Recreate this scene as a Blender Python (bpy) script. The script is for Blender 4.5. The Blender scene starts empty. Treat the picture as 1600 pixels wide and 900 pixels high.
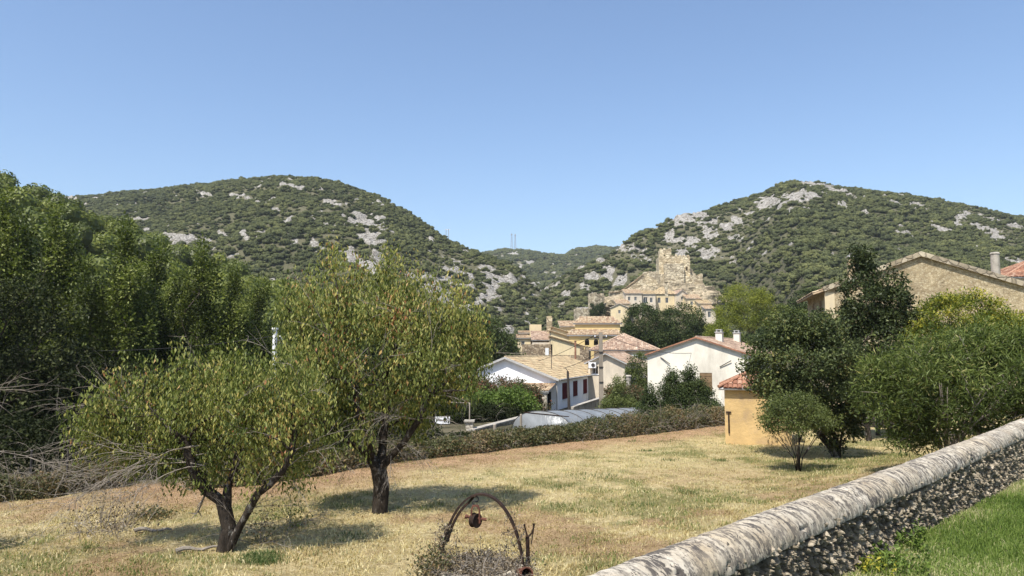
import bpy, math, random
import numpy as np
from math import radians as R, sin, cos, pi, sqrt
from mathutils import Vector
from mathutils.geometry import tessellate_polygon

# ------------------------------------------------------------------ camera, sky, sun
SC = bpy.context.scene
COL = SC.collection
CAMZ = 4.0
FPX = 1160.0                       # focal length in pixels of a 1600 px wide picture
PITCH = R(4.93)
cam_d = bpy.data.cameras.new('camera')
cam = bpy.data.objects.new('camera', cam_d); COL.objects.link(cam)
cam.location = (0, 0, CAMZ)
cam.rotation_euler = (R(90) + PITCH, 0, 0)
cam_d.sensor_width = 36.0
cam_d.lens = 36.0 * FPX / 1600.0
cam_d.clip_start = 0.1; cam_d.clip_end = 30000
SC.camera = cam

SUN_AZ, SUN_EL = R(212), R(60)     # azimuth clockwise from +Y
world = bpy.data.worlds.new('World'); SC.world = world; world.use_nodes = True
wn = world.node_tree
bg = wn.nodes['Background']
sky = wn.nodes.new('ShaderNodeTexSky'); sky.sky_type = 'NISHITA'
sky.sun_disc = False
sky.sun_elevation = SUN_EL; sky.sun_rotation = SUN_AZ
sky.altitude = 200; sky.air_density = 1.1; sky.dust_density = 1.6; sky.ozone_density = 4.5
wn.links.new(sky.outputs[0], bg.inputs[0])
bg.inputs[1].default_value = 0.134
sd = bpy.data.lights.new('sun', 'SUN'); sd.energy = 5.0; sd.angle = R(0.5); sd.color = (1.0, 0.95, 0.87)
sun = bpy.data.objects.new('sun', sd); COL.objects.link(sun)
svec = Vector((sin(SUN_AZ) * cos(SUN_EL), cos(SUN_AZ) * cos(SUN_EL), sin(SUN_EL)))
sun.rotation_euler = svec.to_track_quat('Z', 'Y').to_euler()
SC.view_settings.view_transform = 'Standard'
SC.view_settings.look = 'None'
SC.view_settings.exposure = 0.55
SC.view_settings.gamma = 1.0
SC.view_settings.use_curve_mapping = False
SC.render.engine = 'CYCLES'
SC.cycles.max_bounces = 6
SC.cycles.diffuse_bounces = 3
SC.cycles.transparent_max_bounces = 6

# ------------------------------------------------------------------ helpers
def ue(px, py):
    """photo position -> (x/y, (z-cam)/y) of the world ray through it"""
    a = (450.0 - py)
    yy = FPX * cos(PITCH) - a * sin(PITCH)
    zz = FPX * sin(PITCH) + a * cos(PITCH)
    return (px - 800.0) / yy, zz / yy
def P(px, py, d):
    u, e = ue(px, py); return np.array((u * d, d, CAMZ + e * d))
def Pz(px, py, z):
    u, e = ue(px, py); d = (z - CAMZ) / e; return np.array((u * d, d, z))
def PX(px, d):
    return P(px, 550, d)[0]
def to_px(x, y, z):
    zz = z - CAMZ
    f = y * cos(PITCH) + zz * sin(PITCH)
    up = -y * sin(PITCH) + zz * cos(PITCH)
    f = np.maximum(f, 1e-3)
    return 800 + FPX * x / f, 450 - FPX * up / f

def _h(ix, iy, iz):
    n = (ix.astype(np.int64) * 374761393 + iy.astype(np.int64) * 668265263 + iz.astype(np.int64) * 2147483647 * 7) & 0xffffffff
    n = ((n ^ (n >> 13)) * 1274126177) & 0xffffffff
    n = ((n ^ (n >> 16)) * 2246822519) & 0xffffffff
    return ((n ^ (n >> 15)) & 0xffff) / 65535.0
def vnoise(x, y, z=0.0):
    x, y, z = np.broadcast_arrays(np.asarray(x, float), np.asarray(y, float), np.asarray(z, float))
    ix, iy, iz = np.floor(x), np.floor(y), np.floor(z)
    fx, fy, fz = x - ix, y - iy, z - iz
    fx, fy, fz = [f * f * (3 - 2 * f) for f in (fx, fy, fz)]
    r = 0
    for dx in (0, 1):
        for dy in (0, 1):
            for dz in (0, 1):
                w = (fx if dx else 1 - fx) * (fy if dy else 1 - fy) * (fz if dz else 1 - fz)
                r = r + w * _h(ix + dx, iy + dy, iz + dz)
    return r * 2 - 1
def fbm(x, y, z=0.0, o=4):
    r, a, s = 0, 0.5, 1.0
    for k in range(o):
        r = r + a * vnoise(np.asarray(x) * s + 17.3 * k, np.asarray(y) * s - 9.1 * k, np.asarray(z) * s + 5.7 * k)
        a *= 0.5; s *= 2.03
    return r
def sstep(a, b, x):
    t = np.clip((np.asarray(x, float) - a) / (b - a), 0, 1); return t * t * (3 - 2 * t)

def mesh_np(name, V, F, tint=None, attrs=None, smooth=False, mat=None, mats=None, mi=None):
    """V (n,3); F list of (m,k) int arrays"""
    me = bpy.data.meshes.new(name)
    V = np.asarray(V, np.float32)
    if not isinstance(F, (list, tuple)): F = [F]
    F = [np.asarray(f, np.int32) for f in F if len(f)]
    me.vertices.add(len(V)); me.vertices.foreach_set('co', V.ravel())
    nl = sum(f.size for f in F); npol = sum(len(f) for f in F)
    if npol:
        me.loops.add(nl); me.polygons.add(npol)
        me.loops.foreach_set('vertex_index', np.concatenate([f.ravel() for f in F]))
        tot = np.concatenate([np.full(len(f), f.shape[1], np.int32) for f in F])
        st = np.concatenate([[0], np.cumsum(tot)[:-1]]).astype(np.int32)
        me.polygons.foreach_set('loop_start', st); me.polygons.foreach_set('loop_total', tot)
        me.polygons.foreach_set('use_smooth', np.full(npol, bool(smooth)))
    A = dict(attrs or {})
    if tint is not None: A['tint'] = tint
    for k, v in A.items():
        at = me.attributes.new(k, 'FLOAT', 'POINT'); at.data.foreach_set('value', np.asarray(v, np.float32).ravel())
    for m in (mats or ([mat] if mat else [])): me.materials.append(m)
    if mi is not None: me.polygons.foreach_set('material_index', np.asarray(mi, np.int32))
    me.update(calc_edges=True)
    return me

def thing(name, label, cat, loc=(0, 0, 0), group=None):
    o = bpy.data.objects.new(name, None); COL.objects.link(o)
    o.empty_display_size = 0.3
    o.location = tuple(float(c) for c in loc); o['label'] = label; o['category'] = cat
    if group: o['group'] = group
    return o
def wloc(o):
    v = np.zeros(3)
    while o is not None:
        v = v + np.array(o.location[:]); o = o.parent
    return v
def link(name, me, parent=None, loc=None):
    o = bpy.data.objects.new(name, me); COL.objects.link(o)
    if parent: o.parent = parent
    if loc is not None: o.location = tuple(float(c) for c in loc)
    return o
def tag(o, label, cat, group=None, kind=None):
    o['label'] = label; o['category'] = cat
    if group: o['group'] = group
    if kind: o['kind'] = kind
    return o
def copy_tree(o, loc, label=None, parent=None, rotz=None, scale=None):
    c = o.copy(); COL.objects.link(c)
    if parent is None:
        c.location = tuple(float(v) for v in loc)
        if label: c['label'] = label
        if rotz is not None: c.rotation_euler = (0, 0, rotz)
        if scale is not None: c.scale = scale if isinstance(scale, tuple) else (scale,) * 3
    else: c.parent = parent
    for ch in list(o.children): copy_tree(ch, None, parent=c)
    return c

class Fr:
    """local frame: origin, rotation about z (az clockwise from +y is direction of local +y)"""
    def __init__(s, o, az=0.0):
        s.o = np.array(o, float); a = az
        s.x = np.array((cos(a), -sin(a), 0)); s.y = np.array((sin(a), cos(a), 0)); s.z = np.array((0, 0, 1.0))
    def __call__(s, p):
        p = np.atleast_2d(np.asarray(p, float)); return s.o + p[:, :1] * s.x + p[:, 1:2] * s.y + p[:, 2:3] * s.z
WF = Fr((0, 0, 0), 0)

class MB:
    def __init__(s): s.V = []; s.Q = []; s.T = []; s.n = 0; s.t = []
    def add(s, V, Q=None, T=None, tint=0.5):
        V = np.asarray(V, float); s.V.append(V)
        if Q is not None and len(Q): s.Q.append(np.asarray(Q) + s.n)
        if T is not None and len(T): s.T.append(np.asarray(T) + s.n)
        s.t.append(np.broadcast_to(np.asarray(tint, float), (len(V),))); s.n += len(V); return s
    def box(s, a, b, fr=WF, tint=0.5):
        x0, y0, z0 = a; x1, y1, z1 = b
        p = [(x0, y0, z0), (x1, y0, z0), (x1, y1, z0), (x0, y1, z0), (x0, y0, z1), (x1, y0, z1), (x1, y1, z1), (x0, y1, z1)]
        return s.add(fr(p), [(0, 3, 2, 1), (4, 5, 6, 7), (0, 1, 5, 4), (1, 2, 6, 5), (2, 3, 7, 6), (3, 0, 4, 7)], tint=tint)
    def prism(s, poly, ext, fr=None, tint=0.5):
        """poly: list of 3d points (planar), ext: extrusion vector, local to fr"""
        poly = np.asarray(poly, float); n = len(poly); e = np.asarray(ext, float)
        V = np.concatenate([poly, poly + e])
        if fr is not None: V = fr(V)
        tr = tessellate_polygon([[Vector(p) for p in V[:n]]])
        T = [tuple(t) for t in tr] + [tuple(n + i for i in reversed(t)) for t in tr]
        Q = [(i, (i + 1) % n, n + (i + 1) % n, n + i) for i in range(n)]
        return s.add(V, Q, T, tint)
    def tube(s, pts, rad, k=8, tint=0.5, cap=True):
        pts = np.asarray(pts, float); n = len(pts)
        rad = np.broadcast_to(np.asarray(rad, float), (n,))
        tg = np.gradient(pts, axis=0); tg /= np.linalg.norm(tg, axis=1)[:, None] + 1e-9
        ref = np.array((0, 0, 1.0)) if abs(tg[0][2]) < 0.9 else np.array((1.0, 0, 0))
        a = np.linspace(0, 2 * pi, k, endpoint=False)
        V = []
        prev = ref
        for i in range(n):
            b = np.cross(tg[i], prev); b /= np.linalg.norm(b) + 1e-9; c = np.cross(b, tg[i]); prev = c
            V.append(pts[i] + rad[i] * (np.cos(a)[:, None] * b + np.sin(a)[:, None] * c))
        V = np.concatenate(V); Q = []
        for i in range(n - 1):
            for j in range(k):
                Q.append((i * k + j, i * k + (j + 1) % k, (i + 1) * k + (j + 1) % k, (i + 1) * k + j))
        T = []
        if cap:
            V = np.concatenate([V, pts[:1], pts[-1:]])
            for j in range(k):
                T.append((n * k, (j + 1) % k, j)); T.append((n * k + 1, (n - 1) * k + j, (n - 1) * k + (j + 1) % k))
        return s.add(V, Q, T, tint)
    def strip(s, pts, side, w, th, tint=0.5):
        """flat bar following pts, width w along side vector, thickness th"""
        pts = np.asarray(pts, float); n = len(pts); side = np.asarray(side, float); side = side / np.linalg.norm(side)
        tg = np.gradient(pts, axis=0); tg /= np.linalg.norm(tg, axis=1)[:, None]
        nn = np.cross(tg, side); nn /= np.linalg.norm(nn, axis=1)[:, None]
        V = np.stack([pts - side * w / 2 - nn * th / 2, pts + side * w / 2 - nn * th / 2, pts + side * w / 2 + nn * th / 2, pts - side * w / 2 + nn * th / 2], 1).reshape(-1, 3)
        Q = [(4 * i + j, 4 * i + (j + 1) % 4, 4 * i + 4 + (j + 1) % 4, 4 * i + 4 + j) for i in range(n - 1) for j in range(4)]
        Q += [(0, 3, 2, 1), (4 * n - 4, 4 * n - 3, 4 * n - 2, 4 * n - 1)]
        return s.add(V, Q, tint=tint)
    def build(s, name, mat, parent=None, smooth=False):
        V = np.concatenate(s.V)
        if parent is not None: V = V - wloc(parent)
        F = []
        if s.Q: F.append(np.concatenate(s.Q))
        if s.T: F.append(np.concatenate(s.T))
        me = mesh_np(name, V, F, tint=np.concatenate(s.t), mat=mat, smooth=smooth)
        return link(name, me, parent)

# ------------------------------------------------------------------ materials
def newmat(name):
    m = bpy.data.materials.new(name); m.use_nodes = True
    nt = m.node_tree; b = nt.nodes['Principled BSDF']
    return m, nt, b
def nd(nt, t, **kw):
    n = nt.nodes.new(t)
    for k, v in kw.items():
        if k in n.inputs: n.inputs[k].default_value = v
        else: setattr(n, k, v)
    return n
def ramp(nt, fac, cols):
    r = nt.nodes.new('ShaderNodeValToRGB'); e = r.color_ramp.elements
    while len(e) < len(cols): e.new(0.5)
    for i, (p, c) in enumerate(cols):
        e[i].position = p; e[i].color = (*c, 1) if len(c) == 3 else c
    nt.links.new(fac, r.inputs[0]); return r.outputs[0]
def mix(nt, fac, a, b, mode='MIX'):
    m = nt.nodes.new('ShaderNodeMix'); m.data_type = 'RGBA'; m.blend_type = mode
    for i, v in ((0, fac), (6, a), (7, b)):
        if hasattr(v, 'links'): nt.links.new(v, m.inputs[i])
        else: m.inputs[i].default_value = v if i == 0 else (*v, 1)
    return m.outputs[2]
def pos(nt):
    return nt.nodes.new('ShaderNodeNewGeometry').outputs['Position']
def noise(nt, vec, scale, detail=4, rough=0.6, stretch=None):
    if stretch:
        mp = nd(nt, 'ShaderNodeMapping'); mp.inputs['Scale'].default_value = stretch
        nt.links.new(vec, mp.inputs[0]); vec = mp.outputs[0]
    n = nt.nodes.new('ShaderNodeTexNoise'); n.inputs['Scale'].default_value = scale; n.inputs['Detail'].default_value = detail
    n.inputs['Roughness'].default_value = rough; nt.links.new(vec, n.inputs['Vector']); return n.outputs['Fac']
def voro(nt, vec, scale, feature='F1', out='Distance', stretch=None):
    if stretch:
        mp = nd(nt, 'ShaderNodeMapping'); mp.inputs['Scale'].default_value = stretch
        nt.links.new(vec, mp.inputs[0]); vec = mp.outputs[0]
    n = nt.nodes.new('ShaderNodeTexVoronoi'); n.feature = feature; n.inputs['Scale'].default_value = scale
    nt.links.new(vec, n.inputs['Vector']); return n.outputs[out]
def bump(nt, b, h, strength=0.5, dist=0.05):
    n = nt.nodes.new('ShaderNodeBump'); n.inputs['Strength'].default_value = strength; n.inputs['Distance'].default_value = dist
    nt.links.new(h, n.inputs['Height']); nt.links.new(n.outputs[0], b.inputs['Normal'])
def attr(nt, name):
    n = nt.nodes.new('ShaderNodeAttribute'); n.attribute_name = name; return n.outputs['Fac']

def m_leaf(name, cols, trans=0.25, rough=0.5, spec=0.35, rnd=False):
    m, nt, b = newmat(name)
    if rnd:
        oi = nt.nodes.new('ShaderNodeObjectInfo')
        ad = nd(nt, 'ShaderNodeMath', operation='MULTIPLY_ADD'); nt.links.new(oi.outputs['Random'], ad.inputs[0]); ad.inputs[1].default_value = 0.55
        t2 = nd(nt, 'ShaderNodeMath', operation='MULTIPLY'); nt.links.new(attr(nt, 'tint'), t2.inputs[0]); t2.inputs[1].default_value = 0.45
        nt.links.new(t2.outputs[0], ad.inputs[2]); f = ad.outputs[0]
        wv = noise(nt, oi.outputs['Location'], 0.022, 4, 0.7); a3 = nd(nt, 'ShaderNodeMath', operation='MULTIPLY_ADD'); nt.links.new(wv, a3.inputs[0]); a3.inputs[1].default_value = 1.1; a3.inputs[2].default_value = -0.55
        a4 = nd(nt, 'ShaderNodeMath', operation='ADD'); nt.links.new(f, a4.inputs[0]); nt.links.new(a3.outputs[0], a4.inputs[1]); f = a4.outputs[0]
    else: f = attr(nt, 'tint')
    c = ramp(nt, f, cols)
    nt.links.new(c, b.inputs['Base Color']); b.inputs['Roughness'].default_value = rough
    b.inputs['Specular IOR Level'].default_value = spec * 0.7
    if trans > 0:
        t = nt.nodes.new('ShaderNodeBsdfTranslucent'); nt.links.new(mix(nt, 1.0, c, (1.0, 1.15, 0.5), 'MULTIPLY'), t.inputs[0])
        ms = nt.nodes.new('ShaderNodeMixShader'); ms.inputs[0].default_value = trans
        nt.links.new(b.outputs[0], ms.inputs[1]); nt.links.new(t.outputs[0], ms.inputs[2])
        nt.links.new(ms.outputs[0], nt.nodes['Material Output'].inputs[0])
    return m
def m_plain(name, col, rough=0.7, scale=6.0, var=0.25, metallic=0.0, bmp=0.2, bdist=0.02, stretch=None, stain=None):
    m, nt, b = newmat(name)
    p = pos(nt); n = noise(nt, p, scale, 5, 0.65, stretch)
    lo = tuple(c * (1 - var) for c in col); hi = tuple(min(1, c * (1 + var)) for c in col)
    c = ramp(nt, n, [(0.3, lo), (0.7, hi)])
    if stain:
        sc, sst, scol, lo_, hi_ = stain
        k = ramp(nt, noise(nt, p, sc, 6, 0.7, sst), [(lo_, (0, 0, 0)), (hi_, (1, 1, 1))])
        c = mix(nt, k, c, scol)
    nt.links.new(c, b.inputs['Base Color']); b.inputs['Roughness'].default_value = rough; b.inputs['Metallic'].default_value = metallic; b.inputs['Specular IOR Level'].default_value = 0.5 if metallic or rough < 0.6 else 0.12
    if bmp: bump(nt, b, noise(nt, p, scale * 5, 4, 0.7, stretch), bmp, bdist)
    return m
def m_stone(name, cols, scale, mortar=(0.42, 0.36, 0.26), bst=0.8, bdist=0.05, stretch=(1, 1, 1.8), dark=None):
    """rubble stones: one colour per voronoi cell, joints in between"""
    m, nt, b = newmat(name); p = pos(nt)
    mp = nd(nt, 'ShaderNodeMapping'); mp.inputs['Scale'].default_value = stretch; nt.links.new(p, mp.inputs[0]); q = mp.outputs[0]
    nv = nt.nodes.new('ShaderNodeTexNoise'); nv.inputs['Scale'].default_value = scale * 0.8; nt.links.new(q, nv.inputs['Vector'])
    va = nd(nt, 'ShaderNodeVectorMath', operation='MULTIPLY_ADD'); nt.links.new(nv.outputs['Color'], va.inputs[0])
    va.inputs[1].default_value = (0.5 / scale,) * 3; nt.links.new(q, va.inputs[2]); q = va.outputs[0]
    cc = voro(nt, q, scale, 'F1', 'Color')
    sp = nt.nodes.new('ShaderNodeSeparateColor'); nt.links.new(cc, sp.inputs[0])
    c = ramp(nt, sp.outputs[0], cols)
    e = voro(nt, q, scale, 'DISTANCE_TO_EDGE')
    ek = ramp(nt, e, [(0.0, (0, 0, 0)), (0.09, (1, 1, 1))])
    c = mix(nt, ek, mortar, c)
    n = noise(nt, p, scale * 0.12, 6, 0.7)
    c = mix(nt, 1.0, c, ramp(nt, n, [(0.3, (0.62, 0.6, 0.58)), (0.62, (1.1, 1.08, 1.02))]), 'MULTIPLY')
    c = mix(nt, 1.0, c, ramp(nt, noise(nt, p, scale * 3, 3, 0.7), [(0.3, (0.75, 0.75, 0.75)), (0.7, (1.15, 1.15, 1.15))]), 'MULTIPLY')
    nt.links.new(c, b.inputs['Base Color']); b.inputs['Roughness'].default_value = 0.95
    b.inputs['Specular IOR Level'].default_value = 0.2
    bump(nt, b, ek, bst, bdist)
    return m
def m_tile(name, cols):
    m, nt, b = newmat(name); p = pos(nt)
    c = ramp(nt, attr(nt, 'tint'), cols)
    c = mix(nt, 1.0, c, ramp(nt, noise(nt, p, 1.3, 6, 0.75), [(0.32, (0.55, 0.55, 0.53)), (0.6, (1.1, 1.08, 1.02))]), 'MULTIPLY')
    c = mix(nt, 1.0, c, ramp(nt, noise(nt, p, 14, 3, 0.7), [(0.3, (0.7, 0.7, 0.7)), (0.7, (1.15, 1.15, 1.15))]), 'MULTIPLY')
    nt.links.new(c, b.inputs['Base Color']); b.inputs['Roughness'].default_value = 0.9
    b.inputs['Specular IOR Level'].default_value = 0.2
    return m
M = {}
G = lambda *c: tuple(c)
M['cherry'] = m_leaf('cherry_leaves', [(0.0, (0.058, 0.080, 0.020)), (0.35, (0.16, 0.19, 0.05)), (0.62, (0.29, 0.295, 0.085)), (0.85, (0.44, 0.38, 0.12)), (0.97, (0.44, 0.27, 0.11)), (1.0, (0.34, 0.16, 0.07))], 0.3, 0.5, 0.3)
M['darkleaf'] = m_leaf('dark_leaves', [(0.0, (0.030, 0.042, 0.016)), (0.5, (0.070, 0.090, 0.030)), (0.85, (0.13, 0.145, 0.044)), (1.0, (0.19, 0.16, 0.055))], 0.12, 0.5, 0.22)
M['magnolia'] = m_leaf('glossy_leaves', [(0.0, (0.020, 0.030, 0.010)), (0.6, (0.050, 0.066, 0.021)), (1.0, (0.115, 0.135, 0.04))], 0.08, 0.45, 0.3)
M['oleander'] = m_leaf('oleander_leaves', [(0.0, (0.050, 0.070, 0.018)), (0.5, (0.11, 0.145, 0.034)), (0.85, (0.19, 0.225, 0.06)), (1.0, (0.30, 0.27, 0.10))], 0.25, 0.5, 0.3)
M['yellowleaf'] = m_leaf('yellow_green_leaves', [(0.0, (0.055, 0.085, 0.014)), (0.4, (0.13, 0.16, 0.022)), (0.75, (0.30, 0.29, 0.035)), (1.0, (0.42, 0.36, 0.05))], 0.25)
M['shrub'] = m_leaf('shrub_leaves', [(0.0, (0.04, 0.055, 0.016)), (0.5, (0.095, 0.12, 0.03)), (1.0, (0.18, 0.20, 0.06))], 0.2)
M['poplar'] = m_leaf('poplar_leaves', [(0.0, (0.030, 0.040, 0.009)), (0.45, (0.085, 0.108, 0.020)), (0.8, (0.165, 0.195, 0.038)), (1.0, (0.28, 0.30, 0.085))], 0.28)
M['wood'] = m_leaf('wood_leaves', [(0.0, (0.055, 0.068, 0.012)), (0.45, (0.10, 0.125, 0.016)), (0.8, (0.155, 0.175, 0.024)), (1.0, (0.20, 0.20, 0.035))], 0.2, rnd=True)
M['oak'] = m_leaf('scrub_oak_leaves', [(0.0, (0.042, 0.050, 0.024)), (0.3, (0.072, 0.082, 0.036)), (0.65, (0.112, 0.122, 0.048)), (1.0, (0.175, 0.175, 0.068))], 0.0, 0.8, 0.1, rnd=True)
M['pine'] = m_leaf('pine_needles', [(0.0, (0.06, 0.085, 0.010)), (0.5, (0.16, 0.185, 0.020)), (1.0, (0.29, 0.30, 0.045))], 0.2)
M['ivy'] = m_leaf('shade_dark_leaves', [(0.0, (0.010, 0.014, 0.005)), (0.6, (0.026, 0.034, 0.011)), (1.0, (0.08, 0.09, 0.03))], 0.1, 0.6, 0.15)  # leaf colours darkened to stand in for deep shade in undergrowth and oaks
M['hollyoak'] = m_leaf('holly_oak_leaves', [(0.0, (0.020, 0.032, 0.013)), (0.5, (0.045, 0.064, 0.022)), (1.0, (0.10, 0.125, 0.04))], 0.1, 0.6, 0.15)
M['bright'] = m_leaf('bright_green_leaves', [(0.0, (0.045, 0.075, 0.014)), (0.5, (0.095, 0.145, 0.026)), (1.0, (0.18, 0.24, 0.05))], 0.25)
M['reddish'] = m_leaf('reddish_leaves', [(0.0, (0.04, 0.05, 0.022)), (0.45, (0.085, 0.09, 0.035)), (0.75, (0.15, 0.085, 0.045)), (1.0, (0.26, 0.07, 0.055))], 0.2)
M['bramble'] = m_leaf('bramble_leaves', [(0.0, (0.04, 0.05, 0.022)), (0.4, (0.085, 0.095, 0.034)), (0.7, (0.16, 0.125, 0.06)), (1.0, (0.26, 0.17, 0.085))], 0.15)
M['deadleaf'] = m_leaf('dead_stalks', [(0.0, (0.06, 0.045, 0.028)), (0.5, (0.15, 0.115, 0.07)), (0.9, (0.26, 0.215, 0.15)), (1.0, (0.42, 0.38, 0.31))], 0.05, 0.9, 0.1)
M['bark'] = m_plain('dark_bark', (0.045, 0.036, 0.028), 0.95, 9, 0.5, bmp=1.0, bdist=0.04, stretch=(1, 1, 0.25), stain=(5, (1, 1, 0.4), (0.25, 0.23, 0.20), 0.56, 0.64))
M['bark_pale'] = m_plain('grey_bark', (0.22, 0.19, 0.155), 0.95, 7, 0.35, bmp=0.6, bdist=0.03, stretch=(1, 1, 0.3))
M['bark_far'] = m_plain('far_bark', (0.11, 0.09, 0.07), 0.95, 3, 0.3, bmp=0)
M['deadwood'] = m_plain('dead_wood', (0.23, 0.20, 0.165), 0.9, 9, 0.35, bmp=0.3)
M['rust'] = m_plain('rusty_iron', (0.036, 0.024, 0.019), 0.85, 22, 0.4, metallic=0.0, bmp=0.5, bdist=0.006, stain=(14, None, (0.085, 0.045, 0.028), 0.52, 0.7))
M['rust_red'] = m_plain('red_rust', (0.115, 0.042, 0.024), 0.85, 24, 0.45, metallic=0.1, bmp=0.5, bdist=0.006)
M['iron'] = m_plain('dark_iron', (0.05, 0.045, 0.042), 0.6, 20, 0.3, metallic=0.4)
M['ochre'] = m_plain('ochre_render', (0.55, 0.385, 0.18), 0.95, 1.3, 0.16, bmp=0.8, bdist=0.03, stain=(1.6, (1, 1, 0.8), (0.42, 0.30, 0.18), 0.52, 0.72))
M['cream'] = m_plain('cream_render', (0.74, 0.69, 0.58), 0.95, 0.8, 0.1, bmp=0.2, stain=(0.55, (1, 1, 0.28), (0.50, 0.46, 0.38), 0.50, 0.75))
M['white'] = m_plain('white_render', (0.82, 0.82, 0.82), 0.9, 1.0, 0.07, bmp=0.1, stain=(0.9, (1, 1, 0.3), (0.60, 0.60, 0.60), 0.55, 0.8))
M['yellow'] = m_plain('yellow_render', (0.64, 0.49, 0.23), 0.95, 0.4, 0.1, bmp=0.1, stain=(0.4, (1, 1, 0.3), (0.55, 0.43, 0.23), 0.5, 0.75))
M['pale'] = m_plain('pale_yellow_render', (0.66, 0.54, 0.33), 0.95, 0.35, 0.14, bmp=0.1, stain=(0.5, (1, 1, 0.25), (0.46, 0.39, 0.29), 0.48, 0.72))
M['beige'] = m_plain('beige_render', (0.60, 0.52, 0.40), 0.95, 0.6, 0.12, bmp=0.15, stain=(0.6, (1, 1, 0.3), (0.40, 0.35, 0.28), 0.5, 0.75))
M['trim'] = m_plain('white_trim', (0.72, 0.72, 0.70), 0.7, 3, 0.06, bmp=0)
M['shutter'] = m_plain('dark_red_shutter', (0.085, 0.008, 0.012), 0.9, 5, 0.15, bmp=0.1)
M['shutter_wood'] = m_plain('brown_shutter', (0.20, 0.135, 0.075), 0.7, 5, 0.2, bmp=0.1)
M['fascia'] = m_plain('grey_fascia', (0.40, 0.39, 0.37), 0.8, 3, 0.15, bmp=0)
M['dark'] = m_plain('dark_interior', (0.025, 0.023, 0.021), 0.9, 3, 0.1, bmp=0)
M['concrete'] = m_plain('grey_concrete', (0.36, 0.33, 0.28), 0.9, 3, 0.2, bmp=0.4, stain=(2.5, (1, 1, 0.5), (0.17, 0.155, 0.13), 0.5, 0.68))
M['polew'] = m_plain('weathered_pole', (0.27, 0.23, 0.18), 0.9, 4, 0.22, bmp=0.3, stretch=(1, 1, 0.2))
M['polebrown'] = m_plain('brown_pole', (0.15, 0.11, 0.075), 0.9, 4, 0.25, bmp=0.3, stretch=(1, 1, 0.2))
M['poled'] = m_plain('tarred_pole', (0.055, 0.048, 0.042), 0.85, 4, 0.3, bmp=0.3, stretch=(1, 1, 0.2))
M['block'] = m_stone('block_masonry', [(0, (0.42, 0.38, 0.31)), (1, (0.62, 0.58, 0.50))], 5.0, (0.25, 0.22, 0.18), 0.6, 0.02, (0.6, 0.6, 1.2))
M['metal'] = m_plain('galvanised_metal', (0.45, 0.45, 0.45), 0.45, 8, 0.12, metallic=0.6, bmp=0)
M['signw'] = m_plain('sign_white', (0.80, 0.80, 0.80), 0.5, 4, 0.03, bmp=0)
M['black'] = m_plain('black_paint', (0.02, 0.02, 0.022), 0.5, 4, 0.1, bmp=0)
M['blue'] = m_plain('faded_blue_paint', (0.09, 0.17, 0.26), 0.6, 4, 0.15, bmp=0)
M['gatered'] = m_plain('dark_red_gate', (0.075, 0.014, 0.014), 0.7, 4, 0.2, bmp=0.1)
M['cable'] = m_plain('black_cable', (0.03, 0.03, 0.03), 0.6, 4, 0.1, bmp=0)
M['castle'] = m_stone('castle_stone', [(0, (0.34, 0.28, 0.18)), (0.4, (0.60, 0.50, 0.34)), (1, (0.78, 0.69, 0.50))], 0.8, (0.36, 0.29, 0.20), 0.9, 0.2)
M['castle_grey'] = m_stone('castle_stone_grey', [(0, (0.26, 0.22, 0.155)), (0.4, (0.50, 0.43, 0.31)), (1, (0.70, 0.62, 0.47))], 0.8, (0.28, 0.24, 0.18), 0.9, 0.2)
M['ruin'] = m_stone('ruin_stone', [(0, (0.25, 0.19, 0.13)), (0.5, (0.36, 0.28, 0.19)), (1, (0.50, 0.41, 0.30))], 1.8, (0.27, 0.21, 0.15), 0.9, 0.15)
M['tan_stone'] = m_stone('tan_rubble', [(0, (0.34, 0.27, 0.165)), (0.4, (0.45, 0.365, 0.235)), (1, (0.58, 0.50, 0.35))], 8.0, (0.42, 0.345, 0.225), 0.7, 0.04, (1, 1, 1.3))
M['coping_stone'] = m_stone('coping_stone', [(0, (0.26, 0.215, 0.15)), (1, (0.50, 0.44, 0.34))], 2.2, (0.20, 0.17, 0.13), 0.7, 0.04, (1, 1, 1))
M['rubble_low'] = m_stone('grey_rubble', [(0, (0.25, 0.22, 0.17)), (1, (0.48, 0.44, 0.36))], 4, (0.22, 0.19, 0.15), 0.7, 0.04)
M['tile_tan'] = m_tile('tan_tiles', [(0, (0.32, 0.235, 0.15)), (0.4, (0.46, 0.36, 0.22)), (0.8, (0.56, 0.46, 0.30)), (1, (0.46, 0.30, 0.18))])
M['tile_pink'] = m_tile('pinkish_tiles', [(0, (0.28, 0.19, 0.145)), (0.5, (0.42, 0.30, 0.225)), (1, (0.54, 0.43, 0.34))])
M['tile_red'] = m_tile('red_tiles', [(0, (0.22, 0.10, 0.065)), (0.5, (0.36, 0.185, 0.12)), (1, (0.50, 0.34, 0.25))])
M['tile_mix'] = m_tile('mixed_tiles', [(0, (0.30, 0.20, 0.14)), (0.35, (0.42, 0.30, 0.20)), (0.7, (0.52, 0.41, 0.28)), (1, (0.58, 0.49, 0.36))])
def m_glass():
    m, nt, b = newmat('window_glass'); b.inputs['Base Color'].default_value = (0.02, 0.022, 0.024, 1); b.inputs['Roughness'].default_value = 0.12
    b.inputs['Specular IOR Level'].default_value = 0.7; return m
M['glass'] = m_glass()
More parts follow.
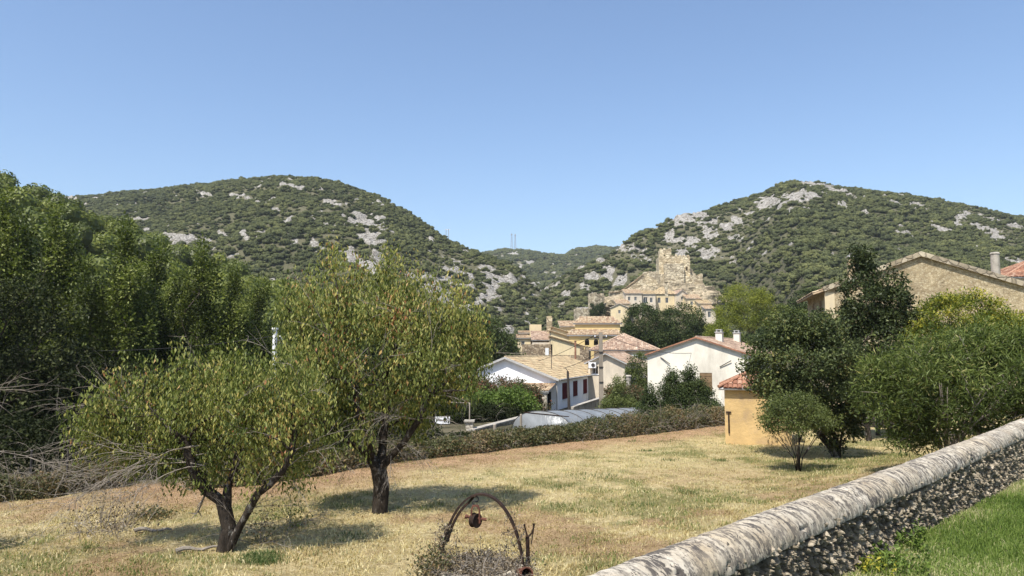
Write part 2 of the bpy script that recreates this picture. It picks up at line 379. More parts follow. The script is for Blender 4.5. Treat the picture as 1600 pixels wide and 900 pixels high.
def m_film():
    m, nt, b = newmat('plastic_film'); p = pos(nt)
    c = ramp(nt, noise(nt, p, 0.8, 5, 0.7), [(0.3, (0.20, 0.21, 0.215)), (0.7, (0.36, 0.38, 0.385))])
    nt.links.new(c, b.inputs['Base Color']); b.inputs['Roughness'].default_value = 0.35
    t = nt.nodes.new('ShaderNodeBsdfTranslucent'); t.inputs[0].default_value = (0.3, 0.32, 0.33, 1)
    ms = nt.nodes.new('ShaderNodeMixShader'); ms.inputs[0].default_value = 0.3
    nt.links.new(b.outputs[0], ms.inputs[1]); nt.links.new(t.outputs[0], ms.inputs[2]); nt.links.new(ms.outputs[0], nt.nodes['Material Output'].inputs[0])
    bump(nt, b, noise(nt, p, 2.2, 4, 0.6, (1, 1, 0.4)), 0.6, 0.12)
    return m
M['film'] = m_film()
# ------------------------------------------------------------------ terrain
HEDGE = [(x, 4 * FPX / (y - 550)) for x, y in [(300, 758), (400, 750), (500, 735), (620, 715), (700, 708), (790, 697), (870, 688), (950, 680), (1000, 675), (1060, 668), (1135, 660)]]
HEDGE = np.array([((px - 800) / FPX * d, d) for px, d in HEDGE])

WA, WB = Pz(950, 898, 3.0), Pz(1590, 660, 3.0)         # top line of the boundary wall
WD = (WB - WA) / np.linalg.norm(WB - WA); WN = np.array((WD[1], -WD[0], 0))   # WN points to the lawn side
def wall_sw(x, y):
    dx, dy = x - WA[0], y - WA[1]
    return dx * WD[0] + dy * WD[1], dx * WN[0] + dy * WN[1]

def Hg(x, y):
    x = np.asarray(x, float); y = np.asarray(y, float)
    z = 0.06 * fbm(x * 0.22, y * 0.22) + 0.05 * fbm(x * 1.1, y * 1.1, 4.0, 3)
    s, w = wall_sw(x, y)
    z = z + 0.9 * sstep(9, 1, -w) * sstep(8, 18, y)            # field banks up to the wall
    z = z - 1.45 * sstep(40, 62, y) * (1 - 0.8 * sstep(16, 24, x))
    z = z - 0.6 * sstep(-14, -24, x)
    vil = sstep(95, 150, y) * sstep(-35, 5, x)
    z = z + 4.5 * vil
    z = z + 25 * np.exp(-((x - 66) / 42.0) ** 2) * np.where(y < 305, np.clip((y - 225) / 80.0, 0, 1), np.exp(-(np.clip(y - 305, 0, 400) / 60.0) ** 2))
    return z

def axis(lo, hi, step, far, n):
    mid = np.arange(lo, hi + step / 2, step)
    g = np.geomspace(step, far, n).cumsum(); g = g * (far / g[-1])
    g = np.maximum.accumulate(g)
    return np.concatenate([(lo - g)[::-1], mid, hi + g])
xs = axis(-26, 26, 0.2, 9000, 60); ys = axis(6, 52, 0.2, 9000, 70)
X, Y = np.meshgrid(xs, ys)
Z = Hg(X, Y)
def seg_dist(x, y, poly):
    best = np.full(np.shape(x), 1e9)
    for (ax, ay), (bx, by) in zip(poly[:-1], poly[1:]):
        dx, dy = bx - ax, by - ay; L = dx * dx + dy * dy
        t = np.clip(((x - ax) * dx + (y - ay) * dy) / L, 0, 1)
        best = np.minimum(best, np.hypot(x - ax - t * dx, y - ay - t * dy))
    return best
def brown_mask(x, y):
    d = seg_dist(x, y, HEDGE); k = sstep(4.6, 1.0, d + 1.6 * fbm(x * 0.7, y * 0.7, 3))
    s = 0.75 * sstep(0.06, 0.30, fbm(x * 0.40, y * 0.40, 9.0) + .3 * fbm(x * 2.2, y * 2.2, 3.0)) * sstep(30, 17, y)
    return np.clip(k + s, 0, 1)
def green_mask(x, y):
    g = sstep(-0.02, 0.42, fbm(x * 0.30 + 4, y * 0.30, 1.0) + 0.7 * fbm(x * 1.6, y * 1.6, 2.0))
    right = sstep(0, 12, x) * 0.35
    return np.clip(g * 0.75 + right * sstep(-0.2, 0.3, fbm(x * 0.9, y * 0.9, 5)), 0, 1)
ny, nx = X.shape
idx = np.arange(nx * ny).reshape(ny, nx)
F = np.stack([idx[:-1, :-1], idx[:-1, 1:], idx[1:, 1:], idx[1:, :-1]], -1).reshape(-1, 4)
hedge_y = np.interp(X, np.concatenate([[-60, -13.5], HEDGE[:, 0], [20, 40]]), np.concatenate([[20.0, 21.2], HEDGE[:, 1], [46, 46]]))
outside = np.clip(sstep(.3, 1.6, Y - hedge_y) + sstep(34, 60, X) + sstep(-24, -40, X) , 0, 1)
def m_ground():
    m, nt, b = newmat('field_ground'); p = pos(nt)
    tone = ramp(nt, noise(nt, p, 0.9, 7, 0.8), [(0.34, (0.62, 0.58, 0.50)), (0.46, (1.0, 0.98, 0.95)), (0.66, (1.25, 1.22, 1.2))]); fleck = ramp(nt, noise(nt, p, 22, 4, 0.85), [(0.34, (0.5, 0.48, 0.40)), (0.45, (1.0, 1.0, 1.0)), (0.64, (1.25, 1.23, 1.2))])
    straw = ramp(nt, noise(nt, p, 7, 6, 0.75), [(0.30, (0.30, 0.22, 0.11)), (0.5, (0.50, 0.41, 0.22)), (0.68, (0.64, 0.56, 0.34))])
    green = ramp(nt, noise(nt, p, 9, 5, 0.7), [(0.3, (0.12, 0.125, 0.045)), (0.7, (0.27, 0.255, 0.10))])
    brown = ramp(nt, noise(nt, p, 11, 5, 0.75), [(0.3, (0.19, 0.12, 0.07)), (0.5, (0.38, 0.25, 0.145)), (0.7, (0.52, 0.38, 0.23))])
    far = ramp(nt, noise(nt, p, 0.35, 6, 0.7), [(0.35, (0.055, 0.05, 0.03)), (0.5, (0.10, 0.09, 0.05)), (0.65, (0.20, 0.17, 0.11))])
    c = mix(nt, attr(nt, 'green'), straw, green); c = mix(nt, attr(nt, 'brown'), c, brown); c = mix(nt, 1.0, mix(nt, 1.0, c, tone, 'MULTIPLY'), fleck, 'MULTIPLY'); c = mix(nt, attr(nt, 'outside'), c, far)
    nt.links.new(c, b.inputs['Base Color']); b.inputs['Roughness'].default_value = 1.0; b.inputs['Specular IOR Level'].default_value = 0.1
    bump(nt, b, noise(nt, p, 12, 7, 0.85), 1.0, 0.12)
    return m
me = mesh_np('ground', np.stack([X, Y, Z], -1).reshape(-1, 3), F, attrs={'green': green_mask(X, Y), 'brown': brown_mask(X, Y), 'outside': outside}, mat=m_ground(), smooth=True)
g_ = link('ground', me); g_['kind'] = 'structure'

# lawn on the near side of the wall
def Hl(s, w):
    return 2.50 - 0.024 * s + 0.02 * fbm(s * 0.9, w * 0.9) + 0.03 * sstep(0.8, 0.2, w)
sv = np.arange(-8, 46, 0.25); wv = np.concatenate([np.arange(0.05, 5, 0.15), np.arange(5, 40, 1.0)])
S_, W_ = np.meshgrid(sv, wv)
LX = WA[0] + S_ * WD[0] + W_ * WN[0]; LY = WA[1] + S_ * WD[1] + W_ * WN[1]; LZ = Hl(S_, W_)
n1, n0 = S_.shape; idx = np.arange(n0 * n1).reshape(n1, n0)
F = np.stack([idx[:-1, :-1], idx[1:, :-1], idx[1:, 1:], idx[:-1, 1:]], -1).reshape(-1, 4)
m, nt, b = newmat('lawn_soil'); p = pos(nt)
nt.links.new(ramp(nt, noise(nt, p, 9, 5, 0.7), [(0.3, (0.05, 0.085, 0.016)), (0.6, (0.085, 0.13, 0.026)), (0.78, (0.20, 0.19, 0.08))]), b.inputs['Base Color']); b.inputs['Roughness'].default_value = 1
bump(nt, b, noise(nt, p, 30, 4, 0.8), 1.0, 0.03)
lawn = link('lawn', mesh_np('lawn', np.stack([LX, LY, LZ], -1).reshape(-1, 3), F, mat=m, smooth=True)); lawn['kind'] = 'structure'

# hills: real relief, built over (u = x/y, depth y)
HILLS = {}
def hill(name, sil, crest, foot, zf, umin, umax, nu, nv, crown_h, gully, rock_fn, seed, mat, back=1.6, power=0.25):
    su = np.array([ue(a, b) for a, b in sil]); cu = np.array([(ue(a, 400)[0], b) for a, b in crest]); fu = np.array([(ue(a, 500)[0], b) for a, b in foot])
    T = np.linspace(0, back, 121)
    def prof(t):
        up = (1 - power) * t + power * np.sin(np.clip(t, 0, 1) * pi / 2)
        return np.where(t <= 1, up, 1 - 0.75 * (t - 1) ** 1.5 * 1.2)
    def params(u):
        e = np.interp(u, su[:, 0], su[:, 1]); yc = np.interp(u, cu[:, 0], cu[:, 1]); y0 = np.interp(u, fu[:, 0], fu[:, 1])
        e = e + 0.0035 * fbm(u * 22, seed * 3.1) - crown_h / yc
        return e, yc, y0
    def height(u, y):
        e, yc, y0 = params(u)
        t = (y - y0) / (yc - y0)
        # scale so that the greatest view angle of the profile equals the silhouette
        tt = T[None, :]; yy = y0.reshape(-1, 1) + tt * (yc - y0).reshape(-1, 1)
        zc = CAMZ + e * yc
        for _ in range(2):
            zz = zf + (zc.reshape(-1, 1) - zf) * prof(tt)
            mx = ((zz - CAMZ) / yy).max(1).reshape(np.shape(e))
            zc = zc - (mx - e) * yc
        x = u * y
        amp = gully * sstep(0, 0.35, t) * sstep(1.0, 0.75, t)
        r = 1 - np.abs(fbm(x / 75 + seed, y / 95, 0, 3)) * 2.2
        return zf + (zc - zf) * prof(t) + amp * (r - 0.75) + amp * 0.25 * fbm(x / 18, y / 18, seed)
    u = np.linspace(umin, umax, nu); 
    e, yc, y0 = params(u)
    tv = np.linspace(-0.15, back, nv)
    UU = np.repeat(u[:, None], nv, 1); YY = y0[:, None] + tv[None, :] * (yc - y0)[:, None]
    ZZ = np.empty_like(UU)
    for j in range(nv): ZZ[:, j] = height(UU[:, j], YY[:, j])
    XX = UU * YY
    px, py = to_px(XX, YY, ZZ)
    rk = rock_fn(px, py, XX, YY)
    ZZ2 = ZZ + rk * (np.abs(fbm(XX / 7, YY / 7, ZZ / 4)) * 6.0 - 0.6)
    idx = np.arange(nu * nv).reshape(nu, nv)
    F = np.stack([idx[:-1, :-1], idx[1:, :-1], idx[1:, 1:], idx[:-1, 1:]], -1).reshape(-1, 4)
    o = link('hill', mesh_np(name, np.stack([XX, YY, ZZ2], -1).reshape(-1, 3), F, attrs={'rock': rk}, mat=mat, smooth=True)); o['kind'] = 'structure'
    HILLS[name] = (height, params, o)
    return height, params

def rocks(lst, bias=-0.15):
    arr = np.array([(a, b, c, d, ang, dens) for a, b, c, d, ang, dens in lst])
    def f(px, py, x, y):
        nz = fbm(x / 11, y / 11, 7, 4); nz2 = fbm(x / 4, y / 4, 2, 3)
        best = np.zeros(np.shape(px))
        for a, b, c, d, ang, dens in arr:
            dx, dy = px - a, py - b
            u = (dx * cos(ang) + dy * sin(ang)) / c; v = (-dx * sin(ang) + dy * cos(ang)) / d
            q = u * u + v * v
            val = sstep(1.5, 0.7, q + 1.5 * nz + 1.3 * nz2) * (1.0 if dens >= 1 else sstep(-0.10, 0.18, nz2 + (dens - 0.5) * 0.8))
            best = np.maximum(best, val)
        sm = sstep(.30, .40, fbm(x / 7 + 3, y / 9, 5, 4) + .20 * fbm(x / 70, y / 70, 9, 2)) * .9
        return np.maximum(best, sm * np.where((px > 760) & (px < 980), 1, sstep(425, 385, py)))
    return f
RL = rocks([(318, 303, 15, 4, .3, 1), (285, 372, 24, 6, .1, 1), (350, 366, 14, 3, .4, 1), (382, 368, 12, 4, .4, 1), (458, 380, 9, 8, 0, 1), (500, 384, 22, 6, .5, 1), (455, 293, 17, 3, .25, 1), (478, 293, 8, 3, 0, 1),
            (520, 318, 16, 4, .3, 1), (565, 345, 27, 9, .2, 1), (593, 340, 14, 4, .1, 1), (572, 374, 25, 9, .3, 1), (590, 402, 16, 9, .7, 1), (584, 420, 18, 10, .6, 1), (545, 402, 20, 5, .7, 1), (560, 410, 16, 6, .8, 1),
            (735, 438, 62, 30, .45, .60), (690, 462, 45, 14, .5, .75), (655, 440, 40, 20, .5, .35), (770, 432, 26, 9, .6, .9), (765, 458, 36, 5, -.65, 1), (796, 438, 14, 5, -.1, 1), (110, 312, 11, 4, 0, 1), (140, 303, 15, 3, 0, 1),
            (232, 361, 7, 3, 0, 1), (415, 320, 40, 3, .35, .6), (505, 350, 50, 4, .6, .4), (600, 310, 30, 4, .5, .4), (365, 305, 9, 3, .2, 1), (430, 440, 16, 3, 0, 1), (700, 400, 20, 5, .5, .5), (830, 460, 30, 12, -.3, .4), (190, 345, 6, 3, 0, 1), (395, 372, 8, 3, .2, 1)])
RR = rocks([(1078, 337, 27, 11, -.15, 1), (1062, 345, 14, 9, 0, 1), (1092, 350, 14, 6, .2, .8), (1202, 317, 22, 9, -.1, 1), (1252, 309, 26, 7, 0, 1), (1222, 285, 13, 5, -.45, 1), (1262, 288, 18, 4, .1, 1), (1300, 298, 26, 4, .4, 1),
            (1322, 304, 16, 3, .4, 1), (1022, 350, 7, 6, 0, 1), (1152, 344, 12, 6, .4, 1), (1138, 358, 11, 6, .3, 1), (1078, 378, 32, 10, .2, .7), (1092, 396, 34, 7, .1, .8), (1112, 369, 12, 12, 0, .7), (1048, 368, 12, 6, -.3, 1),
            (966, 382, 8, 7, 0, 1), (985, 390, 12, 8, 0, .6), (1003, 410, 14, 6, 0, .5), (1430, 320, 18, 3, .15, 1), (1505, 336, 14, 6, 0, 1), (1545, 343, 19, 4, .3, 1), (1470, 356, 22, 4, .3, 1), (1490, 353, 9, 4, -.6, 1), (1558, 371, 13, 5, .2, 1),
            (1585, 408, 14, 4, .1, 1), (1318, 322, 7, 4, 0, 1), (1350, 331, 5, 3, 0, 1), (1155, 372, 30, 5, .3, .4), (1590, 355, 14, 4, .2, 1), (1400, 318, 10, 3, .2, .8), (1330, 400, 60, 3, .1, .3),
            (860, 470, 50, 22, -.4, .42), (830, 490, 40, 20, 0, .45), (915, 450, 24, 10, 0, .4), (940, 400, 20, 8, -.3, .35), (1140, 405, 22, 5, .3, .6)])
def m_hill(base, light):
    m, nt, b = newmat('hillside'); p = pos(nt)
    soil = ramp(nt, noise(nt, p, 0.12, 6, 0.75), [(0.3, base[0]), (0.6, base[1]), (0.75, (0.23, 0.20, 0.15))])
    n = noise(nt, p, 0.30, 8, 0.8)
    rock = ramp(nt, n, [(0.33, (0.13, 0.12, 0.10)), (0.45, (0.33, 0.31, 0.275)), (0.58, light), (0.75, (0.58, 0.56, 0.52))])
    cr = ramp(nt, voro(nt, p, 0.45, 'DISTANCE_TO_EDGE', stretch=(1, 1, 2.2)), [(0.0, (0.30, 0.28, 0.25)), (0.12, (1, 1, 1))])
    rock = mix(nt, 1.0, rock, cr, 'MULTIPLY')
    k = ramp(nt, attr(nt, 'rock'), [(0.25, (0, 0, 0)), (0.5, (1, 1, 1))])
    nt.links.new(mix(nt, k, soil, rock), b.inputs['Base Color']); b.inputs['Roughness'].default_value = 1; b.inputs['Specular IOR Level'].default_value = 0.1
    bump(nt, b, n, 1.0, 2.0)
    return m
MH = m_hill(((0.085, 0.085, 0.045), (0.15, 0.14, 0.085)), (0.47, 0.445, 0.40))
SIL_L = [(-700, 400), (-300, 345), (-100, 318), (70, 306), (110, 303), (140, 302), (200, 295), (300, 286), (360, 277), (430, 270), (490, 271), (540, 284), (600, 303), (650, 335), (700, 370), (750, 388), (800, 406), (840, 440), (900, 500), (1000, 540)]
hill('hill_left', SIL_L, [(-700, 900), (0, 850), (300, 700), (450, 600), (650, 520), (760, 440), (850, 400), (1000, 380)], [(-700, 240), (300, 220), (800, 230), (1000, 240)], -4, -1.25, 0.17, 520, 240, 3.5, 11, RL, 3, MH)
SIL_R = [(700, 540), (800, 505), (825, 470), (850, 442), (900, 410), (950, 392), (985, 366), (1030, 347), (1060, 330), (1110, 320), (1160, 307), (1200, 293), (1220, 280), (1240, 277), (1280, 281), (1350, 291), (1450, 307), (1550, 327), (1600, 337), (1700, 352), (1900, 382), (2400, 440)]
hill('hill_right', SIL_R, [(700, 420), (850, 440), (985, 480), (1230, 560), (1600, 680), (2400, 800)], [(700, 260), (900, 300), (1050, 345), (1150, 320), (1260, 170), (1600, 150), (2400, 150)], -3, -0.08, 1.35, 520, 240, 3.5, 10, RR, 11, MH)
RF = rocks([(805, 398, 10, 4, .1, 1), (828, 410, 8, 2, .1, 1), (815, 417, 8, 3, .3, 1), (920, 395, 5, 2, 0, 1)])
hill('hill_far', [(500, 470), (700, 400), (765, 392), (785, 387), (830, 390), (880, 397), (900, 387), (925, 382), (960, 383), (1010, 386), (1100, 400), (1300, 430)], [(500, 1350), (880, 1300), (920, 1500), (1300, 1500)], [(500, 520), (1300, 560)], -2, -0.27, 0.45, 220, 110, 4, 10, RF, 23, MH)
hill('wooded_slope', [(-900, 260), (-300, 225), (-60, 248), (0, 276), (60, 302), (130, 332), (200, 358), (250, 376), (300, 400), (360, 420), (420, 442), (500, 468), (600, 505), (700, 540), (800, 555)],
     [(-900, 170), (0, 165), (300, 210), (600, 260), (800, 280)], [(-900, 66), (0, 70), (400, 100), (800, 160)], -3, -1.5, 0.02, 260, 90, 7.8, 2.5, lambda a, b, c, d: np.zeros(np.shape(a)), 31, MH)

# ------------------------------------------------------------------ foliage tools
def unit(rng, n):
    v = rng.normal(size=(n, 3)); return v / np.linalg.norm(v, axis=1)[:, None]
def leaf_geo(rng, C, size, aspect=0.45, droop=0.0, up=0.3, szvar=0.35, D=None, fold=0.12):
    n = len(C)
    d = unit(rng, n) if D is None else D
    d = d + np.array((0, 0, -droop)); d /= np.linalg.norm(d, axis=1)[:, None]
    nn = unit(rng, n) + np.array((0, 0, up)) * 2
    sd_ = np.cross(d, nn); sd_ /= np.linalg.norm(sd_, axis=1)[:, None] + 1e-9
    nn = np.cross(sd_, d)
    L = (size * (1 + szvar * rng.normal(size=n).clip(-2, 2)))[:, None]
    b = C - d * L * 0.5; t = C + d * L * 0.5
    m_ = C - d * L * 0.05 + nn * L * fold
    V = np.stack([b, m_ + sd_ * L * aspect / 2, t, m_ - sd_ * L * aspect / 2], 1).reshape(-1, 3)
    i = np.arange(n)[:, None] * 4
    T = np.concatenate([i + np.array([0, 1, 2]), i + np.array([0, 2, 3])])
    return V, T
def ellipsoid_pts(rng, c, r, n, shell=0.5):
    v = unit(rng, n); q = (shell + (1 - shell) * rng.random(n)) ** 0.6
    return np.asarray(c) + v * q[:, None] * np.asarray(r)
def grow(rng, start, clumps, sag=0.0, jit=0.08, step=0.5, bias=0.35):
    """start: trunk nodes list [(p, parent)], returns nodes, parents, tip ids"""
    N = [np.array(p, float) for p in start]; Pn = [i - 1 for i in range(len(start))]; plen = [0.0] * len(N)
    for i in range(1, len(N)): plen[i] = plen[i - 1] + np.linalg.norm(N[i] - N[i - 1]) * 0.2
    a0 = max(1, len(start) // 2)
    order = np.argsort(np.linalg.norm(clumps - N[-1], axis=1)); tips = np.zeros(len(clumps), int)
    for ci in order:
        c = clumps[ci]; A = np.array(N[a0:]); pl = np.array(plen[a0:])
        d = np.linalg.norm(A - c, axis=1)
        down = np.clip(A[:, 2] - c[2], 0, None)
        j = int(np.argmin(d + bias * pl + 0.25 * down)) + a0
        L = np.linalg.norm(c - N[j]); k = max(1, int(L / step)); par = j; p0 = N[j]
        for q in range(1, k + 1):
            t = q / k; p = p0 + (c - p0) * t
            if q < k: p = p + rng.normal(size=3) * jit * L + np.array((0, 0, 1)) * sin(pi * t) * L * 0.12
            N.append(p); Pn.append(par); plen.append(plen[par] + L / k); par = len(N) - 1
        tips[ci] = par
    return np.array(N), np.array(Pn), tips
def branch_mesh(mb, N, Pn, r_tip, r_trunk, k=6, expo=2.2, nst=0):
    n = len(N); r = np.zeros(n); ch = np.zeros(n)
    for i in range(n - 1, -1, -1):
        if ch[i] == 0: r[i] = 1.0
        else: r[i] = ch[i] ** (1 / expo)
        if Pn[i] >= 0: ch[Pn[i]] += r[i] ** expo
    r = r_tip * (r_trunk / r_tip) ** (np.log(r) / max(1e-6, np.log(r.max())))
    if nst:                                      # root flare
        r[0] = r_trunk * 1.35
    i1 = np.array([i for i in range(n) if Pn[i] >= 0]); i0 = Pn[i1]
    d = N[i1] - N[i0]; L = np.linalg.norm(d, axis=1)[:, None] + 1e-9; d = d / L
    ref = np.where(np.abs(d[:, 2:3]) < 0.95, np.array([[0, 0, 1.0]]), np.array([[1.0, 0, 0]]))
    b = np.cross(d, ref); b /= np.linalg.norm(b, axis=1)[:, None]; c = np.cross(b, d)
    a = np.linspace(0, 2 * pi, k, endpoint=False)
    ring = np.cos(a)[None, :, None] * b[:, None, :] + np.sin(a)[None, :, None] * c[:, None, :]
    r1 = r[i1]; r0 = np.minimum(r[i0], r1 * 1.6 + 0.003)
    if nst: r0[:nst] = r[i0][:nst]
    V0 = N[i0][:, None, :] - d[:, None, :] * (r0[:, None, None] * 0.3) + ring * r0[:, None, None]
    V1 = N[i1][:, None, :] + d[:, None, :] * (r1[:, None, None] * 0.3) + ring * r1[:, None, None]
    V = np.concatenate([V0, V1], 1).reshape(-1, 3); m_ = len(i1)
    base = (np.arange(m_) * 2 * k)[:, None]
    Q = np.concatenate([base + np.array([j, (j + 1) % k, k + (j + 1) % k, k + j]) for j in range(k)])
    mb.add(V, Q)
    return r
def leaves_at(rng, clumps, per, rad, size, aspect, droop, up, squash=(1, 1, 0.8), tint_c=0.0, tvar=0.25, tbase=0.4, szvar=0.3, outward=None, tz=None):
    K = len(clumps); rad = np.broadcast_to(rad, (K,))
    ci = np.repeat(np.arange(K), per)
    off = rng.normal(size=(len(ci), 3)) * 0.55
    off *= np.minimum(1, 1.25 / (np.linalg.norm(off, axis=1)[:, None] + 1e-9))
    C = clumps[ci] + off * rad[ci][:, None] * np.array(squash)
    D = None
    if outward is not None:
        D = off + unit(rng, len(ci)) * outward; D /= np.linalg.norm(D, axis=1)[:, None]
    V, T = leaf_geo(rng, C, size, aspect, droop, up, szvar, D=D)
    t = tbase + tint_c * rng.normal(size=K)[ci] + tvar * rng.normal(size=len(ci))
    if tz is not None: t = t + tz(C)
    return V, T, np.repeat(np.clip(t, 0, 1), 4)

def tree(name, label, cat, base, ell, K, per, rad, size, leaf, bark='bark', trunk_r=0.15, fork=None, seed=1, aspect=0.45, droop=0.0, up=0.3, shell=0.45,
         tint_c=0.12, tvar=0.2, tbase=0.42, group=None, start=None, step=0.5, r_tip=0.008, k=6, squash=(1, 1, 0.8), outward=None, jit=0.06, extra=None, tz=None, dead=0):
    rng = np.random.default_rng(seed)
    base = np.array(base, float)
    root = thing(name, label, cat, base, group)
    vol = np.array([e[1][0] * e[1][1] * e[1][2] for e in ell]) ** 0.75; vol = vol / vol.sum()
    cl = np.concatenate([ellipsoid_pts(rng, e[0], e[1], max(3, int(K * v)), shell) for e, v in zip(ell, vol)])
    cl = cl[cl[:, 2] > base[2] + 0.15]
    c0 = np.array(ell[0][0])
    if start is None:
        f = fork if fork is not None else 0.35
        top = base + np.array(((c0[0] - base[0]) * 0.5, (c0[1] - base[1]) * 0.5, (c0[2] - base[2]) * f))
        start = [base + np.array((0, 0, -0.15)), base + (top - base) * 0.45 + rng.normal(size=3) * trunk_r * 0.3, top]
    N, Pn, tips = grow(rng, start, cl, jit=jit, step=step)
    mb = MB(); branch_mesh(mb, N, Pn, r_tip, trunk_r, k=k, nst=len(start) - 1)
    if extra: extra(mb, rng, root)
    mb.build('trunk', M[bark], root, smooth=True)
    keep = cl if not dead else cl[rng.random(len(cl)) > dead]
    V, T, t = leaves_at(rng, keep, per, rad, size, aspect, droop, up, squash, tint_c, tvar, tbase, outward=outward, tz=tz)
    link('crown', mesh_np('crown', V - base, T, tint=t, mat=M[leaf]), root)
    return root

# blob crowns used on far hillsides
def crown_blob(name, seed, n, leafsz, mat, flat=0.75, lobes=7, tall=1.0, core=True):
    rng = np.random.default_rng(seed)
    Cs = []; 
    L = np.concatenate([[(0, 0, 0.45)], np.stack([rng.normal(size=lobes) * 0.42, rng.normal(size=lobes) * 0.42, 0.3 + 0.45 * rng.random(lobes)], 1)])
    rr = np.concatenate([[0.72], 0.32 + 0.24 * rng.random(lobes)])
    w = rr ** 2 / (rr ** 2).sum(); V_, T_, t_ = [], [], []; nv = 0
    for c, r, q in zip(L, rr, w):
        m_ = int(n * q); d = unit(rng, m_); d[:, 2] = np.abs(d[:, 2]) * 1.0 - 0.25 * (rng.random(m_) < 0.35)
        d /= np.linalg.norm(d, axis=1)[:, None]
        pts = c + d * r * (0.85 + 0.22 * rng.random(m_))[:, None] * np.array((1, 1, flat))
        pts[:, 2] *= tall
        Cs.append((pts, d, np.full(m_, rng.normal() * 0.12)))
    pts = np.concatenate([a for a, _, _ in Cs]); d = np.concatenate([b for _, b, _ in Cs]); tc = np.concatenate([c for _, _, c in Cs])
    n_ = len(pts); nn = d + unit(rng, n_) * 0.55; nn /= np.linalg.norm(nn, axis=1)[:, None]
    a = np.cross(nn, unit(rng, n_)); a /= np.linalg.norm(a, axis=1)[:, None]; b = np.cross(nn, a)
    s = leafsz * (0.6 + 0.8 * rng.random(n_))[:, None]
    V = np.stack([pts - a * s, pts - b * s * 0.6, pts + a * s, pts + b * s * 0.6], 1).reshape(-1, 3)
    Q = np.arange(4 * n_).reshape(-1, 4); t = np.repeat(np.clip(0.5 + tc + 0.22 * rng.normal(size=n_), 0, 1), 4)
    mb = MB(); mb.add(V, Q, tint=t)
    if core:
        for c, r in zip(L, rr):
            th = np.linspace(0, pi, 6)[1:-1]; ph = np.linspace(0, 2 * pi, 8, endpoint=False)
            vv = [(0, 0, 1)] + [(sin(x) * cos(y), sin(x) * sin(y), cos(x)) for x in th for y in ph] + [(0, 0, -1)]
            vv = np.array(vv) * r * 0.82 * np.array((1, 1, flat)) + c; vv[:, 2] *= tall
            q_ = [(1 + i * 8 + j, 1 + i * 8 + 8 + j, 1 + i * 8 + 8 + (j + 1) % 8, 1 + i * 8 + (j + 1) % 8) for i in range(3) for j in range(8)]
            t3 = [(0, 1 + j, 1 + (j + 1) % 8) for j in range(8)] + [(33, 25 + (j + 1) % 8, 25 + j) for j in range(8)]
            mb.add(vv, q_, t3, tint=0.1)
    V = np.concatenate(mb.V); F = [np.concatenate(mb.Q)] + ([np.concatenate(mb.T)] if mb.T else [])
    return mesh_np(name, V, F, tint=np.concatenate(mb.t), mat=mat)
PROTO = [bpy.data.objects.new('scrub_crown', crown_blob('scrub_crown', 40 + i, 420, 0.105, M['oak'])) for i in range(4)]

def scatter(name, pts, scale, rot, protos, label, cat, seed=0):
    me = mesh_np(name, pts, [], attrs={'sc': scale, 'rz': rot})
    o = link(name, me); tag(o, label, cat, kind='stuff')
    ng = bpy.data.node_groups.new(name + '_scatter', 'GeometryNodeTree')
    ng.interface.new_socket('Geometry', in_out='INPUT', socket_type='NodeSocketGeometry'); ng.interface.new_socket('Geometry', in_out='OUTPUT', socket_type='NodeSocketGeometry')
    gi = ng.nodes.new('NodeGroupInput'); go = ng.nodes.new('NodeGroupOutput')
    jg = ng.nodes.new('GeometryNodeJoinGeometry')
    for pr in protos:
        oi = ng.nodes.new('GeometryNodeObjectInfo'); oi.inputs['Object'].default_value = pr; oi.inputs['As Instance'].default_value = True
        ng.links.new(oi.outputs['Geometry'], jg.inputs[0])
    iop = ng.nodes.new('GeometryNodeInstanceOnPoints'); iop.inputs['Pick Instance'].default_value = True
    ri = ng.nodes.new('FunctionNodeRandomValue'); ri.data_type = 'INT'; ri.inputs[4].default_value = 0; ri.inputs[5].default_value = len(protos) - 1; ri.inputs['Seed'].default_value = seed
    a1 = ng.nodes.new('GeometryNodeInputNamedAttribute'); a1.data_type = 'FLOAT'; a1.inputs[0].default_value = 'sc'
    a2 = ng.nodes.new('GeometryNodeInputNamedAttribute'); a2.data_type = 'FLOAT'; a2.inputs[0].default_value = 'rz'
    cx = ng.nodes.new('ShaderNodeCombineXYZ'); ng.links.new(a2.outputs[0], cx.inputs[2])
    ng.links.new(gi.outputs[0], iop.inputs['Points']); ng.links.new(jg.outputs[0], iop.inputs['Instance']); ng.links.new(ri.outputs[2], iop.inputs['Instance Index'])
    ng.links.new(a1.outputs[0], iop.inputs['Scale']); ng.links.new(cx.outputs[0], iop.inputs['Rotation'])
    ng.links.new(iop.outputs[0], go.inputs[0])
    md = o.modifiers.new('scatter', 'NODES'); md.node_group = ng
    return o

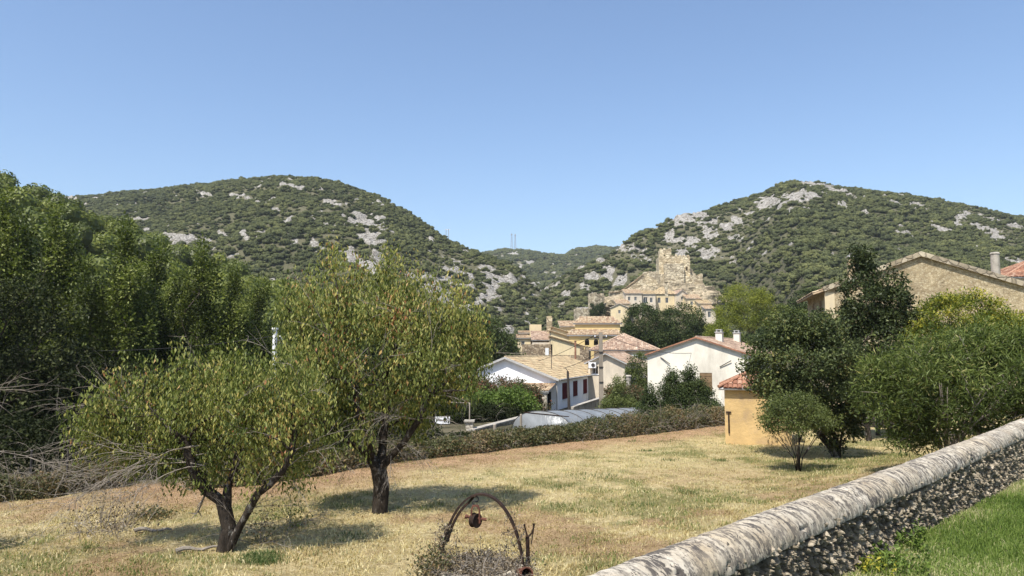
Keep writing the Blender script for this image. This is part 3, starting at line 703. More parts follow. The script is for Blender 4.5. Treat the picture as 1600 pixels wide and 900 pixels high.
def hill_points(key, spacing, umin, umax, t0, t1, rock_fn, rng, keep_dense=1.0):
    height, params, o = HILLS[key]
    us = np.linspace(umin, umax, 200); e, yc, y0 = params(us)
    ymin, ymax = (y0 + t0 * (yc - y0)).min(), (y0 + t1 * (yc - y0)).max()
    gx = np.arange(umin * ymax if umin < 0 else umin * ymin, umax * ymax if umax > 0 else umax * ymin, spacing); gy = np.arange(ymin, ymax, spacing)
    X, Y = np.meshgrid(gx, gy); X = (X + rng.uniform(-.5, .5, X.shape) * spacing).ravel(); Y = (Y + rng.uniform(-.5, .5, Y.shape) * spacing).ravel()
    U = X / Y; k = (U > umin) & (U < umax); X, Y, U = X[k], Y[k], U[k]
    e, yc, y0 = params(U); t = (Y - y0) / (yc - y0); k = (t > t0) & (t < t1); X, Y, U, t = X[k], Y[k], U[k], t[k]
    Z = np.concatenate([height(U[i:i + 4000], Y[i:i + 4000]) for i in range(0, len(U), 4000)])
    px, py = to_px(X, Y, Z)
    if rock_fn is not None:
        rk = rock_fn(px, py, X, Y)
        k = rng.random(len(X)) > rk * 0.90
        X, Y, Z, t, px, py = X[k], Y[k], Z[k], t[k], px[k], py[k]
    return X, Y, Z, t, px, py
def scrub(key, name, label, sp, umin, umax, rock_fn, seed, t0=-0.1, t1=1.04, smin=1.6, smax=4.2):
    rng = np.random.default_rng(seed)
    X, Y, Z, t, px, py = hill_points(key, sp, umin, umax, t0, t1, rock_fn, rng)
    sz = smin + (smax - smin) * rng.random(len(X)) ** 1.6
    sz *= 1 + 0.6 * fbm(X / 30, Y / 30, 3)
    if rock_fn is not None: sz *= 1 - .55 * np.clip(rock_fn(px, py, X, Y), 0, 1)
    keep = rng.random(len(X)) < 0.93 + 0.2 * fbm(X / 22, Y / 22, 8)
    X, Y, Z, sz = X[keep], Y[keep], Z[keep], sz[keep]
    scatter(name, np.stack([X, Y, Z - 0.25 * sz], 1), sz, rng.random(len(X)) * 6.28, PROTO, label, 'scrub', seed)
    print(name, len(X))
scrub('hill_left', 'hillside_scrub', 'dense dark green oak scrub covering the left limestone hill', 2.9, -0.95, 0.13, RL, 5, smin=1.1, smax=3.2)
scrub('hill_right', 'hillside_scrub', 'dense dark green oak scrub covering the right hill behind the castle', 2.9, -0.04, 1.25, RR, 6, smin=1.1, smax=3.2)
scrub('wooded_slope', 'hillside_scrub', 'green scrub on the open slope beyond the left edge of the wood', 4.2, -1.5, -1.02, None, 9, smin=1.6, smax=4.0)
scrub('hill_far', 'hillside_scrub', 'bluish green scrub covering the distant hills in the gap', 7.0, -0.15, 0.26, RF, 7, smin=3, smax=6)
# ------------------------------------------------------------------ trees of the field
def E(px, py, d, rx, rz, ry=None, dd=0.0):
    """an ellipsoid centre seen at photo position (px,py) at depth d, radii in metres"""
    p = P(px, py, d + dd); return (p, (rx, ry or rx, rz))
def gbase(px, d): 
    x = (px - 800) / FPX * d; return np.array((x, d, float(Hg(x, d))))

# cherry beside the well (left one)
b1 = gbase(358, 15.4); 
def s1(px, py, d=15.4): return P(px, py, d)
root = thing('cherry_tree', 'low cherry tree with spreading dark limbs and a fan of bare twigs at its left', 'tree', b1)
rng = np.random.default_rng(11)
ell = [E(325, 640, 15.4, 1.35, 0.72, 1.3), E(430, 655, 15.2, 1.0, 0.85, 1.1), E(235, 650, 15.6, 1.05, 0.55, 1.0), E(385, 610, 15.8, 1.1, 0.45), E(185, 665, 15.6, .5, .5, .6), E(455, 610, 15.4, .75, .45), E(250, 700, 15.8, .8, .35, .8), E(430, 705, 15.6, .75, .4, .9), E(330, 700, 16.2, 1.2, .45, .6), E(160, 690, 15.6, .45, .5, .5)]
Ks = [54, 42, 36, 30, 14, 18, 20, 20, 24, 10]
_s = [(150, 630), (190, 605), (235, 590), (280, 578), (320, 588), (360, 570), (405, 585), (440, 572), (485, 600), (500, 650), (130, 660), (215, 720), (270, 728), (330, 735), (400, 730), (455, 735)]
for q in _s: ell.append(E(q[0], q[1], 15.4 + .5 * sin(q[0]), .16, .26, .3)); Ks.append(5)
cl = np.concatenate([ellipsoid_pts(rng, c, r, n, .25) for (c, r), n in zip(ell, Ks)])
nodes = [b1 + np.array((0.03, 0, -.2)), s1(358, 825), s1(352, 800), s1(345, 782)]; par = [-1, 0, 1, 2]
def limb(pts, p):
    for q in pts: nodes.append(q); par.append(p); p = len(nodes) - 1
    return p
limb([s1(325, 768), s1(306, 745, 15.3), s1(296, 715, 15.2), s1(290, 690, 15.2)], 3)
limb([s1(356, 760, 15.6), s1(366, 735, 15.8), s1(372, 700, 15.9)], 2)
limb([s1(375, 822, 15.3), s1(390, 795, 15.2), s1(402, 772, 15.1), s1(420, 758, 15.0), s1(442, 735, 15.0), s1(455, 705, 15.0)], 0)
nst = len(nodes)
def grow_on(nodes, par, cl, rng, step=.45, jit=.07, bias=.3, a0=3):
    N = [np.array(p) for p in nodes]; Pn = list(par); plen = [0.0] * len(N)
    for i in range(1, len(N)): plen[i] = plen[Pn[i]] + .15 * np.linalg.norm(N[i] - N[Pn[i]])
    for ci in np.argsort(np.min(np.linalg.norm(cl[:, None] - np.array(N)[None], axis=2), 1)):
        c = cl[ci]; A = np.array(N[a0:]); d = np.linalg.norm(A - c, axis=1) + bias * np.array(plen[a0:]); j = int(np.argmin(d)) + a0
        L = np.linalg.norm(c - N[j]); k = max(1, int(L / step)); q0 = N[j]; pr = j
        for q in range(1, k + 1):
            t = q / k; p = q0 + (c - q0) * t
            if q < k: p = p + rng.normal(size=3) * jit * L + np.array((0, 0, 1)) * sin(pi * t) * L * .12
            N.append(p); Pn.append(pr); plen.append(plen[pr] + L / k); pr = len(N) - 1
    return np.array(N), np.array(Pn)
def hand_branch(nodes, par, cl, rng, r_tip, r_trunk, parent, mat, k=8, **kw):
    N, Pn = grow_on(nodes, par, cl, rng, **kw)
    order = np.arange(len(N)); mb = MB()
    branch_mesh(mb, N, Pn, r_tip, r_trunk, k=k); return mb.build('trunk', mat, parent, smooth=True)
hand_branch(nodes, par, cl, rng, .007, .185, root, M['bark'])
V, T, t = leaves_at(rng, cl, 76, .35, .088, .42, 1.8, .1, squash=(.8, .8, 1.35), tint_c=.20, tvar=.17, tbase=.43)
link('crown', mesh_np('crown', V - b1, T, tint=t, mat=M['cherry']), root)
CRT = []
# bare dead branches sweeping down to the left
mb = MB(); rng = np.random.default_rng(5)
def twig(mb, p, d, L, r, depth, rng, sag=0.25, spread=.5, n=6):
    pts = [p]; q = np.array(p, float); d = np.array(d, float)
    for i in range(n):
        d = d + rng.normal(size=3) * .12 + np.array((0, 0, -sag / n)); d /= np.linalg.norm(d); q = q + d * L / n; pts.append(q)
        if depth > 0 and i >= 1:
            for s_ in range(1 if depth < 2 else 2):
                dd = d + rng.normal(size=3) * spread; dd /= np.linalg.norm(dd)
                twig(mb, q, dd, L * rng.uniform(.3, .55), r * .55, depth - 1, rng, sag, spread, n=4)
    mb.tube(pts, np.linspace(r, r * .3, len(pts)), k=4, cap=False)
for i in range(9):
    a = s1(rng.uniform(265, 330), rng.uniform(690, 735), rng.uniform(14.9, 15.8)); e = s1(rng.uniform(95, 200), rng.uniform(715, 815), rng.uniform(14.2, 16.0))
    d = e - a; L = np.linalg.norm(d); twig(mb, a, d / L + np.array((0, 0, .25)), L * 1.0, .010, 2, rng, .35, .42)
for i in range(46):
    a = np.array(nodes[int(rng.integers(8, nst))]) if i % 2 else cl[int(rng.integers(len(cl)))]; d = unit(rng, 1)[0]; d[2] = abs(d[2]) * .8 + .1; d /= np.linalg.norm(d); twig(mb, a, d, rng.uniform(.6, 1.3), .008, 1, rng, .3, .5)
for i in range(2):
    a = s1(rng.uniform(200, 300), rng.uniform(600, 680), rng.uniform(15.0, 15.8)); e = s1(rng.uniform(90, 180), rng.uniform(590, 680), 15.5)
    d = e - a; L = np.linalg.norm(d); twig(mb, a, d / L, L, .008, 2, rng, .1, .35)
twig(mb, s1(322, 768), s1(295, 800) - s1(322, 768), .55, .028, 1, rng, .1, .4)
mb.build('dead_branch', M['deadwood'], root)

# cherry in the middle
b2 = gbase(597, 19.0); rng = np.random.default_rng(21); D2 = 19.0
root = thing('cherry_tree', 'tall cherry tree with yellowing leaves and straight dark trunk in mid-field', 'tree', b2)
ell = [E(590, 560, D2, 1.9, 1.25, 1.9), E(690, 565, D2, 1.15, .85, 1.4), E(500, 580, D2, 1.05, .95, 1.4), E(590, 490, D2, 1.55, .6, 1.3), E(650, 500, D2, .9, .6), E(480, 650, D2, .7, .75, 1.0), E(650, 612, D2, .8, .45, 1.1), E(470, 505, D2, .65, .45, .8), E(535, 455, D2, .28, .55), E(598, 445, D2, .22, .5), E(510, 505, D2, .6, .5), E(735, 545, D2, .5, .4), E(700, 500, D2, .35, .4), E(470, 690, 19.4, .6, .4, .8), E(620, 640, 20.0, 1.2, .6, .7), E(540, 640, 19.6, .8, .6, 1.0)]
Ks = [104, 52, 54, 54, 28, 34, 20, 18, 10, 9, 18, 13, 12, 14, 28, 26]
_s = [(450, 470), (485, 450), (520, 418), (560, 440), (600, 410), (640, 445), (680, 462), (715, 470), (738, 505), (748, 548), (728, 590), (700, 625), (650, 660), (440, 560), (455, 610), (520, 690), (570, 668), (470, 715)]
for q in _s: ell.append(E(q[0], q[1], D2 + .7 * sin(q[0]), .20, .36, .4)); Ks.append(5)
cl = np.concatenate([ellipsoid_pts(rng, c, r, n, .35) for (c, r), n in zip(ell, Ks)])
def s2(px, py, d=19.0): return P(px, py, d)
nodes = [b2 - np.array((0, 0, .2)), s2(596, 760), s2(592, 735)]; par = [-1, 0, 1]
limb([s2(580, 715), s2(560, 700, 18.8), s2(530, 680, 18.6), s2(505, 655, 18.6)], 2)
limb([s2(597, 705, 19.3), s2(600, 670, 19.5), s2(604, 630, 19.5), s2(600, 590, 19.4)], 2)
limb([s2(612, 712, 18.9), s2(632, 690, 18.8), s2(655, 655, 18.6), s2(668, 620, 18.6)], 2)
limb([s2(575, 690, 18.6), s2(560, 650, 18.5), s2(556, 600, 18.5)], 3)
hand_branch(nodes, par, cl, rng, .008, .20, root, M['bark'], a0=3)
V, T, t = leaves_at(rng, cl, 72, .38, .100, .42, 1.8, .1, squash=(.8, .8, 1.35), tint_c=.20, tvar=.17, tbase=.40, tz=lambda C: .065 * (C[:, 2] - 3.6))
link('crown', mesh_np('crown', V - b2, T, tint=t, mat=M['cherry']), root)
mb = MB()
for i in range(16):
    a = np.array(nodes[int(rng.integers(4, len(nodes)))]) + rng.normal(size=3) * .02; d = unit(rng, 1)[0]; d[2] = abs(d[2]) * .2
    twig(mb, a, d, rng.uniform(.8, 1.5), .009, 2, rng, .6, .45)
for i in range(60):
    a = cl[int(rng.integers(len(cl)))]; d = unit(rng, 1)[0]; d[2] = abs(d[2]) * .8; d /= np.linalg.norm(d); twig(mb, a, d, rng.uniform(.5, 1.0), .008, 1, rng, .2, .5)
for (a, x1, y1) in ((s2(600, 590, 19.4), 575, 500), (s2(556, 600, 18.5), 630, 555), (s2(556, 600, 18.5), 505, 450), (s2(668, 620, 18.6), 700, 480)):
    e = s2(x1, y1, 17.4); twig(mb, a, (e - a) / np.linalg.norm(e - a), np.linalg.norm(e - a) * 1.1, .012, 1, rng, 0, .3)
mb.build('dead_branch', M['deadwood'], root)

# bare branches reaching in from the left
bb = gbase(-150, 14.5); root = thing('bare_tree', 'leafless grey tree reaching in from the left edge above the bramble', 'tree', bb)
mb = MB(); rng = np.random.default_rng(9)
tr = [bb - np.array((0, 0, .2)), bb + np.array((.1, 0, 1.0)), P(-100, 640, 14.5)]; mb.tube(tr, [.16, .13, .09], 8)
for k in range(7): d = unit(rng, 1)[0]; d[2] = abs(d[2]) + .6; d[0] -= 1.6; d /= np.linalg.norm(d); twig(mb, P(-100, 650, 14.5), d, rng.uniform(.9, 1.7), .03, 2, rng, .1, .5)
for (y0, x1, y1, L, s_) in ((690, 85, 690, 1.0, .0), (640, 25, 602, 1.0, -.1)):
    a = P(-100, y0, 14.5); e = P(x1, y1, 14.2 + rng.uniform(-.5, .5)); d = e - a; Ln = np.linalg.norm(d)
    twig(mb, a, d / Ln, Ln, .013, 2, rng, s_, .45, n=6)
mb.build('trunk', M['bark_pale'], root)

# dead brush heaps in the grass
def brush(name, label, base, rx, rz, n, seed, mat='deadleaf', cat='brush', leafy=0):
    base = np.array(base, float); rng = np.random.default_rng(seed); mb = MB()
    for i in range(n):
        a = base + np.array((rng.normal() * rx * .35, rng.normal() * rx * .3, -.02)); d = unit(rng, 1)[0]; d[2] = abs(d[2]) + .3; d /= np.linalg.norm(d)
        twig(mb, a, d, rz * rng.uniform(.8, 1.6), .008, 1, rng, .5, .5, n=5)
    root = thing(name, label, cat, base); mb.build('stem', M['deadwood'], root)
    if leafy:
        C = base + np.stack([rng.normal(size=leafy) * rx * .45, rng.normal(size=leafy) * rx * .4, np.abs(rng.normal(size=leafy)) * rz * .5], 1)
        V, T = leaf_geo(rng, C, .06, .5, .2); link('foliage', mesh_np('foliage', V - base, T, tint=np.repeat(rng.random(leafy), 4), mat=M[mat]), root)
    return root
brush('brush_heap', 'heap of thin dead twigs lying under the left cherry', gbase(180, 17.2), .9, .8, 34, 3, leafy=600)
brush('brush_heap', 'low dark clump of dry grass and twigs just behind the left cherry', gbase(248, 18.5), .6, .22, 10, 4, 'bramble', leafy=900)
brush('dry_sucker', 'thin dry sucker shoots beside the left cherry trunk', gbase(420, 16.0), .35, .9, 9, 6, 'bramble', 'shoots', leafy=260)
brush('dry_sucker', 'leafy suckers growing between the two cherry trunks', gbase(470, 17.5), .35, .8, 8, 7, 'cherry', 'shoots', leafy=300)
# fallen grey branch
for i, (x0, y0, x1, y1, lb) in enumerate(((275, 862, 345, 855, 'grey fallen branch lying in front of the left cherry trunk'), (210, 828, 270, 826, 'thin dead branch lying in the grass left of the cherry'))):
    a = Pz(x0, y0, .06); e = Pz(x1, y1, .06); mb = MB(); c = (a + e) / 2
    pts = [a + (e - a) * t + np.array((0, .05 * sin(5 * t), .03 * sin(9 * t))) + np.array((0, 0, float(Hg(a[0], a[1])))) for t in np.linspace(0, 1, 8)]
    mb.tube(pts, np.linspace(.05, .02, 8), 7); o = mb.build('fallen_branch', M['deadwood']); tag(o, lb, 'branch')

# shrubs and trees at the right of the field
b = gbase(1240, 25.2)
def multi(px, d, n, r, h, seed, rs_=.032):
    def f(mb, rng, root):
        b_ = gbase(px, d)
        for i in range(n):
            a = rng.uniform(0, 6.28); q = b_ + np.array((cos(a) * .06, sin(a) * .06, -.05)); top = b_ + np.array((cos(a) * r, sin(a) * r, h * rng.uniform(.8, 1.1)))
            mb.tube([q, q + np.array((0, 0, .22 * h)) + .12 * (top - q), top], [rs_, rs_ * .85, rs_ * .35], 6)
    return f
tree('small_shrub_tree', 'small round-headed shrub on fanned reddish stems in front of the big dark tree', 'shrub', b, [E(1245, 648, 25.2, 1.22, .74), E(1215, 655, 25.2, .7, .55), E(1278, 660, 25.2, .65, .5), E(1240, 635, 25.2, .8, .5)], 170, 90, .24, .062, 'shrub', 'bark', .03, .12, 31, tint_c=.1, tbase=.45, aspect=.5, shell=.2, extra=multi(1240, 25.2, 9, .85, 1.45, 1, .02))
b = gbase(1302, 28.6)
tree('plum_tree', 'broad dark purple-green tree with several stems standing beside the yellow hut', 'tree', b,
     [E(1250, 570, 28.6, 2.15, 1.75, 2.2), E(1300, 600, 28.6, 1.5, 1.7, 1.7), E(1205, 600, 28.6, .85, .9, 1.2), E(1265, 510, 28.6, 1.4, .7), E(1190, 570, 28.6, .55, .5), E(1310, 675, 28.6, .75, .7), E(1325, 640, 28.6, .9, .7), E(1290, 650, 28.6, 1.0, .8)], 380, 115, .36, .105, 'darkleaf', 'bark', .13, .25, 32, tint_c=.16, tbase=.42, aspect=.6, shell=.35, extra=multi(1302, 28.6, 10, .5, 2.0, 2))
b = gbase(1350, 34)
tree('magnolia_tree', 'tall dark glossy tree with a narrow pointed top in front of the stone house', 'tree', b,
     [E(1350, 470, 34, 1.15, 1.7, 1.2), E(1347, 415, 34, .55, 1.1, .6), E(1345, 396, 34, .28, .6, .3), E(1395, 480, 34, 1.15, 1.1), E(1370, 540, 34, 1.8, 1.3), E(1392, 430, 34, .3, .4), E(1414, 452, 34, .3, .6), E(1320, 500, 34, .5, .6)], 320, 75, .33, .14, 'magnolia', 'bark', .10, .3, 33, tint_c=.15, tbase=.45, aspect=.5, shell=.3)
b = gbase(1480, 21.5)
tree('oleander_bush', 'large oleander with long narrow leaves filling the corner behind the wall', 'bush', b,
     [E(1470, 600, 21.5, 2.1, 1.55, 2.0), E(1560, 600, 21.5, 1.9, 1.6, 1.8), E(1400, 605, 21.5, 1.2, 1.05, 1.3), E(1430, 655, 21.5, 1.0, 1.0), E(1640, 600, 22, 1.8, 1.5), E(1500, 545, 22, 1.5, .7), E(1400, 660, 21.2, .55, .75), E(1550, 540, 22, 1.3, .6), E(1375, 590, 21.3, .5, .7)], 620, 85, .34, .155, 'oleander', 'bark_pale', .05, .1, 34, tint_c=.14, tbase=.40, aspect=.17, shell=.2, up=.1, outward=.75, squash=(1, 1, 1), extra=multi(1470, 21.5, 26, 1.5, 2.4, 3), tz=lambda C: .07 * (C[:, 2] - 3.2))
b = gbase(1520, 33)
tree('golden_tree', 'rounded yellow-green tree in front of the tan stone gable', 'tree', b,
     [E(1500, 500, 33, 1.9, 1.25, 1.8), E(1560, 530, 33, 1.7, 1.2), E(1620, 530, 33, 1.5, 1.2), E(1455, 530, 33, 1.1, 1.0)], 340, 120, .34, .10, 'yellowleaf', 'bark', .14, .3, 35, tint_c=.2, tbase=.45, aspect=.5, shell=.5, outward=.8)
# low foliage between plum, magnolia and oleander
b = gbase(1365, 36); tree('laurel_bush', 'dense mid green bush filling the gap behind the plum tree and the oleander', 'bush', b, [E(1370, 600, 36, 1.5, 1.3), E(1345, 590, 36, 1.1, 1.2), E(1420, 600, 36, 1.4, 1.4)], 150, 70, .45, .13, 'hollyoak', 'bark', .1, .2, 36)

# ------------------------------------------------------------------ hedges
def hedge(name, label, cat, line, width, hts, seed, mat='bramble', n=26000, leaf=.055, fuzz=.12, stems=260, tb=.5, zb=None):
    rng = np.random.default_rng(seed); line = np.array(line, float); seg = np.linalg.norm(np.diff(line, axis=0), axis=1); cs = np.concatenate([[0], seg.cumsum()])
    s = rng.uniform(0, cs[-1], n); x = np.interp(s, cs, line[:, 0]); y = np.interp(s, cs, line[:, 1]); h = np.interp(s, cs, hts)
    h = h * (1 + .35 * fbm(x * .9, y * .9, seed) + .2 * vnoise(x * 3, y * 3, seed))
    th = rng.uniform(0, pi, n); q = (.55 + .45 * rng.random(n)) ** .6
    off = np.cos(th) * width * q * (1 + .3 * vnoise(x, y, 4)); zz = np.sin(th) ** .7 * h * q
    low = rng.random(n) < .3; zz = np.where(low, rng.random(n) * h * .6, zz); off = np.where(low, np.sign(off) * width * rng.uniform(.7, 1, n), off)
    dl = np.gradient(line, axis=0); nx_ = np.interp(s, cs, dl[:, 1]); ny_ = -np.interp(s, cs, dl[:, 0]); nl = np.hypot(nx_, ny_)
    X = x + off * nx_ / nl; Y = y + off * ny_ / nl; C = np.stack([X, Y, Hg(X, Y) + zz], 1) + rng.normal(size=(n, 3)) * fuzz * .4
    C[:, 2] = np.maximum(C[:, 2], Hg(X, Y) + .02)
    base = np.array((line[0][0], line[0][1], float(Hg(*line[0]))))
    root = thing(name, label, cat, base)
    V, T = leaf_geo(rng, C, leaf, .55, .2, .2); t = np.repeat(np.clip(tb + .22 * fbm(X * .8, Y * .8, 3) * 2 + .18 * rng.normal(size=n), 0, 1), 4)
    link('foliage', mesh_np('foliage', V - base, T, tint=t, mat=M[mat]), root)
    mb = MB()
    for i in range(stems):
        s_ = rng.uniform(0, cs[-1]); p = np.array((np.interp(s_, cs, line[:, 0]), np.interp(s_, cs, line[:, 1]), 0)); p[:2] += rng.normal(size=2) * width * .5; p[2] = Hg(p[0], p[1])
        hh = np.interp(s_, cs, hts); d = np.array((rng.normal() * .5, rng.normal() * .5, 1.0)); twig(mb, p, d / np.linalg.norm(d), hh * rng.uniform(.8, 1.5), .009, 1, rng, .9, .5, n=5)
    mb.build('stem', M['deadwood'], root)
    return root
hedge('bramble_hedge', 'long low hedge of dry brownish brambles running across the far edge of the field', 'hedge', HEDGE, .55, [.5, .55, .7, .75, .72, .68, .8, 1.0, 1.05, 1.1, 1.05], 51, n=60000, leaf=.085, stems=420)
LB = [np.array(Pz(x, y, 0.0))[:2] for x, y in ((-120, 790), (0, 780), (60, 775), (130, 765), (190, 758))]
hedge('bramble_hedge', 'tangle of dry brambles along the wire fence at the left edge of the field', 'hedge', LB, .5, [.75, .7, .75, .65, .6], 52, n=16000, leaf=.07, stems=240, tb=.55)
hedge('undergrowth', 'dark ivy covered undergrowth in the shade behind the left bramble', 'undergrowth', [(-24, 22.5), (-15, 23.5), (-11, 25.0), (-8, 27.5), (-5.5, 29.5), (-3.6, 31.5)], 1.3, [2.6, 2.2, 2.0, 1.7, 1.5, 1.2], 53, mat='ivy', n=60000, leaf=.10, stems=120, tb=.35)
_hl = [np.array((PX(x, d), d)) for x, d in ((560, 41), (640, 42), (690, 43), (725, 45), (790, 48), (830, 53))]
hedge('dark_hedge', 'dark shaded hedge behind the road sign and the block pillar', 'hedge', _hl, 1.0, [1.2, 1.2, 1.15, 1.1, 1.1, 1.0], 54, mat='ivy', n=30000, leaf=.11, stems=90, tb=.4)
_l2 = [np.array((a * (1 + 2.2 / b), b + 2.2)) for a, b in HEDGE[2:7]]
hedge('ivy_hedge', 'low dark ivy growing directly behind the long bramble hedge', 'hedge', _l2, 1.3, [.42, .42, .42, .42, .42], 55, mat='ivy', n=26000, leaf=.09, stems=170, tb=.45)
# thin fence posts in the left bramble
for i, px in enumerate((46, 103)):
    q = np.array(Pz(px, 772, 0.0)); q[2] = Hg(q[0], q[1]); mb = MB(); mb.tube([q - np.array((0, 0, .2)), q + np.array((0, 0, 1.25))], .03, 7); mb.tube([q + np.array((0, 0, 1.25)), q + np.array((0, 0, 1.27))], [.034, .02], 7)
    o = mb.build('fence_post', M['iron']); tag(o, ['thin dark fence post in the left bramble, nearest the frame edge', 'thin dark fence post in the left bramble, next to the cherry twigs', 'thin fence post beyond the left frame edge'][i], 'post', 'wire fence posts')
# taller bushes in front of the white house on the right
for i, (px, py, d, rx, rz, w_, lab) in enumerate(((1050, 625, 43, .75, 1.35, 0, 'pointed dark green laurel before the cream gable, left of the small window'), (1080, 620, 43.5, .8, 1.45, 0, 'pointed dark green laurel before the cream gable, under the small window'),
        (1020, 645, 42, .9, .75, 0, 'rounded dark bush at the left foot of the two pointed laurels'), (1100, 640, 43, .9, .75, 0, 'rounded dark bush between the pointed laurels and the yellow hut'), (965, 632, 52, 1.3, .65, 0, 'low green bush on the wall behind the plastic tunnel'))):
    b = gbase(px, d); tree('laurel_bush', lab, 'bush', b, [E(px, py, d, rx, rz), E(px, py + 22, d, rx * 1.3, rz * .7), E(px - 2, py - 26, d, rx * .45, rz * .6), E(px - 2, py - 38, d, rx * .2, rz * .35), E(px + 10, py + 5, d, rx, rz * .8)], 190, 110, .32, .10, 'hollyoak' if i != 4 else 'shrub', 'bark', .05, .2, 60 + i, tint_c=.12, tbase=.55, shell=.4, group='dark bushes along the hedge')

# ------------------------------------------------------------------ windblown poplars on the left
def poplar(seed, H, lean=.1, slim=.20):
    rng = np.random.default_rng(seed); ell = []; n = 11
    for i in range(n):
        t = i / (n - 1); z = H * (.22 + .74 * t); r = H * slim * (sin(pi * min(1, (.28 + .72 * t))) ** .6 + .12) * rng.uniform(.75, 1.15)
        a = rng.uniform(0, 6.28); o_ = r * .5
        ell.append((np.array((cos(a) * o_ + lean * z, sin(a) * o_, z)), (r * .62, r * .62, H * .115)))
    return ell
PP = []
for k, (H, lean, slim) in enumerate(((12.2, .05, .15), (11.0, .08, .18), (11.8, .03, .19))):
    o = tree('poplar_tree', 'x', 'tree', (0, 0, 0), poplar(70 + k, H, lean, slim), 95, 270, .85, .165, 'poplar', 'bark_far', .22, .6, 80 + k, tint_c=.28, tbase=.42, aspect=.6, shell=.7, step=1.0, group='poplars along the left side', squash=(.55, .55, 1.5), outward=.5, jit=.03, up=.2)
    PP.append(o)
spots = [(60, 47, 1.08, 'poplar with a ragged top second in the row from the left'), (165, 46, 1.07, 'tall poplar whose tip stands out against the wooded slope'), (228, 50, .98, 'poplar between the two tallest tips of the row'), (300, 50, .97, 'poplar with a leaning tip directly above the left cherry'), (345, 52, .92, 'poplar with a bright windblown crown left of the white post'),
         (395, 56, .86, 'slim poplar just left of the white post'), (-20, 42, 1.05, 'poplar cut by the left edge of the frame'), (110, 52, 1.0, 'poplar set back behind the leftmost tips'), (265, 56, .95, 'poplar set back in the middle of the row'), (460, 62, .80, 'poplar behind the upper left of the middle cherry'), (430, 72, .85, 'poplar further back behind the white post')]
rng = np.random.default_rng(77)
for i, (px, d, s, lab) in enumerate(spots):
    b = gbase(px, d); pr = PP[i % 3]
    if i < 3: pr.location = tuple(b); pr.scale = (s,) * 3; pr['label'] = lab; pr.rotation_euler = (0, 0, .0)
    else: copy_tree(pr, b, lab, rotz=rng.uniform(-.9, .9), scale=s)
# dark holm oaks under and before the poplars
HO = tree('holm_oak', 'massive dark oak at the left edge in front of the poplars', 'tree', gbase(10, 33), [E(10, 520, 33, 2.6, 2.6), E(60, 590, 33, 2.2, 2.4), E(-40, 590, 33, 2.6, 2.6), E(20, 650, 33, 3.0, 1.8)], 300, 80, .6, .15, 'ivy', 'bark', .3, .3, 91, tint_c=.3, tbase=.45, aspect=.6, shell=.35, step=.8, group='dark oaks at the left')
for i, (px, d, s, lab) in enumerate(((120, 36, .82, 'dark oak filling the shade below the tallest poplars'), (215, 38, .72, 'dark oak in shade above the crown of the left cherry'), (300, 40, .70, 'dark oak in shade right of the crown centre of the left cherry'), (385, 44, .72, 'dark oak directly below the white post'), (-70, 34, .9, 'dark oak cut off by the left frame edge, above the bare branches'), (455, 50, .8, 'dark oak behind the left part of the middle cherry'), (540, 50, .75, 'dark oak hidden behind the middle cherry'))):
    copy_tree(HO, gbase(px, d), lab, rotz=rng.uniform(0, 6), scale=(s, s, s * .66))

# the wooded slope: single trees, sharing three crowns
WT = []
for k in range(3):
    b0 = np.zeros(3); root = thing('broadleaf_tree', 'x', 'tree', b0, 'green trees covering the left slope'); mb = MB(); mb.tube([(0, 0, -.6), (.1, 0, .5), (.15, .1, 1.0)], [.09, .07, .05], 6); mb.build('trunk', M['bark_far'], root)
    link('crown', crown_blob('crown', 140 + k, 2600, .055, M['wood'], flat=.8, lobes=11, tall=1.15), root); WT.append(root)
rng = np.random.default_rng(15); X, Yy, Z, t, px, py = hill_points('wooded_slope', 7.6, -1.06, 0.0, 0.02, 1.04, None, rng)
vis = (px > -420) & (px < 640); X, Yy, Z, t = X[vis], Yy[vis], Z[vis], t[vis]; print('slope trees', len(X))
names = {}
od = np.argsort(Yy); 
if len(od) > 280: od = od[:280] if False else np.sort(rng.permutation(od)[:280])
for n_, i in enumerate(od):
    s = rng.uniform(3.8, 6.2); base = (X[i], Yy[i], Z[i] + .25 * s)
    lab = 'green tree in the closed wood on the left slope'
    if n_ < 3: o = WT[n_]; o.location = base; o.scale = (s,) * 3; o.rotation_euler = (0, 0, rng.uniform(0, 6)); o['label'] = lab
    else: copy_tree(WT[n_ % 3], base, lab, rotz=rng.uniform(0, 6), scale=(s, s, s * rng.uniform(.9, 1.2)))

# valley trees behind the cherry and around the village
VT = tree('valley_tree', 'x', 'tree', (0, 0, 0), [(np.array((0, 0, 5.2)), (3.2, 3.2, 3.0)), (np.array((1.8, 0, 4.2)), (2.2, 2.2, 2.2)), (np.array((-1.8, .5, 4.0)), (2.2, 2.2, 2.2)), (np.array((.3, 0, 8.0)), (1.6, 1.6, 1.8)), (np.array((0, 0, 2.5)), (2.8, 2.8, 1.6))], 230, 75, .75, .27, 'hollyoak', 'bark_far', .22, .3, 95, tint_c=.16, tbase=.62, shell=.5, step=1.0, aspect=.6, group='dark trees in the valley')
vs = [(770, 95, 1.0, 'dark feathery tree left of the village, behind the white farmhouse roof'), (725, 88, .95, 'dark tree between the middle cherry and the village'), (690, 100, 1.05, 'dark tree showing right of the top of the middle cherry'), (640, 105, 1.1, 'dark tree behind the top of the middle cherry'), (560, 95, 1.05, 'dark tree behind the centre of the middle cherry'),
      (500, 98, 1.15, 'dark tree behind the upper left of the middle cherry crown'), (440, 105, 1.25, 'dark tree above and behind the white post'), (800, 105, .62, 'small dark tree at the left end of the village ruins'), (745, 120, 1.05, 'dark tree set back left of the village')]
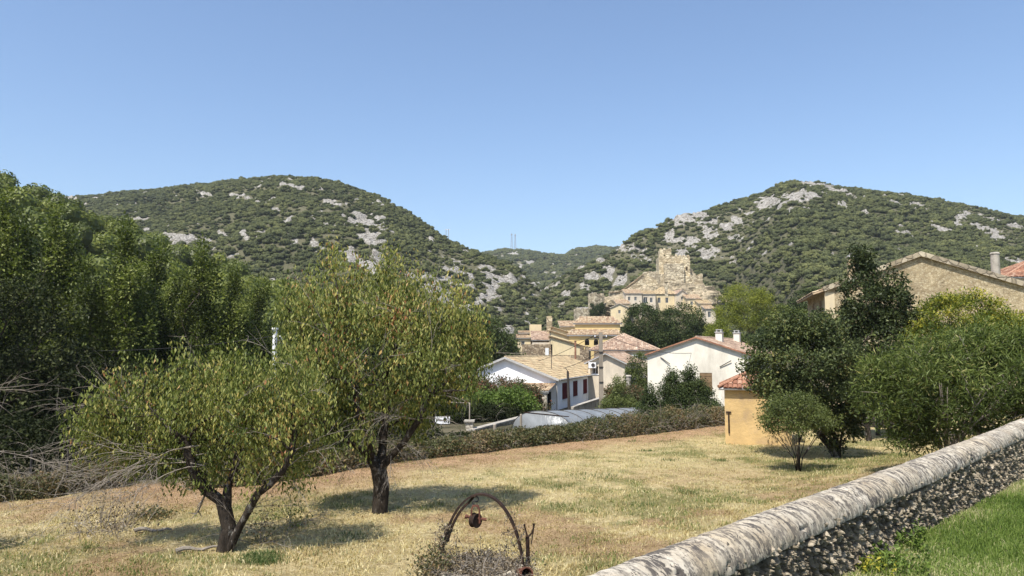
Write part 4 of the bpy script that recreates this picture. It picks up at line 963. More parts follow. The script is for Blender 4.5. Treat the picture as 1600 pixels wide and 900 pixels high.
for i, (px, d, s, lab) in enumerate(vs):
    b = gbase(px, d)
    if i == 0: VT.location = tuple(b); VT.scale = (s,) * 3; VT['label'] = lab
    else: copy_tree(VT, b, lab, rotz=rng.uniform(0, 6), scale=s)
# two rounded dark trees below the castle, bright pine beside them
tree('holm_oak', 'rounded dark tree below the castle, the left one of the touching pair', 'tree', gbase(1006, 128), [E(1006, 510, 128, 3.5, 3.9), E(990, 525, 128, 1.9, 2.4), E(1025, 530, 128, 2.0, 2.4)], 220, 90, .8, .24, 'hollyoak', 'bark_far', .25, .3, 101, tint_c=.08, tbase=.55, shell=.6, step=1, aspect=.6)
tree('holm_oak', 'rounded dark tree below the castle, the right and broader one of the pair', 'tree', gbase(1068, 125), [E(1068, 512, 125, 4.2, 4.0), E(1090, 525, 125, 2.4, 2.6), E(1045, 530, 125, 2.2, 2.6)], 250, 90, .8, .24, 'hollyoak', 'bark_far', .25, .3, 102, tint_c=.08, tbase=.55, shell=.6, step=1, aspect=.6)
tree('pine_tree', 'bright yellow-green pine with a broad clumped crown right of the castle', 'tree', gbase(1165, 112), [E(1160, 465, 112, 3.2, 1.9), E(1188, 475, 112, 2.4, 1.6), E(1140, 490, 112, 2.2, 1.6), E(1168, 500, 112, 2.6, 1.7), E(1120, 520, 112, 1.6, 1.4), E(1195, 500, 112, 1.8, 1.4)], 150, 170, .85, .20, 'pine', 'bark_far', .26, .4, 103, tint_c=.2, tbase=.62, shell=.55, step=1, aspect=.4)
tree('pine_tree', 'small yellow-green pine low beside the right dark tree', 'tree', gbase(1118, 105), [E(1118, 525, 105, 1.5, 1.5), E(1125, 510, 105, 1.0, 1.1)], 50, 150, .7, .18, 'pine', 'bark_far', .15, .3, 104, tbase=.4, shell=.5, step=1)
for i, (px, py, d, rx, rz, mt, lab) in enumerate(((1225, 505, 95, 2.9, 2.6, 'poplar', 'mid green tree between the bright pine and the stone house'), (1190, 540, 88, 2.2, 2.0, 'hollyoak', 'dark tree behind the two chimneys of the cream house'), (1262, 480, 100, 2.8, 2.6, 'hollyoak', 'dark tree against the left corner of the stone house'), (1150, 545, 92, 1.9, 1.6, 'poplar', 'green tree behind the roof of the cream house'),
        (1300, 500, 80, 3, 3, 'poplar', 'green tree behind the plum tree'), (1000, 585, 74, 1.35, 2.3, 'shrub', 'upright vine-green tree beside the left wall of the cream house'), (975, 615, 60, 1.5, .7, 'reddish', 'low reddish bush by the concrete post'))):
    if not lab: continue
    b = gbase(px, d); tree('broadleaf_tree', lab, 'tree', b, [E(px, py, d, rx, rz), E(px - 8, py + 18, d, rx * .8, rz * .8), E(px + 8, py + 12, d, rx * .8, rz * .8)], 130, 90, .6 * min(1, rx / 2), .20 if d > 76 else .14, mt, 'bark_far', .15, .3, 110 + i, tint_c=.12, tbase=.45, shell=.5, step=.8, aspect=.6)
# cypresses below the castle
for i, (px, py, d, rz) in enumerate(((926, 487, 255, 3.2), (934, 488, 250, 2.6), (941, 486, 250, 3.4))):
    b = gbase(px, d); b[2] = min(b[2], P(px, py, d)[2] - rz)
    tree('cypress_tree', ['slim dark cypress beside the square village tower, left of three', 'shorter bushy cypress in the middle of three by the square village tower', 'tallest of three cypresses by the square village tower'][i], 'tree', b, [E(px, py, d, .8 if i != 1 else 1.5, rz)], 40, 60, .6, .35, 'hollyoak', 'bark_far', .1, .2, 120 + i, shell=.3, step=2, group='cypresses')
# bushes around the farmhouse
for i, (px, py, d, rx, rz, mt, n, lab) in enumerate(((785, 612, 56, 2.1, 1.05, 'reddish', 240, 'large bush with reddish brown leaves against the farmhouse gable'), (735, 610, 55, 1.7, 1.2, 'reddish', 160, 'brownish bush behind the bent pipe frame'), (825, 625, 56, 1.2, 1.4, 'reddish', 120, 'dark reddish bush against the farmhouse porch'),
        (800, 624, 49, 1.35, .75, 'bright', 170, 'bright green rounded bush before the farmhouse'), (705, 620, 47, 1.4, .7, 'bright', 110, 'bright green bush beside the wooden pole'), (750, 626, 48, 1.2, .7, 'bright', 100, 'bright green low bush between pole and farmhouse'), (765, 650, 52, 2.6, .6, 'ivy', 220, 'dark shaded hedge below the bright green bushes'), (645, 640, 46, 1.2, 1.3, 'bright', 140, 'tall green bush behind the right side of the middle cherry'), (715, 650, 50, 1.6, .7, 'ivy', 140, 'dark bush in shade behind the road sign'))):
    b = gbase(px, d); b[2] = min(b[2], P(px, py, d)[2] - rz * .9); tree('garden_bush', lab, 'bush', b, [E(px, py, d, rx, rz), E(px - 12, py + 10, d, rx * .8, rz * .8), E(px + 14, py + 8, d, rx * .8, rz * .8)], n, 70, .42, .13, mt, 'bark_far', .06, .2, 130 + i, tint_c=.14, tbase=.5, shell=.4, aspect=.55)
# ------------------------------------------------------------------ buildings
def clip_poly(poly, x, y):
    n = len(poly); ins = np.zeros(np.shape(x), bool)
    for i in range(n):
        x1, y1 = poly[i]; x2, y2 = poly[(i + 1) % n]
        c = ((y1 > y) != (y2 > y)) & (x < (x2 - x1) * (y - y1) / (y2 - y1 + 1e-12) + x1); ins ^= c
    return ins
def tiles(mb, O, u, v, poly, pitch=.22, row=.38, h=.055, rng=None, off=.02):
    """barrel tiles: O origin, u along the eave, v up the slope (unit), poly in (u,v)"""
    rng = rng or np.random.default_rng(1)
    O, u, v = [np.array(a, float) for a in (O, u, v)]; u /= np.linalg.norm(u); v /= np.linalg.norm(v); n = np.cross(u, v)
    if n[2] < 0: n = -n
    pl = np.array(poly, float); a0, b0 = pl.min(0); a1, b1 = pl.max(0)
    nu, nv = max(1, round((a1 - a0) / pitch)), max(1, round((b1 - b0) / row)); pu = (a1 - a0) / nu; pv = (b1 - b0) / nv
    I, J = np.meshgrid(np.arange(nu), np.arange(nv)); cu = a0 + (I + .5) * pu; cv = b0 + (J + .5) * pv
    k = clip_poly(poly, cu.ravel(), cv.ravel()); cu, cv = cu.ravel()[k], cv.ravel()[k]; m_ = len(cu)
    if not m_: return
    th = np.linspace(0, pi, 5); du = -np.cos(th) * pu * .5; dh = np.sin(th) * h
    jit = rng.normal(size=(m_, 1)) * .006
    V = []
    for sv_, lift in ((-.5, .030), (.56, .0)):
        U_ = cu[:, None] + du[None, :] + jit; W_ = cv[:, None] + sv_ * pv + 0 * U_ + jit * 2; H_ = dh[None, :] + lift + off + 0 * U_
        V.append(O + U_[..., None] * u + W_[..., None] * v + H_[..., None] * n)
    V = np.stack(V, 1).reshape(-1, 3); base = (np.arange(m_) * 10)[:, None]
    Q = np.concatenate([base + np.array([j, j + 1, 6 + j, 5 + j]) for j in range(4)] + [base + np.array([0, 4, 3, 1])])
    t = np.clip(.45 + .3 * rng.normal(size=m_), 0, 1)
    mb.add(V, Q, tint=np.repeat(t, 10))
def slab(mb, O, u, v, poly, th=.12):
    u = np.array(u, float); v = np.array(v, float); u /= np.linalg.norm(u); v /= np.linalg.norm(v); n = np.cross(u, v)
    if n[2] < 0: n = -n
    pts = [np.array(O) + a * u + b * v for a, b in poly]; mb.prism(pts, -n * th)
def wall_holes(mb, fr, axis, a0, a1, z0, z1, p, th, holes):
    """wall in local frame: axis 'x' (at y=p..p+th) or 'y' (at x=p..p+th), holes (a0,a1,z0,z1)"""
    A = sorted({a0, a1} | {h[0] for h in holes} | {h[1] for h in holes}); Zs = sorted({z0, z1} | {h[2] for h in holes} | {h[3] for h in holes})
    for i in range(len(A) - 1):
        zs = None
        for j in range(len(Zs) - 1):
            ca, cz = (A[i] + A[i + 1]) / 2, (Zs[j] + Zs[j + 1]) / 2
            solid = not any(h[0] < ca < h[1] and h[2] < cz < h[3] for h in holes)
            if solid and zs is None: zs = Zs[j]
            if (not solid or j == len(Zs) - 2) and zs is not None:
                ze = Zs[j + 1] if solid else Zs[j]
                if axis == 'x': mb.box((A[i], p, zs), (A[i + 1], p + th, ze), fr)
                else: mb.box((p, A[i], zs), (p + th, A[i + 1], ze), fr)
                zs = None
def window(root, fr, axis, h, p, inward, frame='trim', kind='window', shut=None, sill=True):
    """framed pane set back in the opening; p the outer face, inward = +1/-1 direction of depth"""
    a0, a1, z0, z1 = h; f = .06; s0 = .14 * inward
    def bx(mb, a, b, c0, c1, q0, q1):
        lo, hi = min(q0, q1), max(q0, q1)
        if axis == 'x': mb.box((a, lo, c0), (b, hi, c1), fr)
        else: mb.box((lo, a, c0), (hi, b, c1), fr)
    mb = MB(); q0, q1 = p + s0, p + s0 + .06 * inward
    bx(mb, a0, a0 + f, z0, z1, q0, q1); bx(mb, a1 - f, a1, z0, z1, q0, q1); bx(mb, a0 + f, a1 - f, z1 - f, z1, q0, q1); bx(mb, a0 + f, a1 - f, z0, z0 + f, q0, q1)
    if kind == 'window': bx(mb, (a0 + a1) / 2 - .025, (a0 + a1) / 2 + .025, z0 + f, z1 - f, q0, q1)
    w = mb.build(kind, M[frame], root)
    mb = MB(); bx(mb, a0 + f, a1 - f, z0 + f, z1 - f, q0 + .02 * inward, q0 + .035 * inward); mb_o = mb
    V = np.concatenate(mb.V) - wloc(root); me = mesh_np('pane', V, [np.concatenate(mb.Q)], tint=np.full(len(V), .5), mat=M['glass']); link('pane', me, w)
    if shut:
        mb = MB(); 
        bx(mb, a0 + .01, (a0 + a1) / 2 - .01, z0 + .01, z1 - .01, p + .02 * inward, p + .06 * inward); bx(mb, (a0 + a1) / 2 + .01, a1 - .01, z0 + .01, z1 - .01, p + .02 * inward, p + .06 * inward)
        for k in range(3): bx(mb, a0 + .03, a1 - .03, z0 + (z1 - z0) * (.15 + .35 * k) - .03, z0 + (z1 - z0) * (.15 + .35 * k) + .03, p - .005 * inward, p + .022 * inward)
        V = np.concatenate(mb.V) - wloc(root); link('shutter', mesh_np('shutter', V, [np.concatenate(mb.Q)], tint=np.full(len(V), .5), mat=M[shut]), w)
    if sill:
        mb = MB(); bx(mb, a0 - .08, a1 + .08, z0 - .08, z0 - .003, p - .07 * inward, p + .13 * inward)
        V = np.concatenate(mb.V) - wloc(root); link('sill', mesh_np('sill', V, [np.concatenate(mb.Q)], tint=np.full(len(V), .5), mat=M['trim']), w)
def chimney(root, fr, x, y, z0, z1, w, d, mat, cap='fascia', pots=True):
    mb = MB(); mb.box((x - w / 2, y - d / 2, z0), (x + w / 2, y + d / 2, z1), fr); c = mb.build('chimney', M[mat], root)
    mb = MB(); mb.box((x - w / 2 - .06, y - d / 2 - .06, z1 + .002), (x + w / 2 + .06, y + d / 2 + .06, z1 + .08), fr)
    if pots: mb.box((x - w / 2 + .02, y - d / 2 + .02, z1 + .22), (x + w / 2 - .02, y + d / 2 - .02, z1 + .28), fr)
    if pots:
        for sx in (-1, 1): mb.box((x + sx * (w / 2 - .1) - .05, y - d / 2 + .04, z1 + .082), (x + sx * (w / 2 - .1) + .05, y + d / 2 - .04, z1 + .218), fr)
    V = np.concatenate(mb.V) - wloc(root); link('chimney_cap', mesh_np('chimney_cap', V, [np.concatenate(mb.Q)], tint=np.full(len(V), .5), mat=M[cap]), c)
def house(name, label, cat, o, az, W, L, ze, rise, wall, tile, kind='gable', ridge='y', over=.3, front=(), left=(), right=(), th=.3, pitch=.22, row=.38, wkw=None, group=None, base_drop=1.0, cap_edge=None, doors=()):
    """local frame: x along the front (0..W), y back (0..L); front at y=0. ridge 'y': gables front/back. z=0 ground"""
    fr = Fr(o, az); root = thing(name, label, cat, o, group); rng = np.random.default_rng(abs(hash(label)) % 1000 if False else int(sum(map(ord, label))))
    wkw = wkw or {}
    mb = MB(); zb = -base_drop
    wall_holes(mb, fr, 'x', 0, W, zb, ze, 0, th, list(front)); wall_holes(mb, fr, 'x', 0, W, zb, ze, L - th, th, [])
    wall_holes(mb, fr, 'y', th, L - th, zb, ze, 0, th, list(left)); wall_holes(mb, fr, 'y', th, L - th, zb, ze, W - th, th, list(right))
    mb.box((th, th, ze - .12), (W - th, L - th, ze - .02), fr)      # ceiling
    def g(pts, e): mb.prism(pts, e, fr)
    rm, sl = MB(), MB()
    if kind == 'gable' and ridge == 'y':
        for y0 in (0, L - th): g([(0, y0, ze), (W, y0, ze), (W / 2, y0, ze + rise)], (0, th, 0))
        s = sqrt((W / 2) ** 2 + rise ** 2); k = over
        for sx in (0, 1):
            O = fr((0 if sx == 0 else W, -k, ze + .0))[0]; u = fr.y; v = (fr.x if sx == 0 else -fr.x) * (W / 2) / s + fr.z * rise / s
            poly = [(0, -k), (L + 2 * k, -k), (L + 2 * k, s - .001), (0, s - .001)]
            O2 = O + fr.z * .13; tiles(rm, O2, u, v, poly, pitch, row, rng=rng); slab(sl, O2, u, v, poly, .12)
        rp = fr([(W / 2, -k, ze + rise + .2), (W / 2, L + k, ze + rise + .2)]); rm.tube(np.linspace(rp[0], rp[1], 12), .1, 8, tint=.6)
    elif kind == 'gable':
        for x0 in (0, W - th): g([(x0, 0, ze), (x0, L, ze), (x0, L / 2, ze + rise)], (th, 0, 0))
        s = sqrt((L / 2) ** 2 + rise ** 2); k = over
        for sy in (0, 1):
            O = fr((-k, 0 if sy == 0 else L, ze + .13))[0]; u = fr.x; v = (fr.y if sy == 0 else -fr.y) * (L / 2) / s + fr.z * rise / s
            poly = [(0, -k), (W + 2 * k, -k), (W + 2 * k, s - .001), (0, s - .001)]; tiles(rm, O, u, v, poly, pitch, row, rng=rng); slab(sl, O, u, v, poly, .12)
        rp = fr([(-k, L / 2, ze + rise + .2), (W + k, L / 2, ze + rise + .2)]); rm.tube(np.linspace(rp[0], rp[1], 12), .1, 8, tint=.6)
    elif kind == 'hip':
        mn = min(W, L) / 2; s = sqrt(mn ** 2 + rise ** 2); k = over
        for (a, b, ux, vx, ln) in (((-k, -k), 0, fr.x, fr.y, W + 2 * k), ((W + k, -k), 0, fr.y, -fr.x, L + 2 * k), ((W + k, L + k), 0, -fr.x, -fr.y, W + 2 * k), ((-k, L + k), 0, -fr.y, fr.x, L + 2 * k)):
            O = fr((a[0], a[1], ze + .13 - k * rise / mn))[0]; v = vx * mn / s + fr.z * rise / s; kk = mn + k; sk = kk * s / mn
            poly = [(0, 0), (ln, 0), (ln - kk, sk), (kk, sk)] if ln > 2 * kk + .01 else [(0, 0), (ln, 0), (ln / 2, sk * (ln / 2) / kk)]
            tiles(rm, O, ux, v, poly, pitch, row, rng=rng); slab(sl, O, ux, v, poly, .1)
            e0 = O; e1 = O + ux * kk + v * sk; rm.tube([e0 + fr.z * .07, e1 + fr.z * .07], .09, 7, tint=.7)
    elif kind == 'shed':                                      # low at front, high at back
        g([(0, th, ze), (0, L, ze), (0, L, ze + rise)], (th, 0, 0)); g([(W - th, th, ze), (W - th, L, ze), (W - th, L, ze + rise)], (th, 0, 0)); mb.box((th, L - th, ze), (W - th, L, ze + rise), fr)
        s = sqrt(L ** 2 + rise ** 2); k = over; O = fr((-k, 0, ze + .15))[0]; v = fr.y * L / s + fr.z * rise / s
        poly = [(0, -k), (W + 2 * k, -k), (W + 2 * k, s + k), (0, s + k)]; tiles(rm, O, fr.x, v, poly, pitch, row, rng=rng); slab(sl, O, fr.x, v, poly, .12)
    mb.build('wall', M[wall], root)
    roof = rm.build('roof', M[tile], root)
    V = np.concatenate(sl.V) - wloc(root); F = [np.concatenate(sl.Q)] + ([np.concatenate(sl.T)] if sl.T else [])
    link('roof_board', mesh_np('roof_board', V, F, tint=np.full(len(V), .5), mat=M[cap_edge or 'fascia']), roof)
    for hs, ax, p, inn in ((front, 'x', 0, 1), (left, 'y', 0, 1), (right, 'y', W, -1)):
        for h in hs: window(root, fr, ax, h, p, inn, **wkw)
    return root, fr
def flat_box(name, label, cat, o, az, W, L, H, wall, group=None, holes=(), crenel=0, th=.5, left=(), right=()):
    """roofless walls (towers, ruins) with an uneven or crenellated top"""
    fr = Fr(o, az); root = thing(name, label, cat, o, group); mb = MB(); rng = np.random.default_rng(int(sum(map(ord, label))))
    wall_holes(mb, fr, 'x', 0, W, -3, H, 0, th, list(holes)); mb.box((0, L - th, -3), (W, L, H), fr)
    wall_holes(mb, fr, 'y', th, L - th, -3, H, 0, th, list(left)); wall_holes(mb, fr, 'y', th, L - th, -3, H, W - th, th, list(right))
    if crenel:
        for (a, b, c, d) in ((0, W, 0, 0), (0, W, L - th, 0)):
            x = a
            while x < b - .3:
                w = min(crenel * rng.uniform(.8, 1.2), b - x); hh = crenel * rng.uniform(.55, 1.0)
                if rng.random() < .9: mb.box((x, c + .003, H + .0), (x + w, c + th - .003, H + hh), fr)
                x += w * 1.75
        y = th + .2
        while y < L - th - .5:
            for c in (0, W - th): mb.box((c + .003, y, H), (c + th - .003, y + min(crenel, L - th - y), H + crenel * .8), fr)
            y += crenel * 1.8
    mb.box((th, th, -2), (W - th, L - th, H * .55), fr)
    mb.build('wall', M[wall], root)
    return root, fr

# --- yellow hut in the field
o = gbase(1129, 33.2); o[2] -= .02; d0 = 33.2
fr = Fr(o, R(17)); root = thing('garden_hut', 'small square ochre hut with red tiled pyramid roof at the field edge', 'hut', o)
mb = MB(); Wd, Ld, Hh = 2.75, 2.75, 2.42
mb.box((0, 0, -.4), (Wd, Ld, Hh), fr); mb.build('wall', M['ochre'], root)
rm, sl = MB(), MB(); k = .24; mn = Wd / 2; rise = .66; s = sqrt(mn ** 2 + rise ** 2)
for a, ux, vx in (((-k, -k), fr.x, fr.y), ((Wd + k, -k), fr.y, -fr.x), ((Wd + k, Ld + k), -fr.x, -fr.y), ((-k, Ld + k), -fr.y, fr.x)):
    O = fr((a[0], a[1], Hh + .13 - k * rise / mn))[0]; v = vx * mn / s + fr.z * rise / s; kk = mn + k; sk = kk * s / mn
    tiles(rm, O, ux, v, [(0, 0), (2 * kk, 0), (kk, sk)], .2, .34, .06, off=.015); slab(sl, O, ux, v, [(0, 0), (2 * kk, 0), (kk, sk)], .06)
    rm.tube([O + fr.z * .1, O + ux * kk + v * sk + fr.z * .1], .075, 7, tint=.55)
roof = rm.build('roof', M['tile_red'], root); V = np.concatenate(sl.V) - wloc(root); link('roof_board', mesh_np('roof_board', V, [np.concatenate(sl.Q), np.concatenate(sl.T)], tint=np.full(len(V), .5), mat=M['fascia']), roof)
mb = MB(); mb.tube(fr([(.16, -.04, .5), (.16, -.04, 1.42)]), .035, 7); mb.box((.05, -.05, 1.38), (.27, -.003, 1.44), fr); mb.build('iron_bar', M['rust'], root)
mb = MB(); mb.tube(fr([(2.2, -.04, .6), (2.2, -.04, 1.5)]), .03, 7); mb.box((2.05, -.05, 1.3), (2.35, -.003, 1.35), fr); mb.build('iron_bar', M['rust'], root)

# --- cream house right of centre
apex = P(1088, 529, 60.0); az = R(30); fr0 = Fr(apex, az); hw = 4.15
o = fr0((-hw, 0, 0))[0]; zg = -1.35; o[2] = zg; ze = 3.78 - zg; rs = 1.38
root, fr = house('cream_house', 'cream rendered house with a wide gable, two small chimneys and one shuttered window', 'house', o, az, 2 * hw, 12, ze - .15, rs, 'cream', 'tile_pink', over=.12,
      front=[(4.35, 5.35, 3.1 - .9, 4.6 - .9)], wkw=dict(shut='shutter_wood', frame='trim'), pitch=.21, row=.36, cap_edge='cream')
for px_, dd_, zz_ in ((1124.5, 63.0, 1.85), (1152, 69, 1.95)):
    q = P(px_, 540, dd_) - fr.o; chimney(root, fr, q @ fr.x, q @ fr.y, ze + .3, ze + zz_, .55, .5, 'cream')
mb = MB(); mb.tube(fr([(1.15, -.06, ze - .2), (1.95, -.12, ze - .75)]), .035, 6); mb.build('iron_tie', M['iron'], root)
mb = MB(); mb.tube(fr([(6.0, -.06, ze - .95), (6.9, -.12, ze - .45)]), .035, 6); mb.build('iron_tie', M['iron'], root)
mb = MB(); rp = fr([(0 - .14, -.14, ze - .02), (hw, -.14, ze + rs + .01), (2 * hw + .14, -.14, ze - .02)]); mb.strip(np.concatenate([np.linspace(rp[0], rp[1], 20), np.linspace(rp[1], rp[2], 20)[1:]]), fr.y, .22, .11, .5)
mb.build('verge_tiles', M['tile_red'], root)

# --- white farmhouse with dark red shutters
az = R(17); C = P(869, 592, 70.0); zg = -1.45; hw = 4.93; fr0 = Fr((C[0], C[1], zg), az); L = 25.5
o = fr0((-2 * hw, 0, 0))[0]; ze = C[2] - zg - .1
def hole(px, w=1.05):
    # distance along the long wall that shows at photo column px
    u = ue(px, 560)[0]; cx, cy = C[0], C[1]; t = (u * cy - cx) / (sin(az) - u * cos(az)); return t
hs = []
for px in (882.3, 898.7, 914, 928.3):
    t = hole(px); hs.append((t - 1.15, t + 1.15, .85, 2.45))
root, fr = house('farmhouse', 'long white farmhouse with a broad tan tiled roof and four closed dark red shutters', 'house', o, az, 2 * hw, L, ze, 1.95, 'white', 'tile_tan', over=.35, right=hs, wkw=dict(shut='shutter', frame='trim'), pitch=.25, row=.42)
mb = MB()
rp = fr([(-.35, -.4, ze - .02), (hw, -.4, ze + 2.05), (2 * hw + .35, -.4, ze - .02)]); mb.strip(np.concatenate([np.linspace(rp[0], rp[1], 12), np.linspace(rp[1], rp[2], 12)[1:]]), fr.y, .08, .2, .5); mb.build('barge_board', M['fascia'], root)
mb = MB(); mb.tube(fr([(2 * hw + .08, -.08, .0), (2 * hw + .08, -.08, ze - .1)]), .07, 8); mb.tube(fr([(2 * hw + .42, -.2, ze + .02), (2 * hw + .42, L, ze - .02)]), .07, 6); mb.build('gutter', M['fascia'], root)
# porch against the gable
mb = MB(); px0, px1, dep = 2 * hw - 4.3, 2 * hw - .1, 2.6
sl_ = (0, 0); O = fr((px0 - .2, -dep - .3, 1.95))[0]; rise = .55; s = sqrt((dep + .3) ** 2 + rise ** 2); v = fr.y * (dep + .3) / s + fr.z * rise / s
tiles(mb, O, fr.x, v, [(0, 0), (px1 - px0 + .3, 0), (px1 - px0 + .3, s - .02), (0, s - .02)], .25, .4); pr = mb.build('porch_roof', M['tile_mix'], root)
mb = MB(); slab(mb, O, fr.x, v, [(0, 0), (px1 - px0 + .3, 0), (px1 - px0 + .3, s - .02), (0, s - .02)], .12); mb.build('porch_ceiling', M['fascia'], root)
mb = MB(); mb.box((px0, -dep - .1, 1.72), (px1, -dep + .15, 1.9), fr); mb.build('porch_beam', M['trim'], root)
for x in (px0 + .1, px1 - .55): mb = MB(); mb.box((x, -dep - .12, -.6), (x + .42, -dep + .28, 1.72), fr); mb.build('porch_pillar', M['block'], root)
mb = MB(); mb.box((2 * hw - 3.6, -.05, -.4), (2 * hw - .5, -.003, 1.75), fr); mb.build('door', M['dark'], root)  # dark sheet on the gable, painted in for the shade under the porch
mb = MB(); mb.tube(fr([(hw + 3.2, 5.2, ze + .6), (hw + 3.2, 5.2, ze + 2.7)]), .035, 6); mb.build('aerial', M['iron'], root)
# back annex
o2 = P(943, 600, 93.5); o2[2] = -1.2
house('annex', 'low annex with a faded tiled roof and open dark doorway beyond the farmhouse', 'outbuilding', o2, R(17), 2.6, 5, 2.5, .7, 'beige', 'tile_mix', kind='shed', over=.4, front=[(1.5, 2.2, .1, 2.0)], right=[(1, 2, .8, 2.0)])

# --- tan stone house at the right
A0 = P(1289, 455, 47.0); az = R(15); zg = -.5; fr0 = Fr((A0[0], A0[1], zg), az); hw = 5.55; ze = A0[2] - zg
o = fr0((0, 0, 0))[0]
root, fr = house('stone_house', 'large tan rubble stone house with a wide gable rising above the trees on the right', 'house', o, az, 2 * hw, 9, ze, 2.05, 'tan_stone', 'tile_mix', over=.1, left=[(1.6, 2.7, ze - 2.1, ze - .45), (5.2, 6.2, ze - 2.1, ze - .45)], wkw=dict(shut='shutter_wood', sill=False), cap_edge='tan_stone')
mb = MB(); rp = fr([(-.1, -.04, ze + .12), (hw, -.04, ze + 2.19), (2 * hw + .1, -.04, ze + .12)]); mb.strip(np.concatenate([np.linspace(rp[0], rp[1], 14), np.linspace(rp[1], rp[2], 14)[1:]]), fr.y, .34, .30, .5); mb.build('gable_coping', M['coping_stone'], root)
mb = MB(); O = fr((-.75, -.1, ze - .12))[0]; v = fr.x * .95 + fr.z * .32; tiles(mb, O, fr.y, v, [(0, 0), (9.2, 0), (9.2, .8), (0, .8)], .22, .4); slab(mb, O, fr.y, v, [(0, 0), (9.2, 0), (9.2, .8), (0, .8)], .1); mb.build('eave', M['tile_mix'], root)
mb = MB(); mb.box((-.03, -.03, -1), (.55, -.004, ze - .1), fr); mb.build('corner_stones', M['pale'], root)
c = P(1555, 410, 49.5); loc = np.array((np.dot(c - fr.o, fr.x), np.dot(c - fr.o, fr.y)))
mb = MB(); zc_ = P(1555, 397, 49.5)[2] - zg; mb.tube(np.linspace(fr((loc[0], loc[1], ze + .3))[0], fr((loc[0], loc[1], zc_))[0], 4), .27, 14); ch = mb.build('chimney', M['concrete'], root, smooth=False)
mb = MB(); mb.tube(np.linspace(fr((loc[0], loc[1], zc_ + .004))[0], fr((loc[0], loc[1], zc_ + .12))[0], 2), [.31, .24], 14); V = np.concatenate(mb.V) - wloc(root); link('chimney_cap', mesh_np('chimney_cap', V, [np.concatenate(mb.Q), np.concatenate(mb.T)], tint=np.full(len(V), .5), mat=M['concrete']), ch)
c = P(1330, 408, 52); loc = np.array((np.dot(c - fr.o, fr.x), np.dot(c - fr.o, fr.y)))
chimney(root, fr, loc[0], loc[1], ze - .2, c[2] - zg + .25, .5, .5, 'tan_stone')
o = P(1572, 432, 62); o[2] = -.5
house('tiled_house', 'house whose red tiled roof corner shows behind the stone gable at the right edge', 'house', o, R(8), 12, 9, P(1572, 434, 62)[2] + .5, 1.9, 'beige', 'tile_red', kind='hip', over=.3)

# --- hip roofed house and the small gabled one before it
cz = P(973, 545, 92)[2]; zg = -.6
o = P(928, 545, 92.0); o[2] = zg
root, fr = house('hip_roof_house', 'beige house under a pinkish hipped roof behind the concrete post', 'house', o, R(8), 7.4, 7.4, cz - zg, 1.75, 'beige', 'tile_pink', kind='hip', over=.65, front=[(1.2, 1.9, cz - zg - 1.5, cz - zg - .5)], pitch=.25, row=.42)
q = fr((4.9, -.3, cz - zg - 1.35))[0]
def aircon(p, fr_, label):
    p = np.array(p); f = Fr(p, 0); f.x, f.y = fr_.x, fr_.y; root = thing('air_conditioner', label, 'air conditioner', p); mb = MB(); mb.box((-.42, -.15, 0), (.42, .15, .62), f); mb.build('casing', M['signw'], root)
    a = np.linspace(0, 2 * pi, 17); mb = MB(); pts = f(np.stack([.12 + .22 * np.cos(a), np.full(17, -.165), .31 + .22 * np.sin(a)], 1)); mb.tube(pts, .018, 5); mb.prism(f(np.stack([.12 + .19 * np.cos(a[:-1]), np.full(16, -.153), .31 + .19 * np.sin(a[:-1])], 1)), f.y * -.006); mb.build('fan_grille', M['iron'], root)
aircon(q, fr, 'white air conditioner on the front wall of the hip roofed house')
apx = P(943, 549, 84); az = R(24); hw = 2.15; fr0 = Fr(apx, az); o = fr0((-hw + .3, 0, 0))[0]; zg = -1.0; ze = P(943, 568, 84)[2] - zg + .05; o[2] = zg
root, fr = house('gabled_cottage', 'small beige cottage with a pink tiled gable roof, between farmhouse and cream house', 'house', o, az, 2 * hw, 7.5, ze, 1.0, 'beige', 'tile_pink', over=.4, front=[(.5, 1.2, ze - 1.25, ze - .35)], pitch=.22)
aircon(fr((.65, -.35, ze - .1 - .45))[0], fr, 'white air conditioner under the eave of the small cottage')

# --- ochre yellow house behind
dY = 140.0; zl = P(930, 524, dY)[2]; zu = P(930, 506, dY + 5)[2]; zg = 1.0
o = P(889, 524, dY); o[2] = zg; fr = Fr(o, R(3)); root = thing('yellow_house', 'tall ochre yellow house with a second storey set back above a tiled lower roof', 'house', o)
Wy = (972 - 889) / FPX * dY; mb = MB()
ah = [((917 - 889) / FPX * dY, 1.3), ((931 - 889) / FPX * dY, 1.3)]
holes = [(x - .42, x + .42, P(900, 539.5, dY)[2] - zg, P(900, 533, dY)[2] - zg) for x, w in ah]
wall_holes(mb, fr, 'x', 0, Wy, -4, zl - zg, 0, .4, holes); mb.box((0, .4, -4), (.4, 12, zl - zg), fr); mb.box((Wy - .4, .4, -4), (Wy, 12, zl - zg), fr); mb.box((.4, 11.6, -4), (Wy - .4, 12, zl - zg), fr)
x1 = (900 - 889) / FPX * dY; mb.box((x1, 4.6, zl - zg), (Wy, 12, zu - zg), fr); mb.build('wall', M['yellow'], root)
for (h, nm) in zip(holes, ('a', 'b')):
    mb = MB(); xm = (h[0] + h[1]) / 2; a = np.linspace(0, pi, 9); pts = fr(np.stack([xm + .42 * np.cos(a), np.full(9, .12), h[3] + .42 * np.sin(a) - .02], 1))
    mb.prism(list(pts), fr.y * .05 * -2.6); mb.box((h[0], .35, h[2]), (h[1], .38, h[3]), fr); mb.build('arched_window', M['dark'], root)
